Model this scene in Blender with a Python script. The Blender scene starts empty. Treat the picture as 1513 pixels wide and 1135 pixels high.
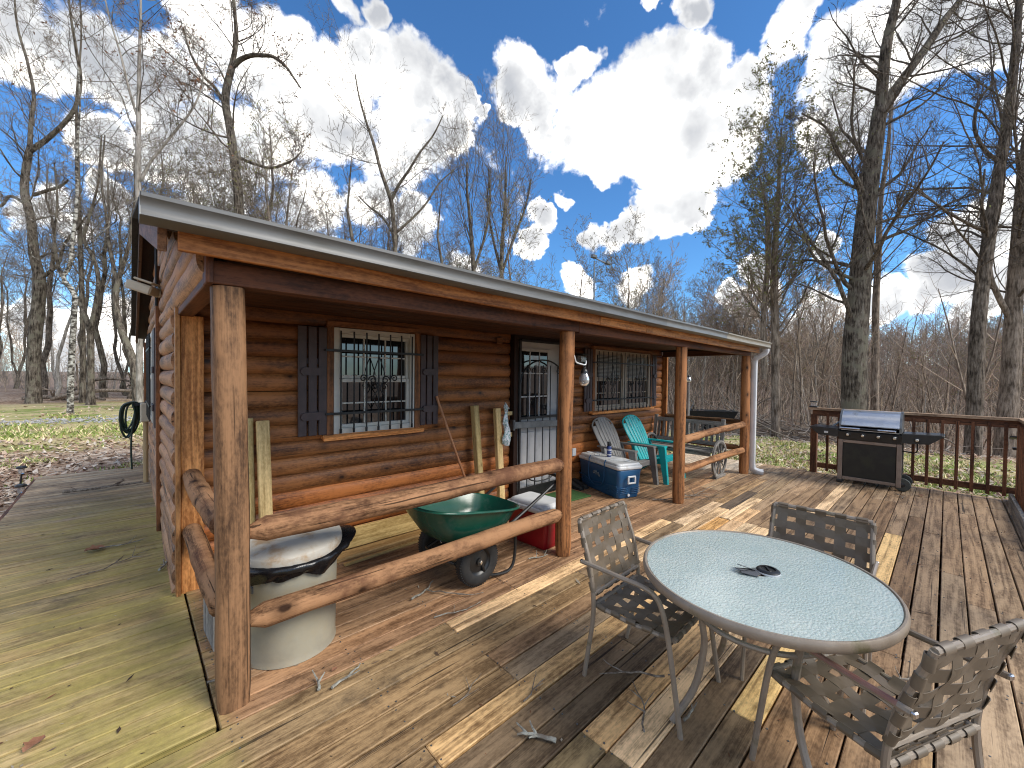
import bpy, math, random
import numpy as np
R = math.radians
rng = np.random.default_rng(7)
rnd = random.Random(11)
S = bpy.context.scene
COL = S.collection

# ------------------------------------------------------------------ camera numbers (metres, deck top = 0)
F_PX, CXP, CYP = 603.207, 756.5, 567.5
FW = np.array([0.68422179, 0.72901708, -0.01935552])
RT = np.array([0.72925941, -0.68413489, 0.01183901])
UP = np.array([0.00461094, 0.02221571, 0.99974257])
EYE = np.array([0.0, 0.0, 1.6])

def spot(px, py, depth):
    """world point seen at a photo pixel at a given depth along the view axis (used to site trees and clouds)"""
    return EYE + depth * (FW + RT * (px - CXP) / F_PX - UP * (py - CYP) / F_PX)

def smooth01(x, a, b):
    t = np.clip((x - a) / (b - a), 0, 1)
    return t * t * (3 - 2 * t)

def ground_z(x, y):
    x = np.asarray(x, float); y = np.asarray(y, float)
    d = np.hypot(x, y)
    z = -0.30 + 0 * x
    left = 1 - smooth01(x, 3, 9)
    z = z + left * (0.46 * smooth01(y, 9.5, 19) )
    z = z + 0.05 * np.sin(x * 0.9 + 1.3) * np.sin(y * 0.7) * smooth01(d, 9, 14)
    right = smooth01(x - 0.35 * y, 6, 16)
    z = z - right * 3.0 * smooth01(d, 13, 40)
    az = x / np.maximum(d, 1e-3)
    z = z + smooth01(az, 0.3, 0.75) * 9.5 * smooth01(d, 55, 165)
    return z

# ------------------------------------------------------------------ node helpers
class NT:
    def __init__(s, nt): s.nt = nt
    def n(s, typ, ins=None, out=0, **props):
        nd = s.nt.nodes.new(typ)
        for k, v in props.items(): setattr(nd, k, v)
        for k, v in (ins or {}).items():
            sk = nd.inputs[k]
            if isinstance(v, bpy.types.NodeSocket): s.nt.links.new(v, sk)
            elif v is not None: sk.default_value = v
        return nd.outputs[out]
    def m(s, op, a, b=None, c=None, clamp=False):
        nd = s.nt.nodes.new('ShaderNodeMath'); nd.operation = op; nd.use_clamp = clamp
        for i, v in enumerate((a, b, c)):
            if v is None: continue
            if isinstance(v, bpy.types.NodeSocket): s.nt.links.new(v, nd.inputs[i])
            else: nd.inputs[i].default_value = v
        return nd.outputs[0]
    def vm(s, op, a, b=None, scale=None, out=0):
        nd = s.nt.nodes.new('ShaderNodeVectorMath'); nd.operation = op
        for i, v in enumerate((a, b)):
            if v is None: continue
            if isinstance(v, bpy.types.NodeSocket): s.nt.links.new(v, nd.inputs[i])
            else: nd.inputs[i].default_value = v
        if scale is not None: nd.inputs['Scale'].default_value = scale
        return nd.outputs[out]
    def noise(s, vec, scale=5, detail=3, rough=0.55, out=0, dist=0):
        return s.n('ShaderNodeTexNoise', {'Vector': vec, 'Scale': scale, 'Detail': detail, 'Roughness': rough, 'Distortion': dist}, out)
    def ramp(s, fac, stops, interp='LINEAR'):
        nd = s.nt.nodes.new('ShaderNodeValToRGB'); cr = nd.color_ramp; cr.interpolation = interp
        while len(cr.elements) < len(stops): cr.elements.new(0.5)
        for e, (p, c) in zip(cr.elements, stops):
            e.position = p
            e.color = (c, c, c, 1) if isinstance(c, (int, float)) else (*c[:3], 1)
        s.nt.links.new(fac, nd.inputs[0]); return nd.outputs[0]
    def mix(s, fac, a, b, blend='MIX'):
        nd = s.nt.nodes.new('ShaderNodeMix'); nd.data_type = 'RGBA'; nd.blend_type = blend
        for i, v in ((0, fac), (6, a), (7, b)):
            if isinstance(v, bpy.types.NodeSocket): s.nt.links.new(v, nd.inputs[i])
            elif i == 0: nd.inputs[i].default_value = v
            else: nd.inputs[i].default_value = (*v[:3], 1)
        return nd.outputs[2]
    def sstep(s, v, a, b, c=0.0, d=1.0):
        return s.n('ShaderNodeMapRange', {0: v, 1: a, 2: b, 3: c, 4: d}, interpolation_type='SMOOTHSTEP')
    def bump(s, h, strength=0.3, dist=0.01):
        return s.n('ShaderNodeBump', {'Strength': strength, 'Distance': dist, 'Height': h})

def new_mat(name, rough=0.6, metal=0.0, color=(0.5, 0.5, 0.5), spec=0.5):
    m = bpy.data.materials.new(name); m.use_nodes = True
    b = m.node_tree.nodes['Principled BSDF']
    b.inputs['Base Color'].default_value = (*color, 1); b.inputs['Roughness'].default_value = rough
    b.inputs['Metallic'].default_value = metal; b.inputs['Specular IOR Level'].default_value = spec
    return m, NT(m.node_tree), b

def plug(g, b, **kw):
    names = {'color': 'Base Color', 'rough': 'Roughness', 'normal': 'Normal', 'metal': 'Metallic', 'alpha': 'Alpha'}
    for k, v in kw.items(): g.nt.links.new(v, b.inputs[names[k]])

def mottled(name, c1, c2, rough=0.5, metal=0.0, scale=8, bump=0.1, bdist=0.003, spec=0.5, dirt=None, dscale=3, dlo=0.5, dhi=0.7, rvar=0.15):
    """paint, plastic, rubber or metal: two close tones, grime blotches, uneven gloss and fine bump"""
    m, g, b = new_mat(name, rough, metal, c1, spec)
    co = g.n('ShaderNodeNewGeometry')
    n1 = g.noise(co, scale, 5, 0.6)
    c = g.mix(g.sstep(n1, 0.35, 0.65), c1, c2)
    if dirt:
        n2 = g.noise(co, dscale, 6, 0.65)
        c = g.mix(g.sstep(n2, dlo, dhi), c, dirt)
    n3 = g.noise(co, scale * 2.3, 4, 0.6)
    plug(g, b, color=c, rough=g.m('ADD', rough - rvar / 2, g.m('MULTIPLY', n3, rvar)),
         normal=g.bump(g.noise(co, scale * 12, 3), bump, bdist))
    return m

def wood(name, dark, light, ring=13, knots=0.0, rough=0.7, bump=0.35, crack=0.0, dirt=None, blot=0.45, spec=0.3, dirt_lo=0.5, dirt_hi=0.72, stretch=1.0, knot_col=(0.02, 0.008, 0.004), moss=False, wts=(.22, .42, .45), bsc=(2.6, 6.5)):
    """grain runs along the first component of the 'gc' attribute (metres); 'tone' multiplies the colour"""
    m, g, b = new_mat(name, rough, 0, light, spec)
    v = g.n('ShaderNodeAttribute', out=1, attribute_name='gc')
    tone = g.n('ShaderNodeAttribute', out=0, attribute_name='tone')
    def sc(x, y): return g.vm('MULTIPLY', v, (x * stretch, y, y))
    base = g.noise(sc(0.35, 5.5), 1.0, 2, 0.5)
    rings = g.m('FRACT', g.m('MULTIPLY', base, ring))
    rings = g.m('PINGPONG', g.m('MULTIPLY', base, ring), 1.0)
    fine = g.noise(sc(4.0, 170), 1.0, 3, 0.6)
    blt = g.noise(sc(*bsc), 1.0, 6, 0.68)
    spk = g.noise(sc(30, 75), 1.0, 3, 0.6)
    f = g.m('ADD', g.m('MULTIPLY', rings, wts[0]), g.m('ADD', g.m('MULTIPLY', fine, wts[1]), g.m('MULTIPLY', blt, wts[2] + blot * .3)))
    f = g.m('ADD', f, g.m('MULTIPLY', g.m('SUBTRACT', spk, .5), .5))
    f = g.m('SUBTRACT', f, 0.1)
    c = g.mix(g.sstep(f, 0.24, 0.74), dark, light)
    h = g.m('ADD', g.m('MULTIPLY', fine, 0.5), g.m('MULTIPLY', rings, 0.35))
    if knots > 0:
        vo = g.n('ShaderNodeTexVoronoi', {'Vector': g.vm('ADD', sc(5.0, 8.0), g.vm('SCALE', g.noise(sc(14, 24), 1.0, 2, out=1), scale=0.18)), 'Scale': 1.0, 'Randomness': 1.0}, 0)
        pick = g.n('ShaderNodeSeparateColor', {0: vo.node.outputs[1]})
        sel = g.sstep(pick, .60, .66)
        kn = g.m('MULTIPLY', sel, g.sstep(vo, 0.07 * knots, 0.15 * knots, .9, 0))
        halo = g.m('MULTIPLY', sel, g.sstep(vo, 0.12 * knots, 0.36 * knots, 0.5, 0))
        c = g.mix(halo, c, g.mix(0.5, dark, knot_col))
        c = g.mix(kn, c, knot_col)
    if crack > 0:
        cn = g.noise(sc(0.55, 42), 1.0, 3, 0.55)
        cr = g.sstep(cn, 0.66 - 0.06 * crack, 0.71 - 0.06 * crack, 0, 1)
        c = g.mix(g.m('MULTIPLY', cr, 0.8), c, (0.012, 0.008, 0.005))
        h = g.m('SUBTRACT', h, g.m('MULTIPLY', cr, 1.2))
    c = g.mix(1.0, c, tone, 'MULTIPLY')
    pos = g.n('ShaderNodeNewGeometry')
    if dirt:
        dn = g.noise(pos, 1.6, 7, 0.68)
        dn2 = g.noise(pos, 11, 5, 0.7)
        dm = g.sstep(g.m('ADD', g.m('MULTIPLY', dn, 0.7), g.m('MULTIPLY', dn2, 0.3)), dirt_lo, dirt_hi)
        tr_ = g.n('ShaderNodeSeparateColor', {0: tone})
        c = g.mix(g.m('MULTIPLY', dm, g.sstep(tr_, .36, .56, .85, .12) if moss else .85), c, dirt)
    if moss:
        xyz = g.n('ShaderNodeSeparateXYZ', {0: pos}); nd = xyz.node
        X, Y = nd.outputs[0], nd.outputs[1]
        area = g.m('MULTIPLY', g.sstep(X, 0.18, 0.42, 1, 0), g.sstep(Y, 8.2, 6.0, 0, 1))
        area = g.m('MULTIPLY', area, g.m('ADD', 0.45, g.m('MULTIPLY', 0.55, g.sstep(g.m('ADD', X, g.m('MULTIPLY', g.noise(pos, 1.1, 3), 0.7)), -0.55, 0.15))))
        mn = g.noise(g.vm('MULTIPLY', pos, (0.7, 1.6, 1)), 2.6, 6, 0.7)
        mk = g.m('MULTIPLY', area, g.sstep(mn, 0.30, 0.62))
        gcol = g.mix(g.noise(pos, 23, 4, 0.7), (0.15, 0.125, 0.04), (0.56, 0.465, 0.125))
        c = g.mix(g.m('MULTIPLY', mk, 0.8), c, gcol)
        dk = g.m('MULTIPLY', g.sstep(X, 0.1, 0.3, 1, 0), g.sstep(g.noise(pos, 0.9, 5, 0.6), 0.42, 0.62))
        c = g.mix(g.m('MULTIPLY', dk, 0.30), c, (0.06, 0.05, 0.036))
    plug(g, b, color=c, normal=g.bump(h, bump, 0.004),
         rough=g.m('ADD', rough - 0.12, g.m('MULTIPLY', blt, 0.25)))
    return m

# ------------------------------------------------------------------ mesh builder
def rot_z(a):
    c, s = math.cos(a), math.sin(a); return np.array([[c, -s, 0], [s, c, 0], [0, 0, 1.0]])
def rot_x(a):
    c, s = math.cos(a), math.sin(a); return np.array([[1.0, 0, 0], [0, c, -s], [0, s, c]])
def rot_y(a):
    c, s = math.cos(a), math.sin(a); return np.array([[c, 0, s], [0, 1.0, 0], [-s, 0, c]])

_BV, _BF = [], []
def _chamfer_topology():
    idx = {}
    for sx in (-1, 1):
        for sy in (-1, 1):
            for sz in (-1, 1):
                for a in range(3):
                    idx[(sx, sy, sz, a)] = len(_BV); _BV.append((sx, sy, sz, a))
    for a in range(3):
        b, c = [i for i in range(3) if i != a]
        for s in (-1, 1):
            q = []
            for sb, sc in ((-1, -1), (1, -1), (1, 1), (-1, 1)):
                k = [0, 0, 0]; k[a] = s; k[b] = sb; k[c] = sc; q.append(idx[(*k, a)])
            _BF.append(q)
        for sb in (-1, 1):
            for sc in (-1, 1):
                k1 = [0, 0, 0]; k1[b] = sb; k1[c] = sc; k2 = list(k1); k1[a] = -1; k2[a] = 1
                _BF.append([idx[(*k1, b)], idx[(*k1, c)], idx[(*k2, c)], idx[(*k2, b)]])
    for sx in (-1, 1):
        for sy in (-1, 1):
            for sz in (-1, 1):
                _BF.append([idx[(sx, sy, sz, a)] for a in range(3)])
    P = np.array([[k[0] * (1 if k[3] == 0 else .8), k[1] * (1 if k[3] == 1 else .8), k[2] * (1 if k[3] == 2 else .8)] for k in _BV])
    for f in _BF:
        n = np.cross(P[f[1]] - P[f[0]], P[f[2]] - P[f[0]])
        if n @ P[f].mean(0) < 0: f.reverse()
_chamfer_topology()
_BS = np.array([v[:3] for v in _BV], float); _BA = np.array([v[3] for v in _BV])

class MB:
    def __init__(s): s.v = []; s.f = []; s.t = []; s.g = []; s.mi = []; s.n = 0
    def add(s, v, faces, tone=(1, 1, 1), gc=None, mi=0):
        v = np.asarray(v, float)
        if gc is None: gc = v + rng.uniform(-50, 50, 3)
        t = np.asarray(tone, float)
        if t.ndim == 1: t = np.tile(t, (len(v), 1))
        s.v.append(v); s.g.append(np.asarray(gc, float)); s.t.append(t)
        s.f += [tuple(i + s.n for i in f) for f in faces]; s.mi += [mi] * len(faces)
        s.n += len(v); return s
    def box(s, c, size, rot=None, bev=0.004, grain=0, tone=(1, 1, 1), mi=0, shear=None):
        h = np.asarray(size, float) / 2; bev = min(bev, h.min() * 0.6)
        L = _BS * h
        for a in range(3):
            msk = _BA != a
            L[msk, a] -= _BS[msk, a] * bev
        if shear is not None: L = shear(L)
        o = [grain] + [i for i in range(3) if i != grain]
        gc = L[:, o] + rng.uniform(-50, 50, 3)
        W = L if rot is None else L @ np.asarray(rot).T
        return s.add(W + np.asarray(c, float), _BF, tone, gc, mi)
    def bar(s, p, q, w, h, bev=0.003, up=(0, 0, 1), tone=(1, 1, 1), mi=0):
        """box from p to q, w across, h along up"""
        p = np.asarray(p, float); q = np.asarray(q, float); d = q - p; L = np.linalg.norm(d); d /= L
        u = np.asarray(up, float); sd = np.cross(u, d); sd /= np.linalg.norm(sd); u = np.cross(d, sd)
        return s.box((p + q) / 2, (L, w, h), np.stack([d, sd, u], 1), bev, 0, tone, mi)
    def tube(s, pts, r, sides=10, caps=True, tone=(1, 1, 1), mi=0, wob=0.0, closed=False, prof=None):
        P = np.asarray(pts, float); n = len(P)
        r = np.broadcast_to(np.asarray(r, float), (n,))
        T = np.gradient(P, axis=0) if not closed else np.roll(P, -1, 0) - np.roll(P, 1, 0)
        T /= np.linalg.norm(T, axis=1)[:, None] + 1e-12
        ref = np.array([0, 0, 1.0]) if abs(T[0][2]) < 0.9 else np.array([1.0, 0, 0])
        U = []; u = np.cross(ref, T[0]); u /= np.linalg.norm(u)
        for i in range(n):
            u = u - T[i] * (u @ T[i]); u /= np.linalg.norm(u) + 1e-12; U.append(u)
        U = np.array(U); W = np.cross(T, U)
        a = np.arange(sides) / sides * 2 * np.pi
        if prof is None: ca, sa = np.cos(a), np.sin(a)
        else: ca, sa = np.asarray(prof)[:, 0], np.asarray(prof)[:, 1]
        rr = r[:, None] * np.ones(sides)
        if wob:
            ph = rng.uniform(0, 6.28, 6)
            arc = np.concatenate([[0], np.cumsum(np.linalg.norm(np.diff(P, axis=0), axis=1))])
            for k in range(3):
                rr = rr * (1 + wob * (np.sin(arc[:, None] * (4 + 5 * k) + ph[k]) * np.cos((k + 1) * a[None] + ph[k + 3])))
        V = P[:, None] + rr[..., None] * (ca[None, :, None] * U[:, None] + sa[None, :, None] * W[:, None])
        arc = np.concatenate([[0], np.cumsum(np.linalg.norm(np.diff(P, axis=0), axis=1))])
        G = np.stack([np.broadcast_to(arc[:, None], rr.shape), rr * ca, rr * sa], -1).reshape(-1, 3) + rng.uniform(-50, 50, 3)
        F = []
        m = n if closed else n - 1
        for i in range(m):
            i2 = (i + 1) % n
            for j in range(sides):
                j2 = (j + 1) % sides
                F.append((i * sides + j, i * sides + j2, i2 * sides + j2, i2 * sides + j))
        if caps and not closed:
            F.append(tuple(range(sides))[::-1]); F.append(tuple((n - 1) * sides + j for j in range(sides)))
        return s.add(V.reshape(-1, 3), F, tone, G, mi)
    def lathe(s, prof, segs=24, c=(0, 0, 0), rot=None, tone=(1, 1, 1), mi=0, cap0=True, cap1=True, warp=None):
        prof = np.asarray(prof, float); n = len(prof); a = np.arange(segs) / segs * 2 * np.pi
        V = np.stack([prof[:, 0, None] * np.cos(a), prof[:, 0, None] * np.sin(a), np.broadcast_to(prof[:, 1, None], (n, segs))], -1).reshape(-1, 3)
        if warp: V = warp(V)
        if rot is not None: V = V @ np.asarray(rot).T
        F = [(i * segs + j, i * segs + (j + 1) % segs, (i + 1) * segs + (j + 1) % segs, (i + 1) * segs + j) for i in range(n - 1) for j in range(segs)]
        if cap0: F.append(tuple(range(segs))[::-1])
        if cap1: F.append(tuple((n - 1) * segs + j for j in range(segs)))
        return s.add(V + np.asarray(c, float), F, tone, None, mi)
    def prism(s, poly, axis, a, b, tone=(1, 1, 1), mi=0, grain=None):
        """extrude a 2-D outline (the two axes other than axis, in order) from a to b"""
        poly = np.asarray(poly, float); n = len(poly); o = [i for i in range(3) if i != axis]
        V = np.zeros((2 * n, 3)); V[:n, o] = poly; V[n:, o] = poly; V[:n, axis] = a; V[n:, axis] = b
        F = [(j, (j + 1) % n, n + (j + 1) % n, n + j) for j in range(n)] + [tuple(range(n))[::-1], tuple(range(n, 2 * n))]
        x, y = poly[:, 0], poly[:, 1]
        area = np.sum(x * np.roll(y, -1) - y * np.roll(x, -1)) * (b - a) * (1 if axis != 1 else -1)
        if area < 0: F = [f[::-1] for f in F]
        gr = axis if grain is None else grain
        gc = V[:, [gr] + [i for i in range(3) if i != gr]] + rng.uniform(-50, 50, 3)
        return s.add(V, F, tone, gc, mi)
    def grid(s, P, tone=(1, 1, 1), mi=0, gc=None, flip=False, wrap=False):
        P = np.asarray(P, float); n, m = P.shape[:2]
        F = []
        for i in range(n - 1):
            for j in range(m if wrap else m - 1):
                j2 = (j + 1) % m
                q = (i * m + j, i * m + j2, (i + 1) * m + j2, (i + 1) * m + j); F.append(q[::-1] if flip else q)
        return s.add(P.reshape(-1, 3), F, tone, None if gc is None else gc.reshape(-1, 3), mi)
    def ribbon(s, pts, side, w, th, tone=(1, 1, 1), mi=0):
        """flat strap of width w and thickness th along pts; side = width direction"""
        P = np.asarray(pts, float); n = len(P); sd = np.broadcast_to(np.asarray(side, float), P.shape)
        T = np.gradient(P, axis=0); N = np.cross(T, sd); N /= np.linalg.norm(N, axis=1)[:, None] + 1e-12
        c = [P - sd * w / 2 - N * th / 2, P + sd * w / 2 - N * th / 2, P + sd * w / 2 + N * th / 2, P - sd * w / 2 + N * th / 2]
        V = np.stack(c, 1).reshape(-1, 3); F = []
        for i in range(n - 1):
            for j in range(4): F.append((i * 4 + j, i * 4 + (j + 1) % 4, i * 4 + 4 + (j + 1) % 4, i * 4 + 4 + j))
        F += [(3, 2, 1, 0), tuple((n - 1) * 4 + j for j in range(4))]
        return s.add(V, F, tone, None, mi)
    def build(s, name, mats, parent=None, local=False, smooth=35, kind=None, label=None):
        V = np.concatenate(s.v)
        if parent is not None and not local:
            r = parent
            while r.parent is not None: r = r.parent
            V = V - np.array(r.location)
        me = bpy.data.meshes.new(name); me.from_pydata(V.tolist(), [], s.f)
        for m in (mats if isinstance(mats, (list, tuple)) else [mats]): me.materials.append(m)
        me.polygons.foreach_set('material_index', s.mi)
        t = np.concatenate(s.t); t = np.concatenate([t, np.ones((len(t), 1))], 1)
        me.attributes.new('tone', 'FLOAT_COLOR', 'POINT').data.foreach_set('color', t.astype(np.float32).ravel())
        me.attributes.new('gc', 'FLOAT_VECTOR', 'POINT').data.foreach_set('vector', np.concatenate(s.g).astype(np.float32).ravel())
        me.polygons.foreach_set('use_smooth', [bool(smooth)] * len(me.polygons))
        me.update()
        if smooth: me.set_sharp_from_angle(angle=R(smooth))
        o = bpy.data.objects.new(name, me); COL.objects.link(o)
        if parent is not None: o.parent = parent
        if kind: o['kind'] = kind
        if label: o['label'] = label
        return o

def thing(name, label, cat, loc=(0, 0, 0), rotz=0.0, group=None):
    o = bpy.data.objects.new(name, None); COL.objects.link(o)
    o.location = loc; o.rotation_euler = (0, 0, rotz); o.empty_display_size = 0.1
    o['label'] = label; o['category'] = cat
    if group: o['group'] = group
    return o

def tag(o, label, cat, group=None):
    o['label'] = label; o['category'] = cat
    if group: o['group'] = group
    return o

def dup(root, loc, rotz, label, group=None, scale=None):
    r = root.copy(); COL.objects.link(r); r.location = loc; r.rotation_euler = (0, 0, rotz); r['label'] = label
    if group: r['group'] = group
    if scale: r.scale = (scale,) * 3
    for ch in list(root.children):
        c = ch.copy(); COL.objects.link(c); c.parent = r
        for gch in list(ch.children):
            d = gch.copy(); COL.objects.link(d); d.parent = c
    return r

def arc(c, r, a0, a1, n, e1, e2):
    a = np.linspace(a0, a1, n)[:, None]; e1 = np.asarray(e1, float); e2 = np.asarray(e2, float)
    return np.asarray(c, float) + r * (np.cos(a) * e1 + np.sin(a) * e2)

def curve(ctrl, n=24):
    """Catmull-Rom through control points"""
    P = np.asarray(ctrl, float); P = np.vstack([2 * P[0] - P[1], P, 2 * P[-1] - P[-2]])
    out = []; m = len(P) - 3
    for t in np.linspace(0, m, n):
        i = min(int(t), m - 1); u = t - i; a, b, c, d = P[i:i + 4]
        out.append(0.5 * ((2 * b) + (c - a) * u + (2 * a - 5 * b + 4 * c - d) * u * u + (-a + 3 * b - 3 * c + d) * u ** 3))
    return np.array(out)

def tone_of(base, var, warm=0.0):
    k = 1 + rng.uniform(-var, var); w = rng.uniform(-warm, warm)
    return (base[0] * k * (1 + w), base[1] * k, base[2] * k * (1 - w))
# ------------------------------------------------------------------ materials
M = {}
M['deck'] = wood('deck_boards', (0.36, 0.275, 0.195), (1.38, 1.22, 0.99), ring=16, rough=0.66, bump=0.5, crack=0.25, blot=0.55, bsc=(3.2, 8), dirt=(0.055, 0.038, 0.025), dirt_lo=0.52, dirt_hi=0.70, moss=True, spec=0.35)
M['siding'] = wood('stained_log_siding', (0.052, 0.017, 0.006), (0.36, 0.138, 0.042), ring=9, knots=1.1, rough=0.52, bump=0.3, crack=0.25, blot=0.6, spec=0.35, dirt=(0.08, 0.026, 0.01), dirt_lo=0.56, dirt_hi=0.78)
M['gable'] = wood('weathered_log_siding', (0.12, 0.062, 0.032), (0.48, 0.26, 0.135), ring=9, knots=0.8, rough=0.65, bump=0.35, crack=0.5, blot=0.6)
M['post'] = wood('peeled_log_post', (0.06, 0.025, 0.010), (0.34, 0.162, 0.068), ring=14, knots=1.1, rough=0.62, bump=0.8, crack=0.9, blot=0.8, bsc=(3, 22), wts=(.32, .42, .45))
M['rail'] = wood('peeled_log_rail', (0.045, 0.020, 0.009), (0.36, 0.195, 0.10), ring=9, knots=1.4, spec=.15, rough=0.82, bump=0.9, crack=0.8, blot=0.9, bsc=(6, 22), wts=(.34, .36, .45), dirt=(0.10, 0.042, 0.024), dirt_lo=0.47, dirt_hi=0.66)
M['old_post'] = wood('squared_old_post', (0.055, 0.027, 0.013), (0.275, 0.145, 0.07), ring=14, knots=0.8, rough=0.7, bump=0.7, crack=0.9, blot=0.7, bsc=(3, 16))
M['fascia'] = wood('cedar_fascia', (0.20, 0.072, 0.020), (0.62, 0.29, 0.105), ring=22, knots=0.8, rough=0.55, bump=0.2, blot=0.35)
M['trim'] = wood('brown_trim', (0.07, 0.028, 0.011), (0.30, 0.12, 0.045), ring=13, knots=0.9, rough=0.6, bump=0.3, crack=0.4)
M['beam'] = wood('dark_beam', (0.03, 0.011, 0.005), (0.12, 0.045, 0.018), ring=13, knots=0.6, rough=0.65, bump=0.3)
M['lumber'] = wood('treated_lumber', (0.30, 0.20, 0.075), (0.66, 0.50, 0.25), ring=16, knots=0.6, rough=0.65, bump=0.15, knot_col=(0.15, 0.07, 0.02))
M['grey_wood'] = wood('weathered_grey_wood', (0.09, 0.082, 0.074), (0.36, 0.335, 0.30), ring=12, rough=0.8, bump=0.45, crack=0.7)
M['rail_wood'] = wood('stained_railing_wood', (0.04, 0.017, 0.009), (0.20, 0.085, 0.042), ring=13, rough=0.65, bump=0.3, crack=0.5)
M['rail_cap'] = wood('worn_railing_cap', (0.16, 0.095, 0.055), (0.47, 0.32, 0.20), ring=13, rough=0.7, bump=0.4, crack=0.7)
M['handle_wood'] = wood('smooth_handle', (0.30, 0.12, 0.05), (0.52, 0.25, 0.12), ring=8, rough=0.45, bump=0.1)
M['gutter'] = mottled('gutter_aluminium', (0.30, 0.30, 0.29), (0.37, 0.37, 0.355), 0.42, 0.15, 3.5, 0.1, dirt=(0.22, 0.21, 0.185), dlo=0.52, dhi=0.75)
m, g, b = new_mat('gutter_paint', 0.4, 0.1)
_t = g.n('ShaderNodeAttribute', out=0, attribute_name='tone'); _p = g.n('ShaderNodeNewGeometry')
_c = g.mix(g.sstep(g.noise(g.vm('MULTIPLY', _p, (1, 1, 6)), 4, 6, 0.65), 0.42, 0.75), _t, g.mix(1.0, _t, (0.68, 0.66, 0.6), 'MULTIPLY'))
plug(g, b, color=_c, normal=g.bump(g.noise(_p, 30, 3), 0.05, 0.003)); M['gutter'] = m
M['shingle'] = mottled('asphalt_shingle', (0.02, 0.019, 0.018), (0.045, 0.042, 0.04), 0.9, 0, 60, 0.5, 0.004)
M['shutter'] = mottled('shutter_paint', (0.048, 0.030, 0.030), (0.066, 0.042, 0.042), 0.55, 0, 9, 0.2, dirt=(0.03, 0.022, 0.022))
M['white_frame'] = mottled('white_vinyl', (0.62, 0.60, 0.54), (0.55, 0.53, 0.47), 0.45, 0, 7, 0.05, dirt=(0.40, 0.36, 0.29), dlo=0.55, dhi=0.8)
M['tan_frame'] = mottled('tan_vinyl', (0.40, 0.32, 0.24), (0.34, 0.27, 0.20), 0.5, 0, 7, 0.05)
M['iron'] = mottled('black_iron', (0.010, 0.010, 0.011), (0.022, 0.021, 0.021), 0.42, 0.3, 20, 0.15, dirt=(0.04, 0.022, 0.014), dlo=0.66, dhi=0.8)
M['door_white'] = mottled('grey_white_door', (0.46, 0.455, 0.45), (0.40, 0.40, 0.395), 0.4, 0, 4, 0.05, dirt=(0.30, 0.285, 0.26), dlo=0.5, dhi=0.75)
M['galv_dark'] = mottled('dark_galvanised', (0.13, 0.14, 0.145), (0.20, 0.21, 0.215), 0.42, 0.65, 9, 0.1, dirt=(0.08, 0.075, 0.07))
M['galv'] = mottled('galvanised_can', (0.37, 0.345, 0.265), (0.30, 0.285, 0.225), 0.46, 0.12, 5, 0.12, dirt=(0.37, 0.33, 0.235), dscale=4, dlo=0.42, dhi=0.66, rvar=0.3)
M['lid'] = mottled('weathered_lid', (0.52, 0.49, 0.42), (0.45, 0.42, 0.36), 0.6, 0.05, 6, 0.12, dirt=(0.36, 0.25, 0.15), dscale=8, dlo=0.46, dhi=0.68, rvar=0.3)
M['bag'] = mottled('black_bin_bag', (0.005, 0.005, 0.006), (0.009, 0.009, 0.010), 0.26, 0, 18, 0.15, 0.006)
M['green'] = mottled('green_enamel', (0.008, 0.070, 0.045), (0.013, 0.085, 0.055), 0.22, 0, 5, 0.06, dirt=(0.045, 0.10, 0.075), dscale=7, dlo=0.52, dhi=0.72, rvar=0.2)
M['rubber'] = mottled('black_rubber', (0.011, 0.011, 0.011), (0.020, 0.019, 0.018), 0.7, 0, 20, 0.25, dirt=(0.05, 0.042, 0.032), dscale=6, dlo=0.58, dhi=0.8)
M['black'] = mottled('black_steel', (0.010, 0.010, 0.010), (0.018, 0.018, 0.018), 0.36, 0.0, 12, 0.1, dirt=(0.035, 0.032, 0.027), dlo=0.58, dhi=0.8)
M['black_panel'] = mottled('grill_black_panel', (0.005, 0.006, 0.005), (0.010, 0.011, 0.009), 0.5, 0.0, 8, 0.1, dirt=(0.016, 0.018, 0.010), dscale=4, dlo=0.5, dhi=0.7)
M['dull_rubber'] = mottled('grey_green_plastic', (0.045, 0.052, 0.045), (0.065, 0.07, 0.06), 0.6, 0, 12, 0.1)
M['steel'] = mottled('stainless_steel', (0.66, 0.66, 0.66), (0.58, 0.58, 0.58), 0.34, 1.0, 5, 0.06, dirt=(0.42, 0.39, 0.34), dscale=9, dlo=0.58, dhi=0.72, rvar=0.25)
M['chrome'] = mottled('worn_chrome', (0.62, 0.62, 0.61), (0.5, 0.5, 0.49), 0.2, 1.0, 20, 0.05)
M['taupe_wood'] = mottled('grill_frame_taupe', (0.22, 0.165, 0.13), (0.30, 0.23, 0.18), 0.55, 0.0, 6, 0.1, dirt=(0.16, 0.12, 0.09))
M['red'] = mottled('red_plastic', (0.30, 0.005, 0.012), (0.24, 0.004, 0.010), 0.32, 0, 5, 0.06, dirt=(0.16, 0.01, 0.012), dlo=0.55, dhi=0.8)
M['white_plastic'] = mottled('white_plastic', (0.66, 0.67, 0.67), (0.60, 0.61, 0.60), 0.4, 0, 6, 0.06, dirt=(0.42, 0.40, 0.34), dscale=9, dlo=0.58, dhi=0.74)
M['blue'] = mottled('blue_plastic', (0.013, 0.088, 0.205), (0.010, 0.072, 0.17), 0.4, 0, 5, 0.06, dirt=(0.035, 0.075, 0.125), dlo=0.5, dhi=0.75)
M['blue_logo'] = mottled('silver_logo', (0.20, 0.24, 0.27), (0.13, 0.18, 0.22), 0.4, 0, 20)
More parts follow.
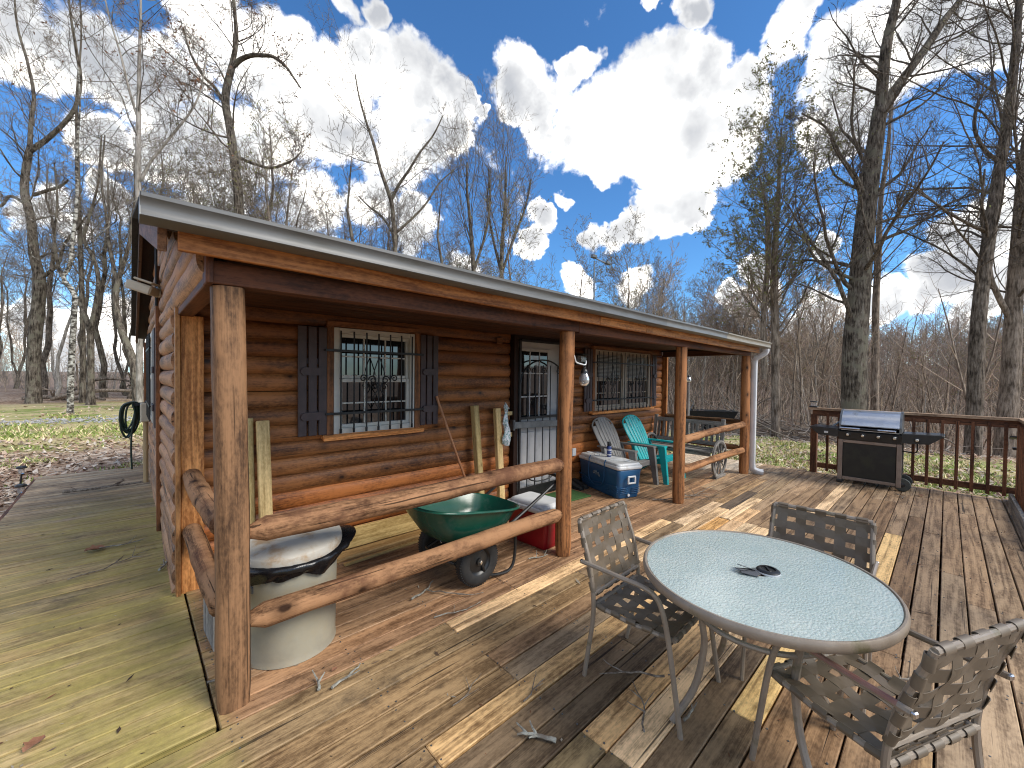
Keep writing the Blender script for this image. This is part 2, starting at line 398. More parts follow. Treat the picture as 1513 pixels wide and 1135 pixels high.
M['grey_plastic'] = mottled('grey_plastic', (0.155, 0.15, 0.145), (0.185, 0.18, 0.172), 0.5, 0, 6, 0.08, dirt=(0.12, 0.11, 0.10))
M['teal'] = mottled('teal_plastic', (0.004, 0.40, 0.41), (0.004, 0.35, 0.37), 0.42, 0, 6, 0.08, dirt=(0.02, 0.25, 0.26))
M['taupe'] = mottled('taupe_powder_coat', (0.24, 0.195, 0.15), (0.285, 0.235, 0.185), 0.40, 0.1, 14, 0.12, dirt=(0.13, 0.115, 0.06), dscale=7, dlo=0.55, dhi=0.72)
M['taupe_red'] = mottled('rubbed_red_coat', (0.22, 0.10, 0.075), (0.27, 0.15, 0.115), 0.4, 0.15, 14, 0.12)
M['strap'] = mottled('vinyl_strap', (0.112, 0.086, 0.058), (0.155, 0.12, 0.084), 0.5, 0, 5, 0.06, dirt=(0.115, 0.092, 0.06), dlo=0.56, dhi=0.75)
M['concrete_white'] = mottled('old_white_paint', (0.68, 0.68, 0.66), (0.6, 0.6, 0.58), 0.5, 0, 5, 0.05)
M['downspout'] = mottled('white_downspout', (0.66, 0.66, 0.66), (0.58, 0.585, 0.59), 0.4, 0.0, 5, 0.05, dirt=(0.45, 0.43, 0.38), dlo=0.55, dhi=0.8)
M['beige'] = mottled('beige_plastic', (0.50, 0.44, 0.33), (0.44, 0.38, 0.28), 0.5, 0, 6)
M['tan_pipe'] = mottled('tan_pipe', (0.44, 0.31, 0.16), (0.38, 0.26, 0.13), 0.5, 0, 6)
M['hose'] = mottled('green_hose', (0.006, 0.022, 0.014), (0.010, 0.032, 0.02), 0.4, 0, 20)
M['mat_green'] = mottled('green_turf_mat', (0.03, 0.095, 0.02), (0.05, 0.13, 0.03), 0.9, 0, 120, 0.8, 0.01)
M['dark'] = mottled('dark_interior', (0.008, 0.007, 0.006), (0.012, 0.010, 0.008), 0.9)
M['twig'] = mottled('dead_twig', (0.10, 0.075, 0.055), (0.30, 0.26, 0.21), 0.85, 0, 30, 0.5, 0.004)
M['lichen_twig'] = mottled('lichen_twig', (0.36, 0.36, 0.31), (0.17, 0.145, 0.115), 0.9, 0, 26, 0.7, 0.005)
M['dead_leaf'] = mottled('dead_leaf', (0.20, 0.085, 0.045), (0.32, 0.16, 0.09), 0.8, 0, 14, 0.3)
M['curtain'] = mottled('pale_blind', (0.30, 0.29, 0.27), (0.24, 0.23, 0.215), 0.8, 0, 5)
M['bottle_blue'] = mottled('blue_label', (0.02, 0.04, 0.16), (0.03, 0.06, 0.22), 0.35)
M['label_white'] = mottled('white_label', (0.6, 0.6, 0.62), (0.5, 0.5, 0.53), 0.4)
M['stone'] = mottled('pale_stone', (0.42, 0.40, 0.37), (0.3, 0.29, 0.27), 0.85, 0, 12, 0.4)
M['tape'] = mottled('grey_tape', (0.05, 0.053, 0.058), (0.08, 0.083, 0.09), 0.5, 0, 12)
M['brush_fill'] = mottled('pale_wood_block', (0.50, 0.36, 0.17), (0.56, 0.42, 0.22), 0.6)

m, g, b = new_mat('window_glass', 0.03, 0, (0.010, 0.011, 0.012), 0.8)
b.inputs['Coat Weight'].default_value = 0.6; b.inputs['Coat Roughness'].default_value = 0.02
plug(g, b, normal=g.bump(g.noise(g.n('ShaderNodeNewGeometry'), 1.7, 2), 0.04, 0.05)); M['glass'] = m

m, g, b = new_mat('clear_bulb_glass', 0.05, 0, (0.8, 0.8, 0.8), 0.6)
b.inputs['Transmission Weight'].default_value = 0.75; M['bulb'] = m

m, g, b = new_mat('clear_bag', 0.2, 0, (0.75, 0.78, 0.80), 0.6)
_p = g.n('ShaderNodeNewGeometry')
_c = g.ramp(g.noise(_p, 40, 2), [(0.3, (0.75, 0.75, 0.76)), (0.5, (0.62, 0.66, 0.68)), (0.56, (0.10, 0.32, 0.30)), (0.66, (0.5, 0.5, 0.52)), (0.75, (0.40, 0.12, 0.10))])
plug(g, b, color=_c, normal=g.bump(g.noise(_p, 55, 3), 0.6, 0.01)); b.inputs['Alpha'].default_value = 0.85; M['clear_bag'] = m

# rippled table glass: clear-ish pane with a cool frosted underside
m, g, b = new_mat('rippled_table_glass', 0.12, 0, (0.42, 0.53, 0.53), 0.7)
_p = g.n('ShaderNodeNewGeometry')
_v = g.n('ShaderNodeTexVoronoi', {'Vector': g.vm('ADD', g.vm('MULTIPLY', _p, (1, 1.5, 1)), g.vm('SCALE', g.noise(_p, 30, 2, out=1), scale=0.02)), 'Scale': 80.0}, 0, feature='SMOOTH_F1')
_n = g.noise(_p, 190, 2)
_h = g.m('ADD', g.m('MULTIPLY', _v, 0.8), g.m('MULTIPLY', _n, 0.3))
_c = g.mix(g.sstep(g.noise(_p, 4, 5, 0.6), 0.35, 0.7), (0.70, 0.77, 0.735), (0.83, 0.86, 0.81))
_c = g.mix(g.m('MULTIPLY', g.sstep(_v, 0.12, 0.5), 0.42), _c, (0.36, 0.52, 0.51))  # light and dark of the ripples also put into the colour
plug(g, b, color=_c, normal=g.bump(_h, .7, 0.006))
b.inputs['Coat Weight'].default_value = 0.9; b.inputs['Coat Roughness'].default_value = 0.12
b.inputs['Subsurface Weight'].default_value = 0.0
_tr = g.n('ShaderNodeBsdfTransparent', {0: (0.80, 0.90, 0.89, 1)}); _tl = g.n('ShaderNodeBsdfTranslucent', {0: (0.55, 0.68, 0.67, 1)})
_a = g.n('ShaderNodeMixShader', {0: 0.22, 1: b.outputs[0], 2: _tl}); _a = g.n('ShaderNodeMixShader', {0: 0.16, 1: _a, 2: _tr})
g.nt.links.new(_a, g.nt.nodes['Material Output'].inputs[0]); M['table_glass'] = m

# ground: leaf litter and patchy spring grass
def ground_material():
    m, g, b = new_mat('leafy_ground', 0.95, 0, (0.2, 0.15, 0.1), 0.15)
    p = g.n('ShaderNodeNewGeometry')
    jit = g.vm('ADD', p, g.vm('SCALE', g.noise(p, 9, 2, out=1), scale=0.12))
    vo = g.n('ShaderNodeTexVoronoi', {'Vector': jit, 'Scale': 13.0}, 1)
    hsv = g.n('ShaderNodeSeparateColor', {0: vo})
    litter = g.ramp(hsv, [(0.0, (0.17, 0.11, 0.075)), (0.3, (0.36, 0.255, 0.18)), (0.6, (0.52, 0.40, 0.30)), (0.85, (0.64, 0.53, 0.42)), (1.0, (0.72, 0.63, 0.52))])
    litter = g.mix(g.sstep(g.noise(p, 0.35, 4), 0.35, 0.65), litter, g.mix(1.0, litter, (0.72, 0.60, 0.50), 'MULTIPLY'))
    grass = g.ramp(g.noise(p, 26, 4, 0.7), [(0.25, (0.08, 0.12, 0.025)), (0.5, (0.20, 0.27, 0.055)), (0.75, (0.42, 0.42, 0.15))])
    straw = g.ramp(g.noise(p, 19, 4, 0.7), [(0.3, (0.34, 0.28, 0.13)), (0.7, (0.64, 0.55, 0.30))])
    gn = g.noise(g.vm('MULTIPLY', p, (0.8, 1.3, 1)), 0.55, 6, 0.65)
    sx = g.n('ShaderNodeSeparateXYZ', {0: p}).node
    near = g.sstep(g.vm('LENGTH', p, out=1), 24, 36, 1, 0)
    lawn_l = g.m('MULTIPLY', g.sstep(sx.outputs[0], 3, 5, 1, 0), g.m('MULTIPLY', g.sstep(g.m('ADD', sx.outputs[1], g.m('MULTIPLY', g.noise(p, .7, 4), 2.0)), 13.6, 15.4), g.sstep(sx.outputs[1], 22, 30, 1, 0)))
    lawn_r = g.m('MULTIPLY', g.sstep(sx.outputs[0], 9.4, 10.6), g.sstep(sx.outputs[0], 14, 17, 1, 0))
    lawn = g.m('MULTIPLY', near, g.m('MAXIMUM', lawn_l, lawn_r))
    c = g.mix(g.m('MULTIPLY', lawn, g.sstep(gn, 0.30, 0.44)), litter, straw)
    c = g.mix(g.m('MULTIPLY', lawn, g.sstep(g.noise(g.vm('MULTIPLY', p, (0.7, 1.5, 1)), 0.8, 6, 0.7), 0.47, 0.60)), c, grass)
    far = g.sstep(g.vm('LENGTH', p, out=1), 24, 60)
    wood_floor = g.ramp(g.noise(p, 0.12, 6, 0.7), [(0.3, (0.16, 0.12, 0.09)), (0.55, (0.25, 0.18, 0.14)), (0.75, (0.31, 0.215, 0.18))])
    wood_floor = g.mix(0.5, wood_floor, g.ramp(g.noise(p, 1.7, 6, 0.75), [(0.3, (0.13, 0.095, 0.075)), (0.7, (0.36, 0.27, 0.21))]))
    c = g.mix(far, c, wood_floor)
    plug(g, b, color=c, normal=g.bump(g.m('ADD', g.n('ShaderNodeTexVoronoi', {'Vector': jit, 'Scale': 13.0}, 0), g.noise(p, 40, 3)), 0.7, 0.05))
    return m
M['ground'] = ground_material()
m, g, b = new_mat('litter_leaf', 0.72, 0, (0.4, 0.25, 0.15), 0.25)
_t = g.n('ShaderNodeAttribute', out=0, attribute_name='tone'); plug(g, b, color=_t); M['leaf_tone'] = m
m, g, b = new_mat('grass_blade', 0.7, 0, (0.1, 0.2, 0.05), 0.3)
_t = g.n('ShaderNodeAttribute', out=0, attribute_name='tone'); plug(g, b, color=_t); M['blade'] = m
M['gravel'] = mottled('grey_gravel', (0.40, 0.395, 0.385), (0.62, 0.61, 0.60), 0.9, 0, 30, 0.9, 0.03)

def bark(name, c1, c2, c3, sc=6, moss=None):
    m, g, b = new_mat(name, 0.9, 0, c2, 0.15)
    v = g.n('ShaderNodeNewGeometry')
    co = g.vm('MULTIPLY', v, (1, 1, 0.16))
    n1 = g.noise(co, sc * 3.2, 5, 0.7); n2 = g.noise(v, sc * 0.5, 4, 0.6)
    c = g.ramp(g.m('ADD', g.m('MULTIPLY', n1, 0.7), g.m('MULTIPLY', n2, 0.3)), [(0.40, c1), (0.5, c2), (0.62, c3)])
    if moss: c = g.mix(g.sstep(n2, 0.5, 0.66), c, moss)
    plug(g, b, color=c, normal=g.bump(n1, 0.9, 0.03))
    return m
M['bark'] = bark('oak_bark', (0.026, 0.021, 0.016), (0.115, 0.093, 0.072), (0.27, 0.235, 0.19), 6, (0.17, 0.155, 0.115))
M['bark_dark'] = bark('dark_bark', (0.035, 0.028, 0.021), (0.125, 0.10, 0.078), (0.26, 0.22, 0.18), 7)
M['bark_pale'] = bark('pale_bark', (0.16, 0.14, 0.115), (0.30, 0.27, 0.23), (0.45, 0.41, 0.365), 5)
M['bark_brown'] = bark('young_bark', (0.08, 0.06, 0.044), (0.22, 0.175, 0.135), (0.38, 0.315, 0.25), 6)
m, g, b = new_mat('birch_bark', 0.8, 0, (0.5, 0.5, 0.45), 0.2)
_v = g.n('ShaderNodeNewGeometry')
plug(g, b, color=g.ramp(g.noise(g.vm('MULTIPLY', _v, (1, 1, 1.6)), 7, 5, 0.7), [(0.42, (0.03, 0.026, 0.022)), (0.5, (0.16, 0.14, 0.115)), (0.58, (0.46, 0.45, 0.40))], 'LINEAR'))
M['birch'] = m
M['twigs'] = mottled('fine_twigs', (0.17, 0.14, 0.113), (0.27, 0.23, 0.19), 0.9, 0, 2, 0.0)
M['twigs_dark'] = mottled('dark_twigs', (0.065, 0.052, 0.042), (0.12, 0.10, 0.082), 0.9, 0, 2, 0.0)
M['twigs_red'] = mottled('reddish_twigs', (0.28, 0.185, 0.15), (0.40, 0.28, 0.225), 0.9, 0, 1, 0.0)
M['twigs_tan'] = mottled('tan_twigs', (0.34, 0.26, 0.185), (0.50, 0.40, 0.30), 0.9, 0, 1, 0.0)
M['bud'] = mottled('yellow_green_buds', (0.17, 0.19, 0.045), (0.26, 0.24, 0.075), 0.8, 0, 3, 0.0)
M['oak_leaf'] = mottled('russet_oak_leaves', (0.13, 0.055, 0.022), (0.22, 0.10, 0.045), 0.8, 0, 3, 0.0)
M['pink_bud'] = mottled('pink_buds', (0.24, 0.11, 0.14), (0.30, 0.16, 0.16), 0.8, 0, 3, 0.0)
# ------------------------------------------------------------------ ground and deck (the setting)
def build_ground():
    a = np.concatenate([-np.geomspace(1000, 22, 22), np.linspace(-20, 30, 76), np.geomspace(32, 1000, 30)])
    bq = np.concatenate([-np.geomspace(1000, 22, 14), np.linspace(-20, 32, 78), np.geomspace(34, 1000, 30)])
    X, Y = np.meshgrid(a, bq, indexing='ij')
    mb = MB(); mb.grid(np.stack([X, Y, ground_z(X, Y)], -1))
    mb.build('ground', M['ground'], smooth=180, kind='structure')
build_ground()

PITCH = 0.137
def build_deck():
    mb = MB()
    joints = [0.925, 1.487, 2.117, 2.68, 3.24, 3.82, 4.40, 4.98, 5.55, 6.15, 6.75, 7.35, 7.95]
    OLD = (0.255, 0.18, 0.118)
    # k: row number counted from Y = 2.196 towards the camera; (x0, x1, colour)
    new = {0: [(1.487, 4.40, (0.60, 0.46, 0.30))], 2: [(3.24, 5.35, (0.53, 0.41, 0.28)), (5.35, 6.45, (0.15, 0.125, 0.105)), (6.45, 8.3, (0.30, 0.235, 0.17))],
           3: [(3.30, 4.4, (0.50, 0.37, 0.25)), (4.4, 4.95, (0.48, 0.30, 0.13)), (4.98, 6.15, (0.56, 0.45, 0.32)), (6.15, 7.95, (0.30, 0.24, 0.17))],
           1: [(2.68, 4.4, (0.27, 0.205, 0.14)), (4.4, 5.55, (0.56, 0.46, 0.35)), (5.55, 7.4, (0.40, 0.29, 0.18))],
           4: [(1.487, 2.68, (0.28, 0.225, 0.165)), (2.68, 4.98, (0.46, 0.345, 0.235)), (4.98, 5.6, (0.50, 0.37, 0.24))],
           5: [(0.925, 3.24, (0.48, 0.34, 0.185)), (3.24, 5.0, (0.50, 0.41, 0.30))],
           6: [(2.2, 2.68, (0.15, 0.118, 0.085)), (2.68, 4.98, (0.52, 0.42, 0.30)), (0.3, 2.2, (0.21, 0.16, 0.11))],
           7: [(0.5, 2.72, (0.14, 0.11, 0.078)), (2.72, 5.0, (0.30, 0.24, 0.18))],
           8: [(1.487, 3.24, (0.47, 0.33, 0.185)), (5.76, 8.70, (0.60, 0.47, 0.33)), (-1.0, 1.487, (0.19, 0.155, 0.095))],
           9: [(1.495, 3.6, (0.52, 0.41, 0.285)), (-1, 1.495, (0.19, 0.155, 0.10))],
           10: [(0.5, 2.7, (0.20, 0.155, 0.11))],
           11: [(2.117, 3.3, (0.66, 0.50, 0.25)), (-1, 2.117, (0.21, 0.165, 0.115))],
           13: [(4.2, 5.8, (0.62, 0.46, 0.245))], 12: [(4.1, 5.0, (0.48, 0.36, 0.22))]}
    def board(x0, x1, yc, w, col, z=0.0):
        n = max(1, int((x1 - x0) / 2.8)); w -= rng.uniform(0.006, 0.012)
        mb.box(((x0 + x1) / 2, yc + rng.uniform(-.0015, .0015), -0.019 + z + rng.uniform(-.002, .002)), (x1 - x0 - 0.003, w, 0.038), rot_x(rng.uniform(-.006, .006)), 0.004, 0, col)
    rows_front = range(-12, 22)
    for k in rows_front:
        y = 2.196 - (k + 0.5) * PITCH
        xl = 0.293 if k < 0 else -1.3
        xr = 8.72
        segs = []
        cur = xl
        for (a, b_, c) in sorted(new.get(k, [])):
            if a > cur: segs.append((cur, a, None))
            segs.append((max(a, cur), b_, c)); cur = b_
        if cur < xr: segs.append((cur, xr, None))
        for a, b_, c in segs:
            if c is not None:
                board(a, b_, y, PITCH, tone_of([min(.85, q * (1.26 if c[0] > .4 else .95)) for q in c], .06, .02)); continue
            while b_ - a > 0.05:
                js = [j for j in joints if a + 1.7 < j < a + 4.3]
                e = min(b_, rnd.choice(js) if js else b_)
                if b_ - e < 0.7: e = b_
                base = OLD
                if k < 0: base = (0.31, 0.205, 0.135)      # sheltered, reddish porch boards
                if k > 14 or a > 5: base = (0.34, 0.262, 0.19)
                if k < -1 and a > 7.2: base = (0.56, 0.52, 0.47)  # boards past the last post: bright sun put into their colour
                if a < 0.2 and k >= 0: base = (0.29, 0.215, 0.13)
                if k < -1 and e > 7.75 and a < 7.2:
                    board(a, 7.68, y, PITCH, tone_of(base, .14, .05)); board(7.68, e, y, PITCH, tone_of((0.55, 0.51, 0.46), .06, .02)); a = e; continue  # board split at the porch end, outer piece painted paler as sunlit
                board(a, e, y, PITCH, tone_of(base, .15, .045)); a = e
    # side walk along the gable end: its own rows, slightly off the porch rows
    y = 2.196 + 0.035
    while y < 9.25:
        w = 0.139
        base = (0.39, 0.32, 0.19) if y < 6.3 else (0.36, 0.315, 0.255)
        board(-1.0 - rng.uniform(0, .012), 0.284 + (0.0 if y < 3.8 else -0.03), y + w / 2, w, tone_of(base, .16 if y < 6.3 else .36, .05)); y += w  # wider tone spread on the far boards stands in for their bright sheen streaks
    dots = MB(); gx_ = [j for j in joints] + [0.34, -.25, -.85, 8.55]
    for k in range(-10, 20):
        y = 2.196 - (k + 0.5) * PITCH
        for x in gx_:
            if k < 0 and x < .3: continue
            for dx in ((-.018, .018) if rng.uniform() < .35 else (rng.uniform(-.01, .01),)):
                for dy in (-.042, .042):
                    c = np.array([x + dx + rng.uniform(-.004, .004), y + dy + rng.uniform(-.006, .006), 0]); a6 = np.arange(6) * np.pi / 3
                    ring = np.stack([c[0] + .0045 * np.cos(a6), c[1] + .0045 * np.sin(a6)], 1)
                    mb.add(np.concatenate([np.c_[ring, np.full(6, -.01)], np.c_[ring, np.full(6, .0026)]]), [tuple(range(6, 12))] + [(q, (q + 1) % 6, 6 + (q + 1) % 6, 6 + q) for q in range(6)], (.05, .042, .035), mi=1)
    mb.build('wooden_deck', [M['deck'], M['galv_dark']], kind='structure')
    sk = MB()
    sk.box((8.74, 0.85, -0.16), (0.035, 3.1, 0.28), grain=1); sk.box((-1.03, 5.7, -0.15), (0.035, 7.1, 0.25), grain=1); sk.box((-0.4, 9.27, -0.15), (1.3, 0.035, 0.25))
    sk.box((3.6, -0.84, -0.16), (10.2, 0.035, 0.28))
    for x in np.arange(-0.7, 8.7, 0.585): sk.box((x, 0.7 + (0.75 if x > 0.2 else 0), -0.13), (0.04, 3.0, 0.17), grain=1)
    sk.build('deck_framing', M['rail_wood'], kind='structure')
build_deck()

# ------------------------------------------------------------------ cabin
WY, WX = 3.83, 0.27            # front log wall plane, side log wall plane
X1, Y1 = 7.58, 9.40            # right and rear ends
cabin = thing('log_cabin', 'low brown log cabin with covered porch, grey gutter and barred windows', 'cabin', (WX, WY, 0))

def log_row(mb, p0, p1, out, z, pitch, bulge, tone, seed):
    """one milled half log from p0 to p1 (2-D), bulging towards out"""
    p0 = np.asarray(p0, float); p1 = np.asarray(p1, float); L = np.linalg.norm(p1 - p0); n = max(2, int(L / 0.16)); m = 9
    a = np.linspace(-1, 1, m); s = np.linspace(0, L, n)
    ph = rng.uniform(0, 6.28, 4)
    off = 0.004 * np.sin(s * 2.1 + ph[0]) + 0.0025 * np.sin(s * 6.3 + ph[1])
    prof = np.sqrt(np.maximum(0, 1 - (a * 0.985) ** 2)) ** 0.85
    d = (p1 - p0) / L; P = np.zeros((n, m, 3)); G = np.zeros((n, m, 3)); o = rng.uniform(-50, 50, 3)
    for i in range(n):
        P[i, :, :2] = p0 + d * s[i] + np.outer(prof * bulge + off[i], out)
        P[i, :, 2] = z + a * pitch * 0.5 + 0.003 * np.sin(s[i] * 1.7 + ph[2])
        G[i, :, 0] = s[i]; G[i, :, 1] = prof * bulge; G[i, :, 2] = a * pitch * 0.5
    flip = (d[0] * out[1] - d[1] * out[0]) > 0
    mb.grid(P, tone, gc=G + o, flip=not flip)
    for i, fl in ((0, True), (n - 1, False)):
        mb.add(P[i], [tuple(range(m))[::-1] if (fl != flip) else tuple(range(m))], tone, G[i] + o)

PT = 0.143
open_front = [(1.33, 2.17, 1.03, 2.04), (3.53, 4.50, 0.0, 2.13), (5.31, 7.06, 1.05, 2.05)]   # x0, x1, z0, z1
mb = MB()
for k in range(16):
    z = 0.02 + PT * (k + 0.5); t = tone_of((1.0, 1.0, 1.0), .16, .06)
    if z < 0.62: t = (t[0] * 1.3, t[1] * 1.15, t[2] * 1.0)  # low rows tinted brighter and warmer: sunlight under the eave put into the tone
    if z > 1.75: t = (t[0] * .66, t[1] * .58, t[2] * .52)  # top rows darkened: shade of the porch roof painted into the tone
    cuts = [(0.30, X1)]
    for x0, x1, z0, z1 in open_front:
        if z0 - .02 < z < z1 + .03:
            nc = []
            for a, b_ in cuts:
                if x1 <= a or x0 >= b_: nc.append((a, b_))
                else:
                    if x0 > a: nc.append((a, x0))
                    if x1 < b_: nc.append((x1, b_))
            cuts = nc
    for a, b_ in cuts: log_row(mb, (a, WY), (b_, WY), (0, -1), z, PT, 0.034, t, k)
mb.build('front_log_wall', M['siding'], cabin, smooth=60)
# gable side
mb = MB()
EY0, EZ, RY, RZ, EY1 = 2.02, 2.215, 5.8, 3.17, 9.62      # eave, ridge, rear eave (underside)
def roof_under(y): return EZ + (RZ - EZ) * ((y - EY0) / (RY - EY0) if y < RY else (EY1 - y) / (EY1 - RY))
for k in range(22):
    z = -0.10 + PT * (k + 0.5); t = tone_of((1.0, 1.0, 1.0), .14, .05)
    y0, y1 = (3.80, Y1)
    if z > 2.08:
        zz = z + PT * .5
        if zz > RZ - 0.03: continue
        y0 = max(2.30, EY0 + (zz - EZ) / (RZ - EZ) * (RY - EY0)); y1 = min(Y1, EY1 - (zz - EZ) / (RZ - EZ) * (EY1 - RY))
    segs = [(y0, y1)]
    if 1.02 < z < 2.06: segs = [(y0, 5.92), (7.05, y1)]
    for a, b_ in segs: log_row(mb, (WX, a), (WX, b_), (-1, 0), z, PT, 0.05, t, k)
mb.build('gable_log_wall', M['gable'], cabin, smooth=60)
mb = MB()   # other two walls, interior box and gable filler
for k in range(16):
    z = -0.10 + PT * (k + 0.5)
    log_row(mb, (X1, WY), (X1, Y1), (1, 0), z, PT, 0.045, tone_of((1, 1, 1), .14), k); log_row(mb, (WX, Y1), (X1, Y1), (0, 1), z, PT, 0.045, (1, 1, 1), k)
mb.build('rear_log_wall', M['siding'], cabin, smooth=60)
mb = MB()
mb.prism([(2.34, 2.1), (2.34, roof_under(2.34)), (RY, RZ), (EY1 - .15, roof_under(EY1 - .15)), (Y1 - .02, -0.2), (WY + .14, -0.2), (WY + .14, 2.1)], 0, WX + 0.02, WX + 0.06)
mb.prism([(2.34, 2.1), (2.34, roof_under(2.34)), (RY, RZ), (EY1 - .15, roof_under(EY1 - .15)), (Y1 - .02, -0.2), (WY + .14, -0.2), (WY + .14, 2.1)], 0, X1 - 0.06, X1 - 0.02)
mb.box(((WX + X1) / 2, WY + .30, 1.0), (X1 - WX - .14, .02, 2.3)); mb.box(((WX + X1) / 2, Y1 - .08, 1.0), (X1 - WX - .14, .02, 2.3))
mb.build('inner_lining', M['dark'], cabin)
# vertical joint strips on the gable wall, corner boards
mb = MB()
mb.box((0.212, 5.42, 1.28), (0.035, 0.085, 2.75), grain=2); mb.build('joint_strip', M['trim'], cabin); mb = MB(); mb.box((0.212, Y1 - .02, 1.0), (0.05, 0.10, 2.2), grain=2)
mb.build('joint_strip', M['trim'], cabin)
mb = MB(); mb.box((0.337, 3.775, 1.0), (0.135, 0.05, 2.02), grain=2, tone=(1.25, 1.2, 1.1)); mb.box((0.252, 3.76, 1.02), (0.03, 0.085, 2.08), grain=2, tone=(.8, .85, .9)); mb.build('corner_board', M['fascia'], cabin)
mb = MB(); mb.box((7.625, 3.78, 1.02), (0.045, 0.13, 2.04), grain=2, tone=(.85, .8, .75)); mb.build('corner_board', M['fascia'], cabin)

# roof
def sag(x): return -0.052 * x / 7.75
mb = MB(); n = 13
xs = np.linspace(0.03, 7.80, n)
for (ya, za, yb, zb) in ((EY0 + .03, EZ + .014, RY, RZ + .02), (EY1, EZ + .0, RY, RZ + .02)):
    for i in range(n - 1):
        x0, x1 = xs[i], xs[i + 1]
        P = [(x0, ya, za + sag(x0)), (x1, ya, za + sag(x1)), (x1, yb, zb), (x0, yb, zb)]
        Q = [(p[0], p[1], p[2] + .02) for p in P]
        F = [(0, 1, 2, 3), (4, 7, 6, 5), (0, 4, 5, 1), (1, 5, 6, 2), (2, 6, 7, 3), (3, 7, 4, 0)]
        if ya > yb: F = [f[::-1] for f in F]
        F = [f[::-1] for f in F]
        mb.add(P + Q, F)
mb.build('roof', M['shingle'], cabin, smooth=0)
mb = MB()   # rake boards at both gable ends
for x in (0.10, 7.74):
    mb.bar((x, EY0 + .14, EZ - .055), (x, RY, RZ - .055), 0.03, 0.15, tone=(.55, .5, .5)); mb.build('rake_board', M['gable'], cabin); mb = MB(); mb.bar((x, RY, RZ - .055), (x, EY1, EZ - .055), 0.03, 0.15, tone=(.3, .28, .28)); mb.build('rake_board', M['gable'], cabin); mb = MB()
mb = MB()   # soffit at the gable overhang and porch ceiling boards
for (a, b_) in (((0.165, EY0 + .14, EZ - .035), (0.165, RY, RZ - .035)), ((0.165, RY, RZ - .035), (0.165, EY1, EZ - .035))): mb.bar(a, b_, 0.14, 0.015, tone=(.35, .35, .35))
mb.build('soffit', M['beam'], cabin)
mb = MB()
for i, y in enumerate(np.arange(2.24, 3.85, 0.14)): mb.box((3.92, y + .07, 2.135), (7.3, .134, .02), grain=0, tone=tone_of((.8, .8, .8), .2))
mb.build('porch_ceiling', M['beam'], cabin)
# beam on the posts, side beams, fascia
mb = MB(); mb.box((1.59, 2.30, 2.052), (2.68, 0.09, 0.105), grain=0, tone=(1.1, 1, 1)); mb.box((5.27, 2.302, 2.044), (4.66, 0.086, 0.105), grain=0, tone=(1.35, 1.25, 1.2))
mb.box((0.262, 2.285, 2.06), (0.03, 0.11, 0.13), grain=2, tone=(1.6, 1.5, 1.5)); mb.build('porch_beam', M['beam'], cabin)
mb = MB(); mb.box((0.30, 3.06, 2.055), (0.09, 1.42, 0.105), grain=1, tone=(1.5, 1.5, 1.5)); mb.build('side_beam', M['beam'], cabin)
mb = MB(); mb.box((7.57, 3.06, 2.055), (0.09, 1.42, 0.105), grain=1); mb.build('side_beam', M['beam'], cabin)
mb = MB()
for a, b_, t in ((0.148, 3.10, (.95, .82, .72)), (3.104, 3.92, (1.25, 1.12, .95)), (3.924, 5.9, (1.2, 1.12, 1.0)), (5.904, 7.66, (.95, .9, .8))):
    z0, z1 = sag(a) * 1.3, sag(b_) * 1.3
    mb.bar((a, 2.165, 2.152 + z0), (b_, 2.165, 2.152 + z1), 0.034, 0.105, tone=t)
mb.build('fascia_board', M['fascia'], cabin)

# gutter: K profile swept along the eave
def gutter(mb, x0, x1, tone, n=10):
    prof = [(2.125, 2.245), (2.125, 2.166), (2.024, 2.166), (2.013, 2.172), (2.014, 2.186), (2.018, 2.205), (2.012, 2.224), (2.000, 2.236), (2.000, 2.250), (2.008, 2.252), (2.012, 2.240)]
    X = np.linspace(x0, x1, n); P = np.zeros((n, len(prof), 3))
    for i, x in enumerate(X):
        for j, (y, z) in enumerate(prof): P[i, j] = (x, y, z + sag(x) + 0.002 * math.sin(x * 2.7))
    mb.grid(P, tone)
    mb.grid(P + np.array([0, 0.002, 0.002]), tone, flip=True)
mb = MB(); gutter(mb, 0.032, 4.10, (.125, .125, .122), 18); gutter(mb, 4.102, 5.82, (.165, .165, .16), 9)
for x in (0.034, ):
    mb.prism([(2.125, 2.245), (2.125, 2.166), (2.024, 2.166), (2.013, 2.172), (2.014, 2.186), (2.018, 2.205), (2.012, 2.224), (2.000, 2.236), (2.000, 2.250)], 0, x - .004, x, (.26, .26, .255))
gut = mb.build('gutter', M['gutter'], cabin, smooth=40)
mb = MB(); gutter(mb, 5.80, 7.77, (.28, .245, .19), 8)
P = [(2.123, 2.245), (2.125, 2.166), (2.024, 2.166), (2.013, 2.172), (2.014, 2.186), (2.018, 2.205), (2.012, 2.224), (2.000, 2.236), (2.000, 2.250)]
mb.prism([(y, z + sag(7.77)) for y, z in P], 0, 7.768, 7.772, (.5, .47, .4))
mb.build('gutter', M['gutter'], cabin, smooth=40, label='beige gutter end section')
mb = MB()
pth = curve([(7.70, 2.06, 2.10), (7.70, 2.065, 2.045), (7.69, 2.13, 1.985), (7.685, 2.205, 1.94), (7.685, 2.225, 1.87)], 12)
rect = [(1.15, -.8), (1.15, .8), (.85, 1.05), (-.85, 1.05), (-1.15, .8), (-1.15, -.8), (-.85, -1.05), (.85, -1.05)]
mb.tube(pth, 0.033, 8, prof=rect); mb.tube([(7.685, 2.225, 1.9), (7.685, 2.225, 1.2), (7.685, 2.225, .55), (7.685, 2.225, .14)], 0.034, 8, prof=rect)
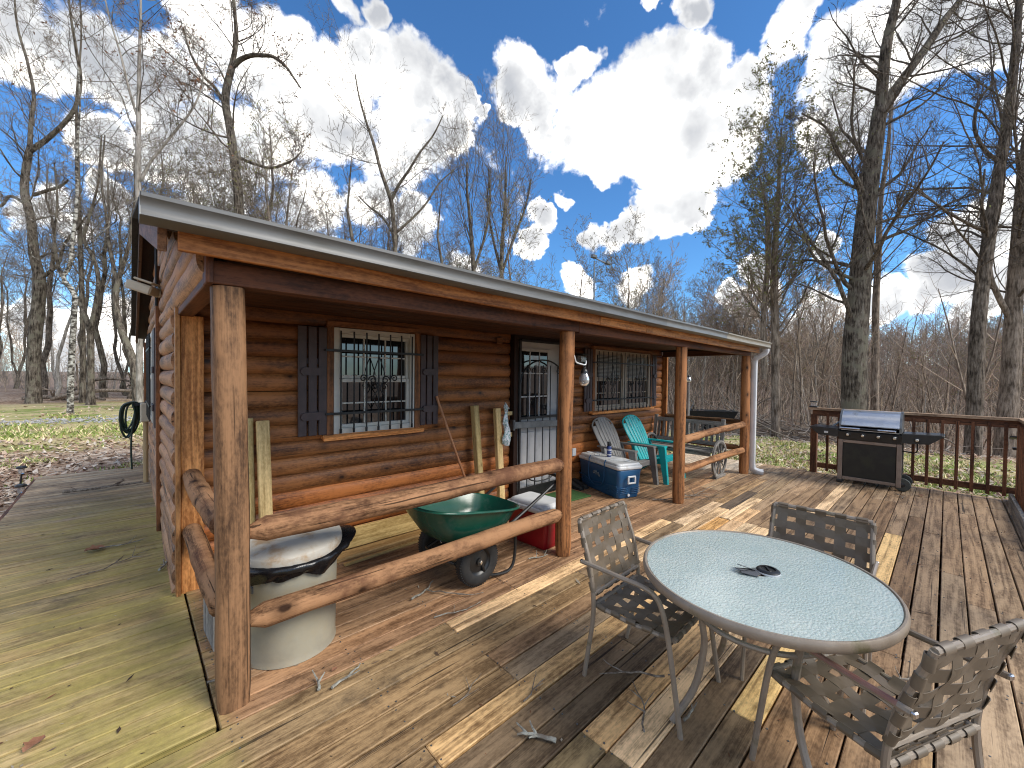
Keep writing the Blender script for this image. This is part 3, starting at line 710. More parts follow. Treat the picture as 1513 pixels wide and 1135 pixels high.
mb.tube(curve([(7.685, 2.225, .16), (7.69, 2.215, .08), (7.715, 2.15, .04), (7.745, 2.08, .028)], 8), np.linspace(.036, .041, 8), 8, prof=rect)
mb.build('downspout', M['downspout'], cabin, smooth=40)

# log posts and rails
def log_path(p, q, n=16, bow=0.006):
    p = np.asarray(p, float); q = np.asarray(q, float); t = np.linspace(0, 1, n)[:, None]
    P = p + (q - p) * t; ph = rng.uniform(0, 6.28, 3)
    P += bow * np.stack([np.sin(t[:, 0] * 5 + ph[0]), np.sin(t[:, 0] * 4 + ph[1]), np.sin(t[:, 0] * 6 + ph[2])], 1)
    return P
sq = []
for a in np.arange(20) / 20 * 2 * np.pi:
    c, s_ = np.cos(a), np.sin(a); k = (abs(c) ** 3.6 + abs(s_) ** 3.6) ** (-1 / 3.6); sq.append((c * k, s_ * k))
mb = MB(); P = log_path((0.366, 2.335, 0.0), (0.342, 2.325, 2.0), 18, .003); r = np.linspace(0.070, 0.066, 18); r[0] *= .93
mb.tube(P, r, 20, tone=(1.0, 1.0, 1.0), wob=.012, prof=sq); mb.build('porch_post', M['old_post'], cabin, smooth=50, label='squared corner post with long cracks')
for x, zt, rr in ((2.842, 2.0, .069), (5.14, 1.995, .071), (7.60, 1.99, .074)):
    mb = MB(); P = log_path((x, 2.33, 0.0), (x + .005, 2.33, zt), 22, .004); r = np.linspace(rr * 1.03, rr * .96, 22); r[0] *= .9
    mb.tube(P, r, 18, tone=tone_of((1.1, .98, .85), .06), wob=.02); mb.build('porch_post', M['post'], cabin, smooth=50)
def log_rail(p, q, rad, tone=(1, 1, 1), c0=True, c1=True):
    mb = MB(); n = 26; P = log_path(p, q, n, .006); r = np.full(n, rad)
    L = np.linalg.norm(np.asarray(q) - np.asarray(p)); t = np.linspace(0, L, n)
    ch = rad * 1.3
    P = np.vstack([P[0], P[0] + (P[1] - P[0]) * min(1, ch / t[1]) * .98, P[1:-1], P[-1] - (P[-1] - P[-2]) * min(1, ch / t[1]) * .98, P[-1]])
    r = np.concatenate([[rad * (.5 if c0 else 1), rad], r[1:-1], [rad, rad * (.5 if c1 else 1)]])
    mb.tube(P, r * rng.uniform(.97, 1.03, len(r)), 14, tone=tone, wob=.035); mb.build('porch_rail', M['rail'], cabin, smooth=50)
log_rail((0.42, 2.325, 0.815), (2.80, 2.325, 0.822), .063, (1, .97, .95)); log_rail((0.42, 2.325, 0.392), (2.80, 2.325, 0.375), .060, (1.0, .98, .95))
log_rail((5.19, 2.33, .80), (7.56, 2.33, .845), .050, (1.05, 1, .95)); log_rail((5.19, 2.33, .415), (7.56, 2.33, .40), .050, (1.1, 1.0, .9))
log_rail((0.325, 3.72, .845), (0.335, 2.38, .845), .058, (.95, .95, .95), c0=False); log_rail((0.325, 3.72, .455), (0.335, 2.38, .45), .058, (.95, .95, .95), c0=False)
log_rail((7.60, 3.72, .86), (7.60, 2.40, .86), .048, (.5, .5, .42), c0=False); log_rail((7.60, 3.72, .43), (7.60, 2.40, .43), .050, (.8, .7, .6), c0=False)

# windows
def scroll(mb, c, r, turns, s, y, rad=.006):
    a = np.linspace(0, turns * 2 * np.pi, 22); rr = np.linspace(r, r * .25, 22)
    mb.tube(np.stack([c[0] + s * rr * np.cos(a), np.full(22, y), c[1] + rr * np.sin(a)], 1), rad, 5)
def window(x0, x1, z0, z1, frame_mat, nx=3, blinds=False, part='window'):
    fm = MB(); yf = WY - 0.058; d = .10; w = .05
    for xa in (x0 + w / 2, x1 - w / 2): fm.box((xa, yf + d / 2, (z0 + z1) / 2), (w, d, z1 - z0), bev=.004)
    for za in (z0 + w / 2, z1 - w / 2): fm.box(((x0 + x1) / 2, yf + d / 2 + .002, za), (x1 - x0 - 2 * w - .002, d - .002, w), bev=.004)
    win = fm.build(part, frame_mat, cabin)
    zm = (z0 + z1) / 2 + .02
    for (za, zb, yo) in ((zm, z1 - w, .035), (z0 + w, zm, .018)):
        sm = MB(); sw = .032; xa, xb = x0 + w + .001, x1 - w - .001
        ys = yf + yo
        for xx in (xa + sw / 2, xb - sw / 2): sm.box((xx, ys + .015, (za + zb) / 2), (sw, .03, zb - za - .002), bev=.003)
        for zz in (za + sw / 2 + .001, zb - sw / 2 - .001): sm.box(((xa + xb) / 2, ys + .016, zz), (xb - xa - 2 * sw - .002, .028, sw), bev=.003)
        for i in range(1, nx): sm.box((xa + sw + (xb - xa - 2 * sw) * i / nx, ys + .018, (za + zb) / 2), (.014, .012, zb - za - 2 * sw - .004), bev=.002)
        sm.box(((xa + xb) / 2, ys + .0165, (za + zb) / 2), (xb - xa - 2 * sw - .002, .012, .014), bev=.002)
        sm.build('sash', frame_mat, win)
        pm = MB(); pm.box(((xa + xb) / 2, ys + .028, (za + zb) / 2), (xb - xa - sw, .006, zb - za - sw), bev=.001); pm.build('pane', M['glass'] if not (blinds and za > zm - .01) else M['glass'], win)
    if blinds:
        bm = MB()
        for z in np.arange(zm + .03, z1 - w - .02, .022): bm.box(((x0 + x1) / 2, yf + .020 + .0, z), (x1 - x0 - 2 * w - .10, .004, .016), bev=.001, tone=(1, 1, 1))
        bm.build('blind', M['curtain'], win)
    return win
def grille(win, x0, x1, z0, z1, nb, twin=False):
    y = WY - .095; gm = MB()
    for x in np.linspace(x0 + .05, x1 - .05, nb):
        gm.tube([(x, y, z0 + .02), (x, y, z1 - .02)], .0075, 6); gm.lathe([(.012, -.02), (.012, .02)], 6, (x, y, z0 + .04)); 
    for z in (z0 + .20, z1 - .20):
        gm.box(((x0 + x1) / 2, y - .006, z), (x1 - x0 + .17, .006, .022), bev=.001)
        for x in (x0 - .08, x1 + .08): gm.tube([(x, y, z), (x, WY - .01, z)], .009, 6)
    for cx in ([(x0 + x1) / 2] if not twin else [x0 + (x1 - x0) * .25, x0 + (x1 - x0) * .75]):
        zc = (z0 + z1) / 2
        for s_ in (-1, 1):
            pts = curve([(cx, y - .01, z1 - .24), (cx + s_ * .03, y - .01, zc + .16), (cx + s_ * .055, y - .01, zc + .06), (cx + s_ * .012, y - .01, zc - .06), (cx + s_ * .055, y - .01, zc - .15), (cx, y - .01, z0 + .22)], 26)
            gm.tube(pts, .0055, 5)
            scroll(gm, (cx + s_ * .065, zc + .02), .042, 1.3, s_, y - .01); scroll(gm, (cx + s_ * .155, zc + .035), .036, 1.3, -s_, y - .01)
            scroll(gm, (cx + s_ * .052, zc - .045), .035, 1.2, s_, y - .01)
    gm.build('security_grille', M['iron'], win)
def casing(win, x0, x1, z0, z1):
    tm = MB(); w = .06
    for xa in (x0 - w / 2 - .002, x1 + w / 2 + .002): tm.box((xa, WY - .03, (z0 + z1) / 2), (w, .075, z1 - z0 + .02), grain=2)
    tm.box(((x0 + x1) / 2, WY - .031, z1 + .03), (x1 - x0 + 2 * w, .075, .05)); tm.build('casing', M['trim'], win)
    sm = MB(); sm.box(((x0 + x1) / 2, WY - .055, z0 - .022), (x1 - x0 + .19, .09, .04), rot_x(.25), tone=(1.5, 1.35, 1.2)); sm.build('sill', M['fascia'], win)
w1 = window(1.343, 2.157, 1.055, 2.022, M['white_frame'], 3); casing(w1, 1.343, 2.157, 1.055, 2.022); grille(w1, 1.343, 2.157, 1.045, 2.01, 7)
w2 = window(5.32, 6.175, 1.065, 2.035, M['tan_frame'], 1, True); grille(w2, 5.32, 7.05, 1.04, 2.03, 14, True)
w3 = window(6.195, 7.05, 1.065, 2.035, M['tan_frame'], 1, True); casing(w2, 5.32, 7.05, 1.065, 2.035)

def shutter(x0, x1, z0, z1, axis='x', xw=None):
    mb = MB(); wd = (x1 - x0 - .03) / 3
    for i in range(3):
        xc = x0 + wd / 2 + i * (wd + .015)
        mb.box((xc, WY - .062, (z0 + z1) / 2), (wd, .022, z1 - z0), bev=.004, grain=2)
    for zb in (z0 + .20, z1 - .30): mb.box(((x0 + x1) / 2, WY - .047, zb), (x1 - x0 - .02, .014, .05))
    s_ = mb.build('shutter', M['shutter'], cabin)
    for zb in (z0 + .17, (z0 + z1) / 2 + .085):
        bm = MB(); h = .034; a = np.linspace(-np.pi / 2, np.pi / 2, 7)
        xr, xl = x1 - .045, x0 + .05
        poly = [(xr + h * np.cos(t), zb + h * np.sin(t)) for t in a] + [(xl - h * np.cos(t), zb + h * np.sin(t)) for t in a[::-1]]
        bm.prism(poly, 1, WY - .092, WY - .0735); bm.build('batten', M['shutter'], s_)
shutter(1.045, 1.28, 1.06, 2.01); shutter(2.222, 2.435, 1.075, 2.02); shutter(5.04, 5.235, 1.07, 2.03); shutter(7.125, 7.27, 1.07, 2.02)

# door with nine lights behind an iron gate
dm = MB(); dm.box((4.06, WY - .005, 1.04), (.86, .045, 2.03), bev=.003)
for (xa, xb, za, zb) in ((3.70, 3.97, .14, .86), (4.15, 4.42, .14, .86)):
    dm.box(((xa + xb) / 2, WY - .031, (za + zb) / 2), (xb - xa, .012, zb - za), bev=.005)
door = dm.build('door', M['door_white'], cabin)
fm = MB(); x0, x1, z0, z1 = 3.70, 4.25, 1.02, 1.95
for xa in (x0, x1): fm.box((xa, WY - .036, (z0 + z1) / 2), (.04, .018, z1 - z0 + .04), bev=.003)
for za in (z0, z1): fm.box(((x0 + x1) / 2, WY - .0365, za), (x1 - x0 - .042, .017, .04), bev=.003)
for i in (1, 2):
    fm.box((x0 + (x1 - x0) * i / 3, WY - .035, (z0 + z1) / 2), (.018, .014, z1 - z0 - .042), bev=.002); fm.box(((x0 + x1) / 2, WY - .0355, z0 + (z1 - z0) * i / 3), (x1 - x0 - .042, .014, .018), bev=.002)
fm.build('light_frame', M['door_white'], door)
pm = MB(); pm.box(((x0 + x1) / 2, WY - .031, (z0 + z1) / 2), (x1 - x0, .006, z1 - z0), bev=.001); pm.build('pane', M['glass'], door)
cm = MB()
for xa in (3.578, 4.545): cm.box((xa, WY - .05, 1.05), (.075, .10, 2.14), grain=2, tone=(.25, .25, .3))
cm.box((4.06, WY - .051, 2.105), (1.04, .10, .06), tone=(.25, .25, .3)); cm.build('door_casing', M['beam'], cabin)
gm = MB(); gx0, gx1, gz0, gz1, gy = 3.625, 4.50, .035, 2.06, WY - .115
for xa in (gx0, gx1): gm.box((xa, gy, (gz0 + gz1) / 2), (.032, .026, gz1 - gz0), bev=.003)
for za in (gz0, .78 + .28, gz1): gm.box(((gx0 + gx1) / 2, gy, za), (gx1 - gx0 - .034, .024, .03), bev=.003)
gm.box(((gx0 + gx1) / 2, gy, 0.10), (gx1 - gx0 - .034, .018, .12), bev=.003, tone=(1, 1, 1))
for x in np.linspace(gx0, gx1, 7)[1:-1]: gm.tube([(x, gy, gz0), (x, gy, 1.75 if abs(x - 4.06) < .4 else gz1)], .0075, 6)
a = np.linspace(np.pi, 0, 16); gm.tube(np.stack([4.06 + .43 * np.cos(a), np.full(16, gy - .012), 1.52 + .30 * np.sin(a)], 1), .011, 6)
a = np.linspace(np.pi, 0, 16)
for xx in (3.76, 4.06, 4.36): scroll(gm, (xx, 1.67), .05, 1.2, 1, gy - .012)
gm.tube(np.stack([4.06 + .30 * np.cos(-a), np.full(16, gy - .012), .32 + .12 * np.sin(-a)], 1), .009, 6)
gm.box((4.475, gy - .02, 1.08), (.05, .03, .15), bev=.004)
gate = gm.build('security_gate', M['iron'], cabin)
bm = MB(); bm.bar((3.50, gy - .035, .985), (4.50, gy - .035, .955), .012, .085, .003); bm.box((3.51, gy + .005, .985), (.03, .07, .13), bev=.003); bm.build('lock_bar', M['galv_dark'], gate)
mb = MB(); mb.box((3.50, WY - .055, .86), (.10, .035, .055)); mb.build('bracket_block', M['lumber'], cabin); mb = MB(); mb.box((3.50, WY - .055, 1.13), (.09, .035, .05)); mb.build('bracket_block', M['lumber'], cabin)
# side window on the gable wall, its grille and shutter
sw = MB()
for ya in (5.95, 7.02): sw.box((.215, ya, 1.54), (.07, .05, 1.0), grain=2)
for za in (1.06, 1.54, 2.02): sw.box((.217, 6.485, za), (.066, 1.018, .045))
side_win = sw.build('side_window', M['white_frame'], cabin)
pm = MB(); pm.box((.235, 6.485, 1.54), (.006, 1.02, .95), bev=.001); pm.build('pane', M['glass'], side_win)
gm = MB()
for y in np.linspace(6.02, 6.95, 7): gm.tube([(.165, y, 1.05), (.165, y, 2.03)], .0075, 6)
for z in (1.22, 1.86): gm.box((.16, 6.485, z), (.006, 1.1, .022), bev=.001); gm.tube([(.165, 5.94, z), (.23, 5.94, z)], .008, 6); gm.tube([(.165, 7.03, z), (.23, 7.03, z)], .008, 6)
gm.build('security_grille', M['iron'], side_win)
for y0_ in (5.50, 7.10):
    mb = MB()
    for i in range(3): mb.box((.200, y0_ + .06 + i * .125, 1.54), (.03, .115, 1.02), bev=.004)
    s_ = mb.build('shutter', M['shutter'], cabin)
    bm = MB()
    for z in (1.23, 1.62): bm = MB(); bm.box((.178, y0_ + .185, z), (.016, .33, .07), bev=.006); bm.build('batten', M['shutter'], s_)
mb = MB(); mb.box((4.83, WY - .05, .48), (.012 + .075, .022, .115), bev=.006); o_ = mb.build('power_outlet', M['white_plastic'], cabin)
mb = MB(); mb.box((2.20 + 1.13, WY - .05, 2.03), (.09, .02, .075), bev=.004); mb.build('junction_plate', M['trim'], cabin)
# meter pipe and box on the gable wall
mb = MB(); mb.box((.17, 7.85, 1.02), (.11, .24, .26), bev=.012); mbx = mb.build('meter_box', M['beige'], cabin)
mb = MB(); mb.tube([(.17, 7.82, .90), (.17, 7.82, .5), (.17, 7.82, .02)], .03, 10); mb.lathe([(.036, -.03), (.036, .03)], 10, (.17, 7.82, .52)); mb.build('conduit', M['tan_pipe'], mbx)
mb = MB()
mb.tube([(.20, 5.34, 2.25), (.20, 5.34, 2.9)], .012, 6); mb.build('cable', M['iron'], cabin)
# ------------------------------------------------------------------ loose things
# flood light on the gable
t = thing('floodlight', 'beige twin floodlight mounted high on the gable wall under the eave', 'floodlight', (.225, 5.20, 2.37))
mb = MB(); mb.lathe([(.001, 0), (.055, 0), (.055, .02), (.03, .035), (.001, .036)], 14, (.225, 5.20, 2.37), rot_y(-np.pi / 2)); mb.tube([(.20, 5.20, 2.37), (.16, 5.18, 2.39)], .018, 8); mb.build('bracket', M['beige'], t)
Rr = rot_z(R(-28)) @ rot_y(R(18))
mb = MB(); mb.box((.10, 5.14, 2.375), (.20, .16, .085), Rr, .012); mb.box((.135, 5.12, 2.435), (.15, .17, .02), Rr, .008); mb.build('lamp_head', M['beige'], t)
mb = MB(); mb.box(np.array((.10, 5.14, 2.375)) + Rr @ np.array((-.102, 0, -.002)), (.006, .14, .068), Rr, .002); mb.build('lens', M['white_plastic'], t)

# garden hose on a hanger at the rear corner
t = thing('garden_hose', 'dark green garden hose looped over a hanger at the rear corner of the cabin', 'hose', (.12, 9.25, 1.1))
mb = MB()
hr = np.random.default_rng(3)
for i in range(7):
    x0 = .02 + .022 * (i % 4) ; yb = 9.15 + .03 * (i // 2); h = .50 + hr.uniform(-.06, .12); w = .07 + hr.uniform(0, .04)
    mb.tube(curve([(x0, yb, 1.10), (x0 - w - .03, yb, 1.02), (x0 - w - .05, yb, 1.1 - h * .7), (x0 - .02 - w * .5, yb, 1.1 - h), (x0 + .02, yb, 1.1 - h * .7), (x0 + .05, yb, 1.0), (x0, yb, 1.10)], 26), .014, 7)
mb.tube(curve([(.04, 9.12, 1.08), (.07, 9.12, .9), (.03, 9.12, .6), (.02, 9.12, .3), (.03, 9.12, -.05), (.02, 9.13, -.27)], 22), .013, 7)
mb.build('hose_loops', M['hose'], t)
mb = MB(); mb.box((.13, 9.2, 1.06), (.16, .16, .05)); mb.box((.205, 9.2, 1.0), (.02, .2, .22)); mb.build('hanger', M['iron'], t)

# solar path lights
def path_light(name, loc, label, tilt):
    t = thing('path_light', label, 'path light', loc, 0, 'path lights beside the walk')
    mb = MB(); mb.tube([(0, 0, -.12), (tilt * .1, 0, .10), (tilt * .2, 0, .2)], .012, 7); mb.build('stake', M['black'], t, local=True)
    mb = MB(); mb.lathe([(.025, .2), (.034, .21), (.034, .28), (.03, .285)], 14, (tilt * .2, 0, 0)); mb.build('lens', M['bulb'], t, local=True)
    mb = MB(); mb.lathe([(.03, .283), (.06, .285), (.06, .30), (.045, .318), (.002, .322)], 16, (tilt * .2, 0, 0)); mb.build('cap', M['black'], t, local=True)
path_light('a', (-1.235, 9.75, float(ground_z(-1.23, 9.75)) + .10), 'upright black path light beside the far corner of the side walk', .1)
path_light('b', (-1.185, 8.65, float(ground_z(-1.2, 8.65)) + .02), 'tilted black path light at the edge of the side walk, nearer one', .5)

# ---- trash can
TC = (.70, 2.655)
class ZMB(MB):      # the can is a squat one: heights below are for a taller can
    def add(s, v, *a, **k):
        v = np.array(v, float); v[:, 2] *= .86; return MB.add(s, v, *a, **k)
t = thing('trash_can', 'galvanised metal trash can with rusty lid standing behind the porch rails', 'trash can', (*TC, 0))
mb = ZMB(); prof = [(.241, 0.0), (.249, .004), (.245, .03), (.245, .05), (.249, .30), (.253, .60), (.262, .628), (.266, .632), (.266, .645), (.258, .648), (.25, .64), (.235, .05), (.001, .045)]
mb.lathe(prof, 48, (*TC, 0), cap1=False); body = mb.build('body', M['galv'], t, smooth=30)
mb = ZMB(); n = 64; rows = []
br = np.random.default_rng(5)
for k in range(9):
    a = np.arange(n) / n * 2 * np.pi; z = .668 - k * .0125
    side = np.exp(-((np.angle(np.exp(1j * (a - R(0))))) / .55) ** 2)
    bulge = [.262, .285, .292, .291, .288, .282, .277, .274, .270][k]
    fold = .011 * np.abs(np.sin(a * 8.5 + k * .35 + .8 * np.sin(a * 3))) + .007 * np.abs(np.sin(a * 15 - k * .6)) + .003 * np.sin(a * 41) - .006
    r_ = bulge + fold * (k > 0) + side * [.0, .06, .08, .08, .07, .05, .03, .012, .0][k]
    zz = z - .015 * np.sin(a * 5 + 1) * (k > 4) - .012 * (k > 6) * np.sin(a * 9) + side * .05
    rows.append(np.stack([TC[0] + r_ * np.cos(a), TC[1] + r_ * np.sin(a), zz], -1))
mb.grid(np.array(rows), wrap=True, flip=True); mb.build('bin_bag', M['bag'], t, smooth=50)
mb = ZMB(); tl = rot_y(R(-3)) @ rot_x(R(4))
mb.lathe([(.274, -.050), (.280, -.053), (.282, -.046), (.280, -.012), (.276, .004), (.268, .012), (.25, .020), (.22, .032), (.15, .052), (.07, .064), (.001, .067)], 48, (*TC, .722), tl, cap0=False, cap1=False)
lid = mb.build('lid', M['lid'], t, smooth=30)
mb = ZMB(); mb.tube(curve([(TC[0] - .07, TC[1] + .05, .765), (TC[0] - .05, TC[1] + .05, .805), (TC[0] + .05, TC[1] + .05, .805), (TC[0] + .07, TC[1] + .05, .765)], 12), .007, 6); mb.build('handle', M['galv_dark'], lid)
for s_ in (-1, 1):
    mb = ZMB(); c0 = (TC[0] + .245 * np.cos(R(20 + (s_ > 0) * 180)), TC[1] + .245 * np.sin(R(20 + (s_ > 0) * 180)))
    mb.box((c0[0], c0[1], .50), (.09, .02, .05), rot_z(R(110)), .008); mb.build('side_handle', M['galv_dark'], t)
# grey block offcut behind the corner post
mb = MB(); mb.box((.36, 2.98, .125), (.045, .30, .25), rot_z(.05), .006, 2); tag(mb.build('board_offcut', M['grey_wood']), 'short grey board offcut standing behind the corner post', 'board')

# ---- leaning and lying lumber
def lumber(base, top, w, h, label, tone=(1, 1, 1), grp='new lumber leaning on the cabin wall', up=(0, 1, 0)):
    mb = MB(); mb.bar(base, top, w, h, .006, up=up, tone=tone); return tag(mb.build('lumber_board', M['lumber']), label, 'lumber', grp)
lumber((.665, 3.60, .0), (.668, 3.745, 1.245), .090, .038, 'taller new board leaning behind the squared corner post', (.85, .87, .8))
lumber((.765, 3.50, .0), (.768, 3.69, 1.225), .090, .045, 'wider new board leaning beside the squared corner post, with bold grain', (1.05, 1.03, 1))
lumber((2.945, 3.62, .0), (2.915, 3.735, 1.255), .075, .075, 'square new post leaning on the wall nearer the broom', (.8, .8, .72))
lumber((3.235, 3.60, .0), (3.245, 3.72, 1.21), .085, .06, 'new post leaning by the door with a plastic bag on it', (1.1, 1.06, 1))
lumber((.95, 3.70, .105), (2.92, 3.70, .105), .038, .185, 'long pale board standing on edge along the foot of the wall', (.90, .86, .72), 'lumber lying along the wall', (0, 0, 1))
lumber((.80, 3.54, .02), (2.75, 3.56, .02), .14, .036, 'long pale board lying flat below the wall behind the wheelbarrow', (.82, .70, .62), 'lumber lying along the wall', (0, 0, 1))
mb = MB(); mb.bar((1.30, 3.40, .012), (2.30, 3.45, .012), .035, .022, tone=(.95, .85, .7)); tag(mb.build('wood_strip', M['lumber']), 'thin pale wood strip on the deck behind the wheelbarrow', 'wood strip')
t = thing('broom', 'push broom with orange wooden handle leaning on the wall below the shutter', 'broom', (2.74, 3.50, 0))
mb = MB(); mb.tube([(2.405, 3.745, 1.375), (2.56, 3.63, .82), (2.72, 3.51, .27)], .0135, 8); mb.build('handle', M['handle_wood'], t)
mb = MB(); mb.box((2.735, 3.50, .25), (.11, .06, .10), rot_y(.25), .012); mb.build('head_block', M['brush_fill'], t)
mb = MB()
for i in range(60): mb.bar((2.70 + .0015 * i - .01, 3.47 + .06 * rnd.random(), .21), (2.69 + .0022 * i, 3.46 + .09 * rnd.random(), .02), .004, .004, .001)
mb.build('bristles', M['twig'], t)
# plastic bag hanging on the leaning post
mb = MB(); rows = []
for k in range(14):
    z = 1.255 - k * .038; w = [.02, .03, .024, .018, .026, .034, .038, .036, .04, .045, .05, .055, .05, .035][k]; a = np.arange(18) / 18 * 2 * np.pi
    rr = w * (1 + .25 * np.sin(3 * a + k) + .12 * np.sin(7 * a - k * 2))
    rows.append(np.stack([3.325 + rr * np.cos(a) + .008 * math.sin(k), 3.655 + rr * .55 * np.sin(a) - k * .003, np.full(18, z)], -1))
mb.grid(np.array(rows), wrap=True, flip=True); mb.bar((3.32, 3.66, 1.28), (3.36, 3.65, 1.22), .03, .01); mb.bar((3.34, 3.65, 1.24), (3.375, 3.65, 1.20), .025, .008)
tag(mb.build('plastic_bag', M['clear_bag'], smooth=60), 'crumpled clear plastic bag hanging on the new post by the door', 'bag')

# ---- wheelbarrow
t = thing('wheelbarrow', 'green two-wheeled wheelbarrow parked behind the log rails', 'wheelbarrow', (1.95, 2.66, 0))
cx, cy = 1.96, 2.67
def tray_ring(x0, x1, hw0, hw1, z0, z1, n=48, e=3.4):
    P = []
    for a in np.arange(n) / n * 2 * np.pi:
        c, s_ = np.cos(a), np.sin(a); k = (abs(c) ** e + abs(s_) ** e) ** (-1 / e); u = c * k; v = s_ * k
        tt = (u + 1) / 2; x = x0 + (x1 - x0) * tt; hw = hw0 + (hw1 - hw0) * tt
        P.append((x, cy + v * hw, z0 + (z1 - z0) * tt))
    return np.array(P)
outer = [tray_ring(1.455, 2.445, .355, .315, .662, .492), tray_ring(1.468, 2.43, .345, .305, .668, .497), tray_ring(1.475, 2.42, .338, .30, .660, .488),
         tray_ring(1.56, 2.36, .29, .265, .52, .40), tray_ring(1.65, 2.28, .235, .225, .385, .325), tray_ring(1.71, 2.20, .20, .195, .35, .30)]
mb = MB(); mb.grid(np.array(outer), wrap=True, flip=False)
inner = [p + np.array([0, 0, .006]) for p in outer[1:]]
mb.grid(np.array([outer[0], outer[1] + np.array([0, 0, .004])] + [p + np.array([0, 0, .005]) for p in outer[2:]]), wrap=True, flip=True)
mb.add(outer[-1], [tuple(range(48))]); mb.add(outer[-1] + np.array([0, 0, .006]), [tuple(range(48))[::-1]])
tray = mb.build('tray', M['green'], t, smooth=60)
mb = MB(); mb.tube(outer[0], .008, 8, closed=True); mb.build('rolled_rim', M['green'], tray)
mb = MB(); hy = (2.41, 2.93)
path = curve([(1.76, hy[0] + .06, .20), (1.93, hy[0] + .02, .235), (2.2, hy[0], .37), (2.45, hy[0] - .01, .485), (2.80, hy[0] - .02, .655), (2.86, hy[0] + .02, .685), (2.875, 2.67, .69), (2.86, hy[1] - .02, .685), (2.80, hy[1] + .02, .655), (2.45, hy[1] + .01, .485), (2.2, hy[1], .37), (1.93, hy[1] - .02, .235), (1.76, hy[1] - .06, .20)], 70)
mb.tube(path, .0135, 8); mb.tube([(1.76, hy[0] + .06, .20), (1.72, 2.67, .20), (1.76, hy[1] - .06, .20)], .012, 8); mb.build('handle_frame', M['black'], t)
for y in hy:
    mb = MB(); mb.tube(curve([(2.30, y, .40), (2.32, y, .26), (2.31, y, .10), (2.27, y, .03), (2.18, y, .018), (2.02, y, .06), (1.96, y, .17)], 26), .0125, 8); mb.build('support_leg', M['black'], t)
mb = MB(); mb.tube([(1.94, 2.38, .185), (1.94, 3.02, .185)], .009, 8); mb.build('axle', M['chrome'], t)
for y in (2.43, 2.97):
    rw = rot_x(np.pi / 2); c = (1.94, y, .185)
    mb = MB(); mb.lathe([(.100, -.034), (.118, -.042), (.152, -.043), (.172, -.036), (.181, -.022), (.184, 0), (.181, .022), (.172, .036), (.152, .043), (.118, .042), (.100, .034)], 40, c, rw, cap0=False, cap1=False)
    for i in range(56):
        a = i / 56 * 2 * np.pi
        for s_ in (-1, 1):
            mb.box((1.94 + .180 * np.cos(a + s_ * .02), y + s_ * .02, .185 + .180 * np.sin(a + s_ * .02)), (.010, .026, .007), rot_y(-a), .002)
    wh = mb.build('wheel', M['rubber'], t, smooth=50)
    mb = MB(); mb.lathe([(.104, -.036), (.108, -.030), (.100, -.026), (.092, -.020), (.085, -.012), (.05, -.016), (.03, -.02), (.028, -.038), (.001, -.04)], 32, c, rw, cap0=False, cap1=False)
    mb.lathe([(.104, .036), (.108, .030), (.100, .026), (.092, .020), (.085, .012), (.05, .016), (.03, .02), (.028, .038), (.001, .04)], 32, c, rw, cap0=False, cap1=False)
    mb.build('rim', M['black'], wh, smooth=40)
    mb = MB(); mb.lathe([(.001, -.048), (.012, -.048), (.016, -.042), (.016, .042), (.012, .048), (.001, .048)], 10, c, rw); mb.box((1.94, y - .046, .185), (.008, .006, .035)); mb.build('hub_nut', M['chrome'], wh)

# ---- red cooler
def rbox(mb, c, sx, sy, z0, z1, tx, ty, r=.03, rz=0.0, nz=5, segs=7, tone=(1, 1, 1), top=True, bottom=True, edge=.012, mi=0):
    """rounded box that tapers from (sx,sy) at z0 to (tx,ty) at z1"""
    rings = []
    zs = [z0, z0 + edge * .4, z0 + edge] + list(np.linspace(z0 + edge, z1 - edge, nz)[1:-1]) + [z1 - edge, z1 - edge * .4, z1]
    ins = [edge, edge * .3, 0] + [0] * (nz - 2) + [0, edge * .3, edge]
    for z, i_ in zip(zs, ins):
        k = (z - z0) / (z1 - z0); hx = (sx + (tx - sx) * k) / 2 - i_; hy = (sy + (ty - sy) * k) / 2 - i_; P = []
        rr = max(.004, r - i_ * .5)
        for q, (qx, qy) in enumerate(((1, 1), (-1, 1), (-1, -1), (1, -1))):
            for a in np.linspace(0, np.pi / 2, segs) + q * np.pi / 2: P.append((qx * (hx - rr) + rr * np.cos(a), qy * (hy - rr) + rr * np.sin(a), z))
        rings.append(P)
    P = np.array(rings); W = P.reshape(-1, 3) @ rot_z(rz).T + np.array([c[0], c[1], 0]); n, m = P.shape[:2]
    mb.grid(W.reshape(n, m, 3), tone, mi, wrap=True)
    if top: mb.add(W.reshape(n, m, 3)[-1], [tuple(range(m))], tone, mi=mi)
    if bottom: mb.add(W.reshape(n, m, 3)[0], [tuple(range(m))[::-1]], tone, mi=mi)
t = thing('red_cooler', 'red cooler with a white lid under the wheelbarrow handles', 'cooler', (2.90, 2.72, 0), 0)
mb = MB(); rbox(mb, (2.91, 2.72), .31, .46, .0, .325, .35, .52, .035, .05); mb.build('body', M['red'], t, smooth=50)
mb = MB(); rbox(mb, (2.91, 2.72), .365, .535, .327, .375, .365, .535, .035, .05, 3); rbox(mb, (2.91, 2.72), .33, .49, .373, .41, .29, .44, .04, .05, 3, bottom=False, edge=.014); mb.build('lid', M['white_plastic'], t, smooth=50)
mb = MB(); mb.tube(curve([(2.93, 2.462, .27), (2.95, 2.445, .25), (2.95, 2.445, .18), (2.93, 2.462, .16)], 10), .011, 8); mb.build('handle', M['white_plastic'], t)

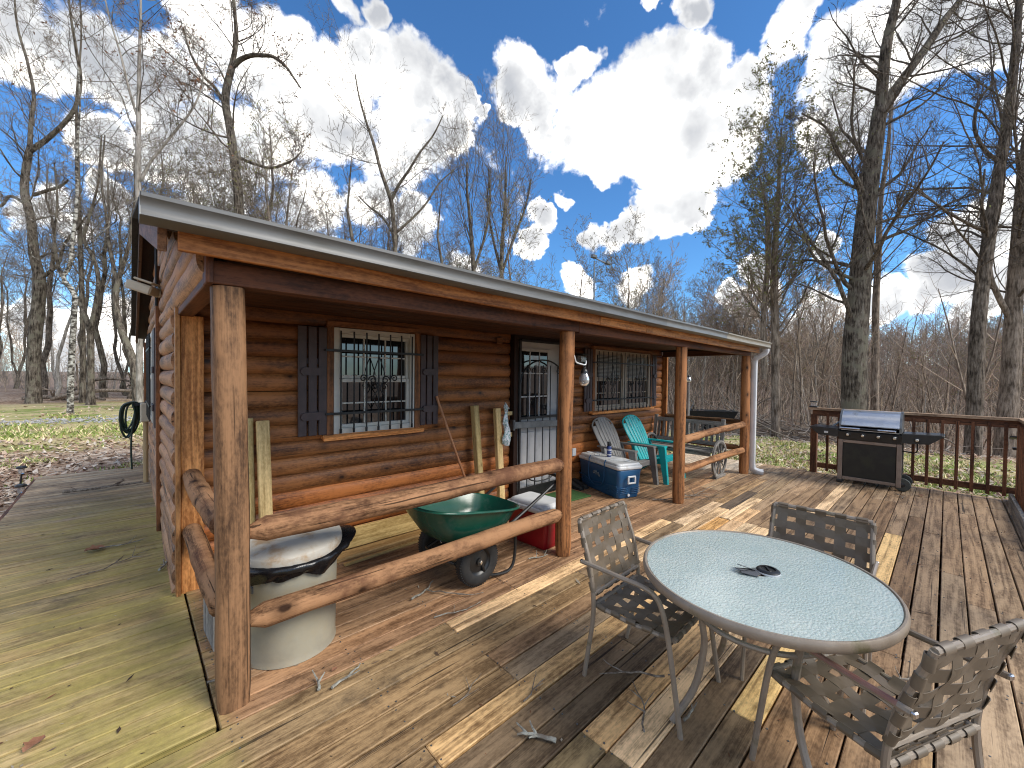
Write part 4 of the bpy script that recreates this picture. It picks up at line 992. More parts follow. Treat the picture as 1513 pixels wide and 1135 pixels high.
# ---- blue cooler, long side towards the steps
t = thing('blue_cooler', 'big blue cooler with white lid beside the grey porch chair', 'cooler', (4.965, 3.265, 0), R(-109.6))
LZ = .385
mb = MB(); rbox(mb, (0, 0), .36 * 2.4, .35, 0, LZ, .94, .395, .05, 0, 6, edge=.015)
for i in range(4):
    for s_ in (-1, 1):
        mb.box((s_ * (.30 + .02 * i), -.182 + .0035 * i * .3, .07 + .026 * i), (.26 - .03 * i, .012, .009), rot_x(-.05), .004)
        mb.box((.447 + .006 * i, s_ * (.09), .07 + .026 * i), (.012, .12, .009), None, .004)
mb.tube(curve([(-.47 + .02, -.193, .17), (-.30, -.196, .155), (-.12, -.199, .12), (.12, -.197, .145), (.30, -.2, .16), (.445, -.2, .17)], 26), .007, 6)
body = mb.build('body', M['blue'], t, local=True, smooth=45)
mb = MB(); rbox(mb, (0, 0), .965, .42, LZ + .002, LZ + .05, .965, .42, .05, 0, 3); rbox(mb, (0, 0), .93, .385, LZ + .048, LZ + .082, .91, .365, .05, 0, 3, bottom=False)
for (x, y) in ((-.30, .05), (-.18, -.06), (-.40, -.05), (.33, .06)):
    mb.lathe([(.044, 0), (.044, .006), (.038, .007), (.036, .002), (.001, .002)], 20, (x, y, LZ + .083), cap1=False)
for i in range(3): mb.box((.15 + .05 * i, .0, LZ + .0835), (.02, .22, .006), None, .003)
mb.build('lid', M['white_plastic'], t, local=True, smooth=45)
mb = MB()
for z in (.30, .215): mb.box((.495, 0, z), (.022, .13, .022), None, .006)
for y in (-.055, .055): mb.box((.497, y, .2575), (.020, .022, .07), None, .005)
mb.build('end_handle', M['white_plastic'], t, local=True)
mb = MB(); hp = curve([(-.17, -.2165, LZ - .02), (-.175, -.218, .24), (-.15, -.215, .15), (-.06, -.212, .10), (.06, -.212, .10), (.15, -.215, .15), (.19, -.218, .24), (.19, -.2165, LZ - .02)], 40)
mb.tube(hp, .007, 6); mb.tube([(-.17, -.2165, LZ - .02), (-.17, -.214, LZ + .052), (-.17, -.19, LZ + .092)], .007, 6); mb.tube([(.19, -.2165, LZ - .02), (.19, -.214, LZ + .052), (.19, -.19, LZ + .092)], .007, 6); mb.build('tow_handle', M['blue'], t, local=True)
mb = MB()   # winged emblem on the long face
yl = -.2065
for k, (pp) in enumerate(([(-.08, .255), (-.05, .285), (-.035, .262), (-.01, .297), (.01, .265), (.04, .275), (.05, .255), (.085, .235)], [(-.075, .245), (-.04, .25), (-.01, .24), (.02, .25), (.05, .235), (.075, .222)], [(-.02, .262), (-.012, .28), (-.002, .262)])):
    mb.tube(curve([(x, yl + (z - .26) * -.02, z) for x, z in pp], 26), .0065, 5)
mb.build('emblem', M['blue_logo'], t, local=True)
mb = MB(); mb.lathe([(.001, 0), (.018, 0), (.018, .015), (.001, .016)], 12, (.452, -.02, .05), rot_y(np.pi / 2)); mb.build('drain_plug', M['white_plastic'], t, local=True)

Rz = rot_z(R(-109.6)); bc = np.array([4.965, 3.265, 0]) + Rz @ np.array([-.02, .02, 0])
t = thing('spray_bottle', 'dark blue spray can with black cap standing on the cooler lid', 'bottle', (bc[0], bc[1], LZ + .084))
bz = LZ + .086
mb = MB(); mb.lathe([(.030, 0), (.033, .004), (.033, .135), (.026, .150), (.020, .155)], 20, (bc[0], bc[1], bz)); bt = mb.build('can', M['bottle_blue'], t, smooth=40)
mb = MB(); mb.lathe([(.0337, .02), (.0337, .038)], 20, (bc[0], bc[1], bz), cap0=False, cap1=False); mb.lathe([(.0337, .085), (.0337, .105)], 20, (bc[0], bc[1], bz), cap0=False, cap1=False)
for i in range(5): mb.box((bc[0] - .018 + .009 * i, bc[1] - .0335 + abs(i - 2) * .003, bz + .063), (.005, .004, .016), None, .001)
mb.build('label', M['label_white'], bt)
mb = MB(); mb.lathe([(.027, .150), (.027, .192), (.022, .21), (.001, .211)], 16, (bc[0], bc[1], bz)); mb.box((bc[0] - .02, bc[1] - .01, bz + .195), (.03, .014, .014)); mb.build('cap', M['black'], t, smooth=40)

# ---- plastic porch chairs (slatted round backs)
def adirondack(name, label, mat, loc, rz):
    t = thing(name, label, 'chair', loc, rz, 'plastic slatted porch chairs by the wall')
    # local: faces -y. seat front at y=-.28, back top at y=+.42
    def slab(u, v):   # back surface: u across (-1..1), v up 0..1
        x = u * (.20 + .09 * min(1, v * 1.6)); y = .06 + .30 * v + .07 * v * v - .035 * (1 - u * u); z = .24 + .72 * v
        return x, y, z
    mb = MB(); ns = 7
    for i in range(ns):
        u0 = -1 + 2 * i / ns + .02; u1 = -1 + 2 * (i + 1) / ns - .02; rows = []
        for v in np.linspace(0, 1, 18):
            row = []
            for u in (u0, u0 + .04, u1 - .04, u1):
                vt = v * (1.0 - .20 * abs((u0 + u1) / 2) ** 2.6 - .03 * abs(u) ** 2)
                x, y, z = slab(u, vt)
                k = 0 if u in (u0, u1) else -.006
                row.append((x * (1 - .12 * max(0, (vt - .72) / .28) ** 2), y + k, z))
            rows.append(row)
        P = np.array(rows); mb.grid(P); mb.grid(P + np.array([0, .014, 0]), flip=True)
        for a_, b_ in ((P[0], P[0] + [0, .014, 0]), (P[-1] + [0, .014, 0], P[-1])): mb.grid(np.stack([b_, a_]))
        mb.grid(np.stack([P[:, 0] + [0, .014, 0], P[:, 0]], 1), flip=False); mb.grid(np.stack([P[:, -1], P[:, -1] + [0, .014, 0]], 1))
    # outer rim of the back
    rim = []
    for u, v in [(-1, v) for v in np.linspace(.02, .76, 12)] + [(np.sin(a), .80 + .2 * np.cos(a) ** .8 if np.cos(a) > 0 else .8) for a in np.linspace(-1.45, 1.45, 17)] + [(1, v) for v in np.linspace(.76, .02, 12)]:
        x, y, z = slab(u, v); rim.append((x * (1 - .12 * max(0, (v - .72) / .28) ** 2), y + .006, z))
    mb.tube(rim, .013, 6); mb.box((0, .20, .52), (.46, .02, .05), rot_x(-.4)); mb.box((0, .335, .80), (.52, .02, .05), rot_x(-.4))
    mb.build('backrest', mat, t, local=True, smooth=50)
    mb = MB()
    for i in range(6):
        y = .10 - .072 * i; z = .245 + .022 * i + (.004 if i < 5 else -.004)
        mb.box((0, y, z), (.50, .064, .020), rot_x(-.28 if i < 5 else .25), .006)
    mb.box((0, -.305, .325), (.50, .022, .075), None, .008); mb.build('seat', mat, t, local=True)
    for s_ in (-1, 1):
        mb = MB(); P = [(-.36, .535), (-.36, .552), (.20, .60), (.22, .592), (.22, .575), (-.20, .532)]
        mb.prism([(s_ * .235, -.37), (s_ * .335, -.37), (s_ * .345, -.25), (s_ * .32, .10), (s_ * .295, .27), (s_ * .26, .27), (s_ * .255, .0)], 2, .545, .568)
        mb.build('armrest', mat, t, local=True)
        mb = MB()
        def leg(a, b_, wa, wb, th=.055):
            a = np.array(a); b_ = np.array(b_); V = []
            for p, w in ((a, wa), (b_, wb)):
                for dx, dy in ((-th / 2, -w / 2), (th / 2, -w / 2), (th / 2, w / 2), (-th / 2, w / 2)): V.append(p + np.array([dx, dy, 0]))
            mb.add(V, [(3, 2, 1, 0), (4, 5, 6, 7), (0, 1, 5, 4), (1, 2, 6, 5), (2, 3, 7, 6), (3, 0, 4, 7)])
        leg((s_ * .30, -.395, 0), (s_ * .285, -.31, .545), .06, .11); mb.build('leg', mat, t, local=True, smooth=0)
        mb = MB(); leg((s_ * .265, .36, 0), (s_ * .25, .02, .27), .055, .11, .03); mb.bar((s_ * .255, .06, .26), (s_ * .265, -.31, .33), .028, .08, .006)
        mb.bar((s_ * .27, .10, .25), (s_ * .285, .19, .55), .025, .05, .006); mb.build('leg', mat, t, local=True, smooth=30)
adirondack('porch_chair', 'grey plastic slat-back porch chair behind the blue cooler', M['grey_plastic'], (5.46, 3.34, 0), R(2))
adirondack('porch_chair', 'turquoise plastic slat-back porch chair beside the wooden bench', M['teal'], (6.18, 3.255, 0), R(1))

# ---- wagon wheel bench, back to the right end of the porch
t = thing('garden_bench', 'weathered grey slatted bench with a wagon wheel at its end', 'bench', (7.0, 3.1, 0))
mb = MB(); tl = R(9)
for z, w in ((.84, .07), (.50, .06)): mb.box((7.19 + (z - .5) * .16, 3.14, z), (.03, 1.17, w), rot_y(tl), .004, 1)
for i in range(13): mb.bar((7.19, 2.62 + i * .0865, .52), (7.235, 2.62 + i * .0865, .82), .045, .018, .003, up=(1, 0, 0), tone=tone_of((1, 1, 1), .15))
for y in (2.545, 3.735): mb.bar((7.18, y, .40), (7.255, y, .92), .06, .035, .004, up=(1, 0, 0))
mb.build('backrest', M['grey_wood'], t)
mb = MB()
for i in range(5): mb.box((6.76 + .092 * i, 3.14, .425 - .012 * (2 - abs(i - 2))), (.084, 1.22, .024), None, .004, 1, tone_of((1, 1, 1), .15))
mb.box((6.715, 3.14, .395), (.024, 1.2, .07), None, .004, 1); mb.build('seat', M['grey_wood'], t)
for y in (2.50, 3.70):
    mb = MB(); c = np.array([6.98, y, .295]); mb.tube(arc(c, .28, 0, 2 * np.pi, 33, (1, 0, 0), (0, 0, 1))[:-1], .021, 6, closed=True, prof=[(1.0, 0), (.6, 1.2), (-.6, 1.2), (-1, 0), (-.6, -1.2), (.6, -1.2)])
    for i in range(10):
        a = i / 10 * 2 * np.pi; mb.bar(c + .04 * np.array([np.cos(a), 0, np.sin(a)]), c + .27 * np.array([np.cos(a), 0, np.sin(a)]), .022, .022, .004, up=(0, 1, 0))
    mb.lathe([(.001, -.05), (.045, -.05), (.055, 0), (.045, .05), (.001, .05)], 14, c, rot_x(np.pi / 2))
    mb.build('wagon_wheel', M['grey_wood'], t)
mb = MB(); mb.box((6.98, 2.50, .02), (.40, .07, .04), rot_y(.0), .005); mb.bar((6.80, 2.50, .04), (6.74, 2.50, .40), .045, .04, .004); mb.box((6.98, 3.70, .02), (.40, .07, .04)); mb.build('foot', M['grey_wood'], t)

# ---- gas grill
t = thing('gas_grill', 'black gas grill with stainless lid, side shelves and two wheels by the railing', 'grill', (8.28, .78, 0))
gx = 8.10; ya, yb = .425, 1.145
mb = MB()
for y in (ya + .025, yb - .025):
    for x in (gx + .022, gx + .40): mb.box((x, y, .365), (.042, .055, .63), None, .004, 2)
for z in (.655, .085):
    mb.box((gx + .022, (ya + yb) / 2, z), (.036, yb - ya - .112, .045), None, .004, 1); mb.box((gx + .40, (ya + yb) / 2, z), (.036, yb - ya - .112, .045), None, .004, 1)
mb.build('cabinet_frame', M['taupe_wood'], t)
mb = MB(); mb.box((gx + .02, (ya + yb) / 2, .37), (.012, yb - ya - .118, .522), None, .003)
for y in (ya + .02, yb - .02): mb.box((gx + .21, y, .37), (.335, .012, .54))
mb.box((gx + .398, (ya + yb) / 2, .37), (.012, yb - ya - .12, .52)); mb.box((gx + .21, (ya + yb) / 2, .10), (.34, yb - ya - .06, .015)); mb.build('front_panel', M['black_panel'], t)
mb = MB(); mb.prism([(gx - .005, .685), (gx + .46, .685), (gx + .46, .83), (gx + .03, .83), (gx - .015, .80)], 1, ya + .003, yb - .003); mb.build('control_panel', M['black'], t, smooth=0)
for y0, y1, s_ in ((yb, 1.50, 1), (ya, .02, -1)):
    mb = MB(); poly = [(y0, .70), (y0, .832), (y1, .845), (y1, .825), (y1 - s_ * .13, .715)] if s_ < 0 else [(y0, .715), (y0, .832), (y1, .845), (y1, .825), (y1 - s_ * .10, .725)]
    mb.prism(poly, 0, gx - .012, gx + .012); mb.prism([(p[0], p[1] + .0) for p in poly], 0, gx + .40, gx + .42)
    mb.box((gx + .205, (y0 + y1) / 2, .836), (.40, abs(y1 - y0) - .006, .016), rot_x(s_ * .035), .004)
    mb.box((gx + .2, y1, .832), (.42, .03, .03), None, .008); mb.build('side_shelf', M['black'], t, smooth=30)
knob_y = [ya + .075 + i * (yb - ya - .19) / 3 for i in range(4)] + [.27]
for y in knob_y:
    mb = MB(); rr = rot_y(-np.pi / 2 + .0); mb.lathe([(.034, 0), (.034, .008), (.026, .012)], 18, (gx - .010, y, .762), rr, mi=0); mb.lathe([(.023, .010), (.021, .034), (.018, .038), (.001, .039)], 18, (gx - .010, y, .762), rr, mi=1)
    mb.build('knob', [M['black'], M['chrome']], t, smooth=40)
mb = MB(); mb.box((gx - .014, yb + .155, .772), (.006, .05, .03), None, .006); mb.build('igniter', M['white_plastic'], t)
mb = MB(); prof = [(gx + .0, .835), (gx + .0, .905), (gx + .022, .965), (gx + .07, 1.04), (gx + .13, 1.095), (gx + .20, 1.125), (gx + .29, 1.13), (gx + .38, 1.10), (gx + .43, 1.03), (gx + .45, .90), (gx + .45, .835)]
Xp = np.array(prof); P = np.zeros((2, len(prof), 3))
for i, y in enumerate((ya + .03, yb - .03)): P[i, :, 0] = Xp[:, 0]; P[i, :, 1] = y; P[i, :, 2] = Xp[:, 1]
mb.grid(P, flip=True); mb.grid(P * np.array([1, 1, 1]) + np.array([0, 0, -.006]), flip=False)
mb.tube([(gx - .004, ya + .03, .907), (gx - .004, yb - .03, .907)], .005, 6)
lid = mb.build('lid', M['steel'], t, smooth=35)
mb = MB()
for y in (ya + .004, yb - .03):
    mb = MB(); mb.prism([(p[0] + (.006 if i else 0) * 0, p[1] + .008 * (0 < i < 10)) for i, p in enumerate(prof)], 1, y, y + .026); mb.build('lid_end', M['galv_dark'], lid, smooth=0)
mb = MB()
mb.tube([(gx - .045, ya + .06, .862), (gx - .045, (ya + yb) / 2 - .10, .862)], .014, 10); mb.tube([(gx - .045, (ya + yb) / 2 + .10, .862), (gx - .045, yb - .02, .862)], .014, 10)
for y in (ya + .09, yb - .05): mb.tube([(gx - .045, y, .862), (gx, y, .862)], .008, 6)
mb.build('lid_handle', M['chrome'], lid)
mb = MB(); mb.tube([(gx - .045, (ya + yb) / 2 - .10, .862), (gx - .045, (ya + yb) / 2 + .10, .862)], .013, 10); mb.build('handle_grip', M['black'], lid)
for x in (gx + .05, gx + .40):
    mb = MB(); c = (x, ya - .012, .095); mb.lathe([(.03, -.025), (.07, -.026), (.088, -.024), (.095, -.015), (.095, .015), (.088, .024), (.07, .026), (.03, .025)], 28, c, rot_y(np.pi / 2) ); wh = mb.build('wheel', M['dull_rubber'], t, smooth=40)
    mb = MB(); mb.lathe([(.001, -.03), (.028, -.03), (.036, -.026), (.036, .026), (.028, .03), (.001, .03)], 14, c, rot_y(np.pi / 2)); mb.build('hub', M['black'], wh, smooth=40)
for x in (gx + .022, gx + .40):
    mb = MB(); mb.box((x, yb - .025, .026), (.06, .075, .050), None, .012); mb.build('foot', M['black'], t)
mb = MB(); mb.tube(curve([(gx + .05, .27, .72), (gx + .04, .265, .62), (gx + .06, .30, .57), (gx + .14, .40, .57), (gx + .2, ya + .02, .55)], 20), .008, 7); mb.tube([(gx + .045, ya - .0, .68), (gx + .045, ya - .002, .12)], .008, 6); mb.build('gas_hose', M['rubber'], t)
t = thing('spatula', 'grill spatula with white handle lying on the left shelf of the grill', 'spatula', (8.2, 1.2, .86))
mb = MB(); mb.bar((8.13, 1.22, .872), (8.26, 1.16, .935), .035, .012, .003); mb.build('blade', M['chrome'], t); mb = MB(); mb.tube([(8.26, 1.16, .935), (8.36, 1.12, .95)], .012, 8); mb.build('handle', M['black'], t)

# ---- deck railing
t = thing('deck_railing', 'brown wooden deck railing with balusters behind the grill', 'railing', (8.68, .4, 0))
def rpost(x, y, h=1.0):
    mb = MB(); mb.box((x, y, h / 2 - .1), (.092, .092, h + .2), None, .004, 2); mb.build('post', M['rail_wood'], t)
rpost(8.68, 1.56); rpost(8.68, -.72); rpost(6.6, -.72); rpost(4.4, -.72)
mb = MB(); mb.box((8.655, .42, 1.03), (.038, 2.33, .095), None, .004, 1); mb.box((6.2, -.70, 1.03), (4.9, .038, .095)); mb.build('top_rail', M['rail_wood'], t)
mb = MB(); mb.prism([(8.59, -.655), (8.73, -.795), (8.73, 1.64), (8.59, 1.64)], 2, 1.082, 1.118, grain=1); mb.prism([(8.588, -.657), (8.728, -.797), (3.6, -.797), (3.6, -.657)], 2, 1.0822, 1.1182, grain=0); mb.build('cap_rail', M['rail_cap'], t)
mb = MB(); mb.box((8.655, .42, .135), (.038, 2.16, .085), None, .004, 1); mb.box((6.2, -.70, .135), (4.8, .038, .085)); mb.build('bottom_rail', M['rail_wood'], t)
for y in np.arange(-.56, 1.5, .148):
    mb = MB(); mb.box((8.618, y, .545), (.036, .036, .98), None, .003, 2, tone_of((1.15, 1.1, 1.05), .1)); mb.build('baluster', M['rail_wood'], t)
for x in np.arange(8.5, 3.8, -.148):
    mb = MB(); mb.box((x, -.663, .545), (.036, .036, .98), None, .003, 2, tone_of((1.15, 1.1, 1.05), .1)); mb.build('baluster', M['rail_wood'], t)
mb = MB(); mb.box((8.52, -.62, .05), (.0, 0, 0) if False else (.26, .04, .1), None, .004); mb.box((6.3, -.62, .05), (4.2, .038, .1), None, .004); mb.build('kick_board', M['grey_wood'], t)
def post_light(x, y, z, label):
    t2 = thing('post_light', label, 'post light', (x, y, z), 0, 'small black solar post lights')
    mb = MB(); mb.box((x, y, z + .012), (.115, .115, .024), None, .004); mb.box((x, y, z + .10), (.10, .10, .018), None, .005); mb.build('housing', M['black'], t2)
    mb = MB(); mb.box((x, y, z + .057), (.075, .075, .066), None, .004); mb.build('lamp_glass', M['bulb'], t2)
post_light(8.68, 1.575, 1.119, 'small black solar light on the far end post of the railing')
t2 = thing('post_light', 'black solar light bracketed to the corner post of the deck railing', 'post light', (8.60, -.66, .72), 0, 'small black solar post lights')
mb = MB(); mb.box((8.585, -.70, .715), (.09, .17, .03), None, .005); mb.box((8.585, -.66, .86), (.12, .14, .02), rot_y(.3), .005); mb.build('housing', M['black'], t2)
mb = MB(); mb.box((8.575, -.71, .79), (.085, .09, .11), None, .008); mb.build('lamp_glass', M['glass'], t2)

# ---- patio table
TX, TY, TZ = 2.115, .575, .71
ra, rb = .515, .492
t = thing('patio_table', 'round patio table with rippled glass top and taupe metal frame', 'table', (TX, TY, 0))
a = np.arange(72) / 72 * 2 * np.pi
mb = MB(); ring = np.stack([TX + ra * np.cos(a), TY + rb * np.sin(a), np.full(72, TZ - .016)], 1)
mb.tube(ring, .0115, 10, closed=True, prof=[(x, y * 1.9) for x, y in [(np.cos(q), np.sin(q)) for q in np.arange(10) / 10 * 2 * np.pi]]); mb.build('rim', M['taupe'], t)
mb = MB(); V = [(TX, TY, TZ)] ; n = 72
rr_ = [0.045, .2, .35, .506 / .515]
P = np.array([[(TX + ra * k * np.cos(q), TY + rb * k * np.sin(q), TZ) for q in a] for k in (.085, .3, .6, .982)])
mb.grid(P, wrap=True, flip=True); mb.grid(P - np.array([0, 0, .006]), wrap=True)
mb.grid(np.stack([P[-1], P[-1] - np.array([0, 0, .006])]), wrap=True, flip=True); mb.build('glass_top', M['table_glass'], t, smooth=30)
mb = MB()
for d in (48, 138, 228, 318):
    q = R(d); e = np.array([np.cos(q), np.sin(q), 0]); base = np.array([TX, TY, 0])
    mb = MB(); mb.tube(curve([base + e * .45 + (0, 0, .675), base + e * .30 + (0, 0, .60), base + e * .255 + (0, 0, .45), base + e * .25 + (0, 0, .34), base + e * .29 + (0, 0, .17), base + e * .39 + (0, 0, .014)], 26), .0155, 8); mb.build('leg', M['taupe'], t)
mb = MB(); mb.tube(np.stack([TX + .262 * np.cos(a[::2]), TY + .262 * np.sin(a[::2]), np.full(36, .50)], 1), .012, 8, closed=True); mb.build('ring_brace', M['taupe'], t)
mb = MB()
for d in (48, 138): 
    e = np.array([np.cos(R(d)), np.sin(R(d)), 0]); mb.bar(np.array([TX, TY, .66]) - e * .46, np.array([TX, TY, .66]) + e * .46, .03, .022, .003)
mb.build('cross_brace', M['taupe'], t)
hc = (2.145, .545)
t = thing('umbrella_cap', 'black umbrella-hole cap with a strip of grey tape in the middle of the glass table', 'table cap', (*hc, TZ))
mb = MB(); mb.lathe([(.034, -.03), (.036, .0), (.048, .001), (.048, .010), (.040, .016), (.030, .017), (.030, .011), (.001, .011)], 24, (*hc, TZ), cap1=False); mb.box((hc[0], hc[1], TZ + .014), (.052, .010, .006), rot_z(.6), .002); mb.build('cap', M['black'], t, smooth=40)
mb = MB(); mb.lathe([(.0485, .0005), (.0485, .008)], 24, (*hc, TZ), cap0=False, cap1=False); mb.build('ring', M['label_white'], t)
mb = MB()
for k, (dx, dy, w, rz, z) in enumerate(((-.065, .055, .05, 2.3, .004), (-.095, .050, .03, 2.0, .008), (-.080, .082, .028, 2.7, .011), (-.055, .075, .035, 2.4, .015))): mb.box((hc[0] + dx, hc[1] + dy, TZ + z), (.07, w, .003), rot_z(rz) @ rot_x(.12 * (k - 1)) @ rot_y(-.1 * k), .001)
mb.build('tape', M['tape'], t)

# ---- woven strap chairs
def strap_chair():
    t = thing('patio_chair', '', 'chair', (0, 0, 0))
    W = .243
    for s_ in (-1, 1):   # local: faces +y
        mb = MB()
        mb.tube(curve([(s_ * W, .262, 0), (s_ * W, .235, .18), (s_ * W, .20, .40), (s_ * W, .170, .525), (s_ * W, .135, .585), (s_ * W, .07, .607), (s_ * W * 1.01, -.05, .612), (s_ * W * 1.02, -.18, .617), (s_ * W * 1.03, -.27, .62)], 40), .0125, 8, prof=[(1.05 * np.cos(q), .85 * np.sin(q)) for q in np.arange(8) / 8 * 2 * np.pi])
        mb.build('arm_frame', M['taupe'], t, local=True)
        mb = MB(); mb.box((s_ * W * 1.03, -.274, .62), (.022, .014, .020), None, .004); mb.build('arm_cap', M['chrome'], t, local=True)
        mb = MB(); mb.tube(curve([(s_ * W * .93, -.262, 0), (s_ * W * .96, -.235, .15), (s_ * W * .985, -.205, .33), (s_ * W * .985, -.205, .46), (s_ * W * .97, -.235, .62), (s_ * W * .955, -.282, .755), (s_ * W * .95, -.306, .825)], 30), .0122, 8); mb.build('back_leg', M['taupe'], t, local=True)
        mb = MB(); mb.tube([(s_ * W * .9, .215, .405), (s_ * W * .9, .0, .392), (s_ * W * .9, -.205, .402)], .0115, 8); mb.tube([(s_ * W, .20, .402), (s_ * W * .88, .20, .404)], .009, 6); mb.build('seat_rail', M['taupe'], t, local=True)
    mb = MB(); mb.tube([(-W * .9, .215, .405), (0, .216, .403), (W * .9, .215, .405)], .0115, 8); mb.build('cross_rail', M['taupe'], t, local=True); mb = MB(); mb.tube([(-W * .97, -.205, .402), (W * .97, -.205, .402)], .0115, 8); mb.build('cross_rail', M['taupe'], t, local=True); mb = MB(); mb.tube([(-W * .97, -.206, .463), (W * .97, -.206, .463)], .011, 8); mb.build('cross_rail', M['taupe'], t, local=True); mb = MB(); mb.tube([(-W * .95, -.306, .825), (0, -.310, .828), (W * .95, -.306, .825)], .0115, 8)
    mb.build('cross_rail', M['taupe'], t, local=True)
    # woven seat and back: surface points with over/under offset, ends wrapped round the tubes
    def seat(u, v):  # u -1..1 across, v 0..1 back to front
        return np.array([u * W * .9, -.205 + .42 * v, .402 + .003 * v - .018 * (1 - u * u) * np.sin(np.pi * v)]), np.array([0, 0, 1.0])
    def back(u, v):
        y = np.interp(v, [0, .4, .8, 1], [-.206, -.236, -.284, -.306]); z = .463 + .362 * v
        return np.array([u * W * np.interp(v, [0, 1], [.97, .95]), y - .020 * (1 - u * u) * np.sin(np.pi * v), z]), np.array([0, .95, .31])
    for nm, fn, nu, nv, wu, wv in (('woven_seat', seat, 5, 5, .050, .049), ('woven_back', back, 5, 5, .051, .047)):
        mb = MB(); m = 31
        us = [-1 + (2 * i + 1) / nu for i in range(nu)]; vs = [(i + .5) / nv for i in range(nv)]
        for i, v in enumerate(vs):       # cross straps
            pts = []; sd = None
            for q in np.linspace(-1, 1, m):
                p, nn = fn(q, v); ph = (q + 1) / 2 * nu - .5
                pts.append(p + nn * .0055 * math.cos(math.pi * ph) * (1 if i % 2 else -1) * (abs(q) < .93) + nn * (.0125 if abs(q) > .98 else .004 if abs(q) > .93 else 0))
            p0, nn = fn(0, v); p1, _ = fn(0, min(1, v + .02)); sd = (p1 - p0) / np.linalg.norm(p1 - p0)
            for e_, s_ in ((0, -1), (-1, 1)):
                c, nn = fn(s_, v); out = np.array([s_ * 1.0, 0, 0]); w_ = [c + .0150 * (math.cos(q) * nn + math.sin(q) * out) for q in np.linspace(.3, 3.4, 9)]
                if e_ == 0: pts = w_[::-1] + pts[1:]
                else: pts = pts[:-1] + w_
            mb.ribbon(pts, sd, wv, .0022)
        for i, u in enumerate(us):       # length straps
            pts = []
            for q in np.linspace(0, 1, m):
                p, nn = fn(u, q); ph = q * nv - .5
                pts.append(p - nn * .0055 * math.cos(math.pi * ph) * (1 if i % 2 == 0 else -1) * (.04 < q < .96) + nn * (.0125 if q < .01 or q > .99 else 0))
            for e_ in (0, 1):
                c, nn = fn(u, e_); p2, _ = fn(u, abs(e_ - .05)); out = (c - p2) / np.linalg.norm(c - p2); w_ = [c + .0150 * (math.cos(q) * nn + math.sin(q) * out) for q in np.linspace(.3, 3.4, 9)]
                if e_ == 0: pts = w_[::-1] + pts[1:]
                else: pts = pts[:-1] + w_
            mb.ribbon(pts, (1, 0, 0), wu, .0022)
        mb.build(nm, M['strap'], t, local=True, smooth=50)
    return t
ch = strap_chair(); ch['group'] = 'woven strap chairs around the glass table'
G_ = 'woven strap chairs around the glass table'
dup(ch, (2.64, .478, 0), R(92), 'woven strap chair tucked in on the grill side of the glass table', G_)
c3 = dup(ch, (2.018, .188, 0), math.atan2(.91, .42) - np.pi / 2, 'woven strap chair with a red rubbed armrest, seen from behind', G_)
ch.location = (2.012, 1.045, 0); ch.rotation_euler = (0, 0, np.pi + R(2)); ch['label'] = 'woven strap chair on the cabin side of the table, facing the glass top'
arms = [c for c in c3.children if c.name.startswith('arm_frame')]
for c in arms:
    if c.data.vertices[0].co.x < 0:   # this armrest's paint is rubbed to red
        c.data = c.data.copy(); c.data.materials.append(M['taupe_red']); c['label'] = 'armrest with reddish rubbed paint'
        for p in c.data.polygons:
            if p.center.z > .607 and p.center.y > -.24 and p.center.y < .03 and p.normal.z > .3: p.material_index = 1

# ---- small things by the door
mb = MB(); mb.box((4.26, 3.44, .012), (.52, .40, .02), rot_z(-.08), .006); tag(mb.build('door_mat', M['mat_green']), 'small green turf mat on the deck in front of the door', 'mat')
t = thing('work_shoes', 'black pair of shoes on the deck beside the door, left of the blue cooler', 'shoes', (4.72, 3.66, 0))
for dx in (0, .12):
    mb = MB(); rows = []
    for k, (y, w, h) in enumerate(((.0, .035, .09), (.04, .042, .10), (.10, .040, .085), (.16, .045, .06), (.22, .046, .045), (.265, .03, .03), (.275, .005, .01))):
        rows.append([(4.66 + dx + w * np.cos(q), 3.76 - y, .012 + h * .5 + h * .5 * np.sin(q)) for q in np.arange(12) / 12 * 2 * np.pi])
    mb.grid(np.array(rows), wrap=True); mb.add(rows[0], [tuple(range(12))]); mb.box((4.66 + dx, 3.62, .01), (.085, .27, .02), None, .008); mb.build('shoe', M['rubber'], t, smooth=60)
# lanterns
def lantern(t, c, mats=True):
    c = np.array(c)
    mb = MB(); mb.lathe([(.001, .115), (.012, .11), (.028, .095), (.034, .075), (.034, .060)], 14, c, cap1=False); mb.tube(arc(c + (0, 0, .128), .016, 0, 2 * np.pi, 13, (1, 0, 0), (0, 0, 1))[:-1], .003, 5, closed=True); mb.build('cap', M['black'], t)
    mb = MB(); mb.lathe([(.030, .060), (.044, .03), (.050, .0), (.046, -.03), (.03, -.052), (.001, -.058)], 16, c, cap0=False, cap1=False); mb.build('glass_bulb', M['bulb'], t, smooth=60)
    mb = MB(); mb.tube([c + (0, 0, .06), c + (0, 0, -.01)], .010, 6); mb.build('filament', M['label_white'], t)
t = thing('bracket_hook', 'white hook bracket screwed to the second porch post', 'hook', (2.91, 2.33, 1.76))
mb = MB(); mb.tube(curve([(2.905, 2.33, 1.795), (2.95, 2.33, 1.80), (2.975, 2.33, 1.765), (2.99, 2.33, 1.735), (3.06, 2.33, 1.72), (3.125, 2.33, 1.715), (3.14, 2.33, 1.735), (3.14, 2.33, 1.755)], 24), .007, 6); mb.box((2.912, 2.33, 1.79), (.012, .03, .08)); tag2 = mb.build('hook_arm', M['white_plastic'], t)
t = thing('hanging_lantern', 'clear bulb lantern hanging from the hook on the second porch post', 'lantern', (3.115, 2.33, 1.57), 0, 'clear bulb lanterns'); lantern(t, (3.115, 2.33, 1.573))
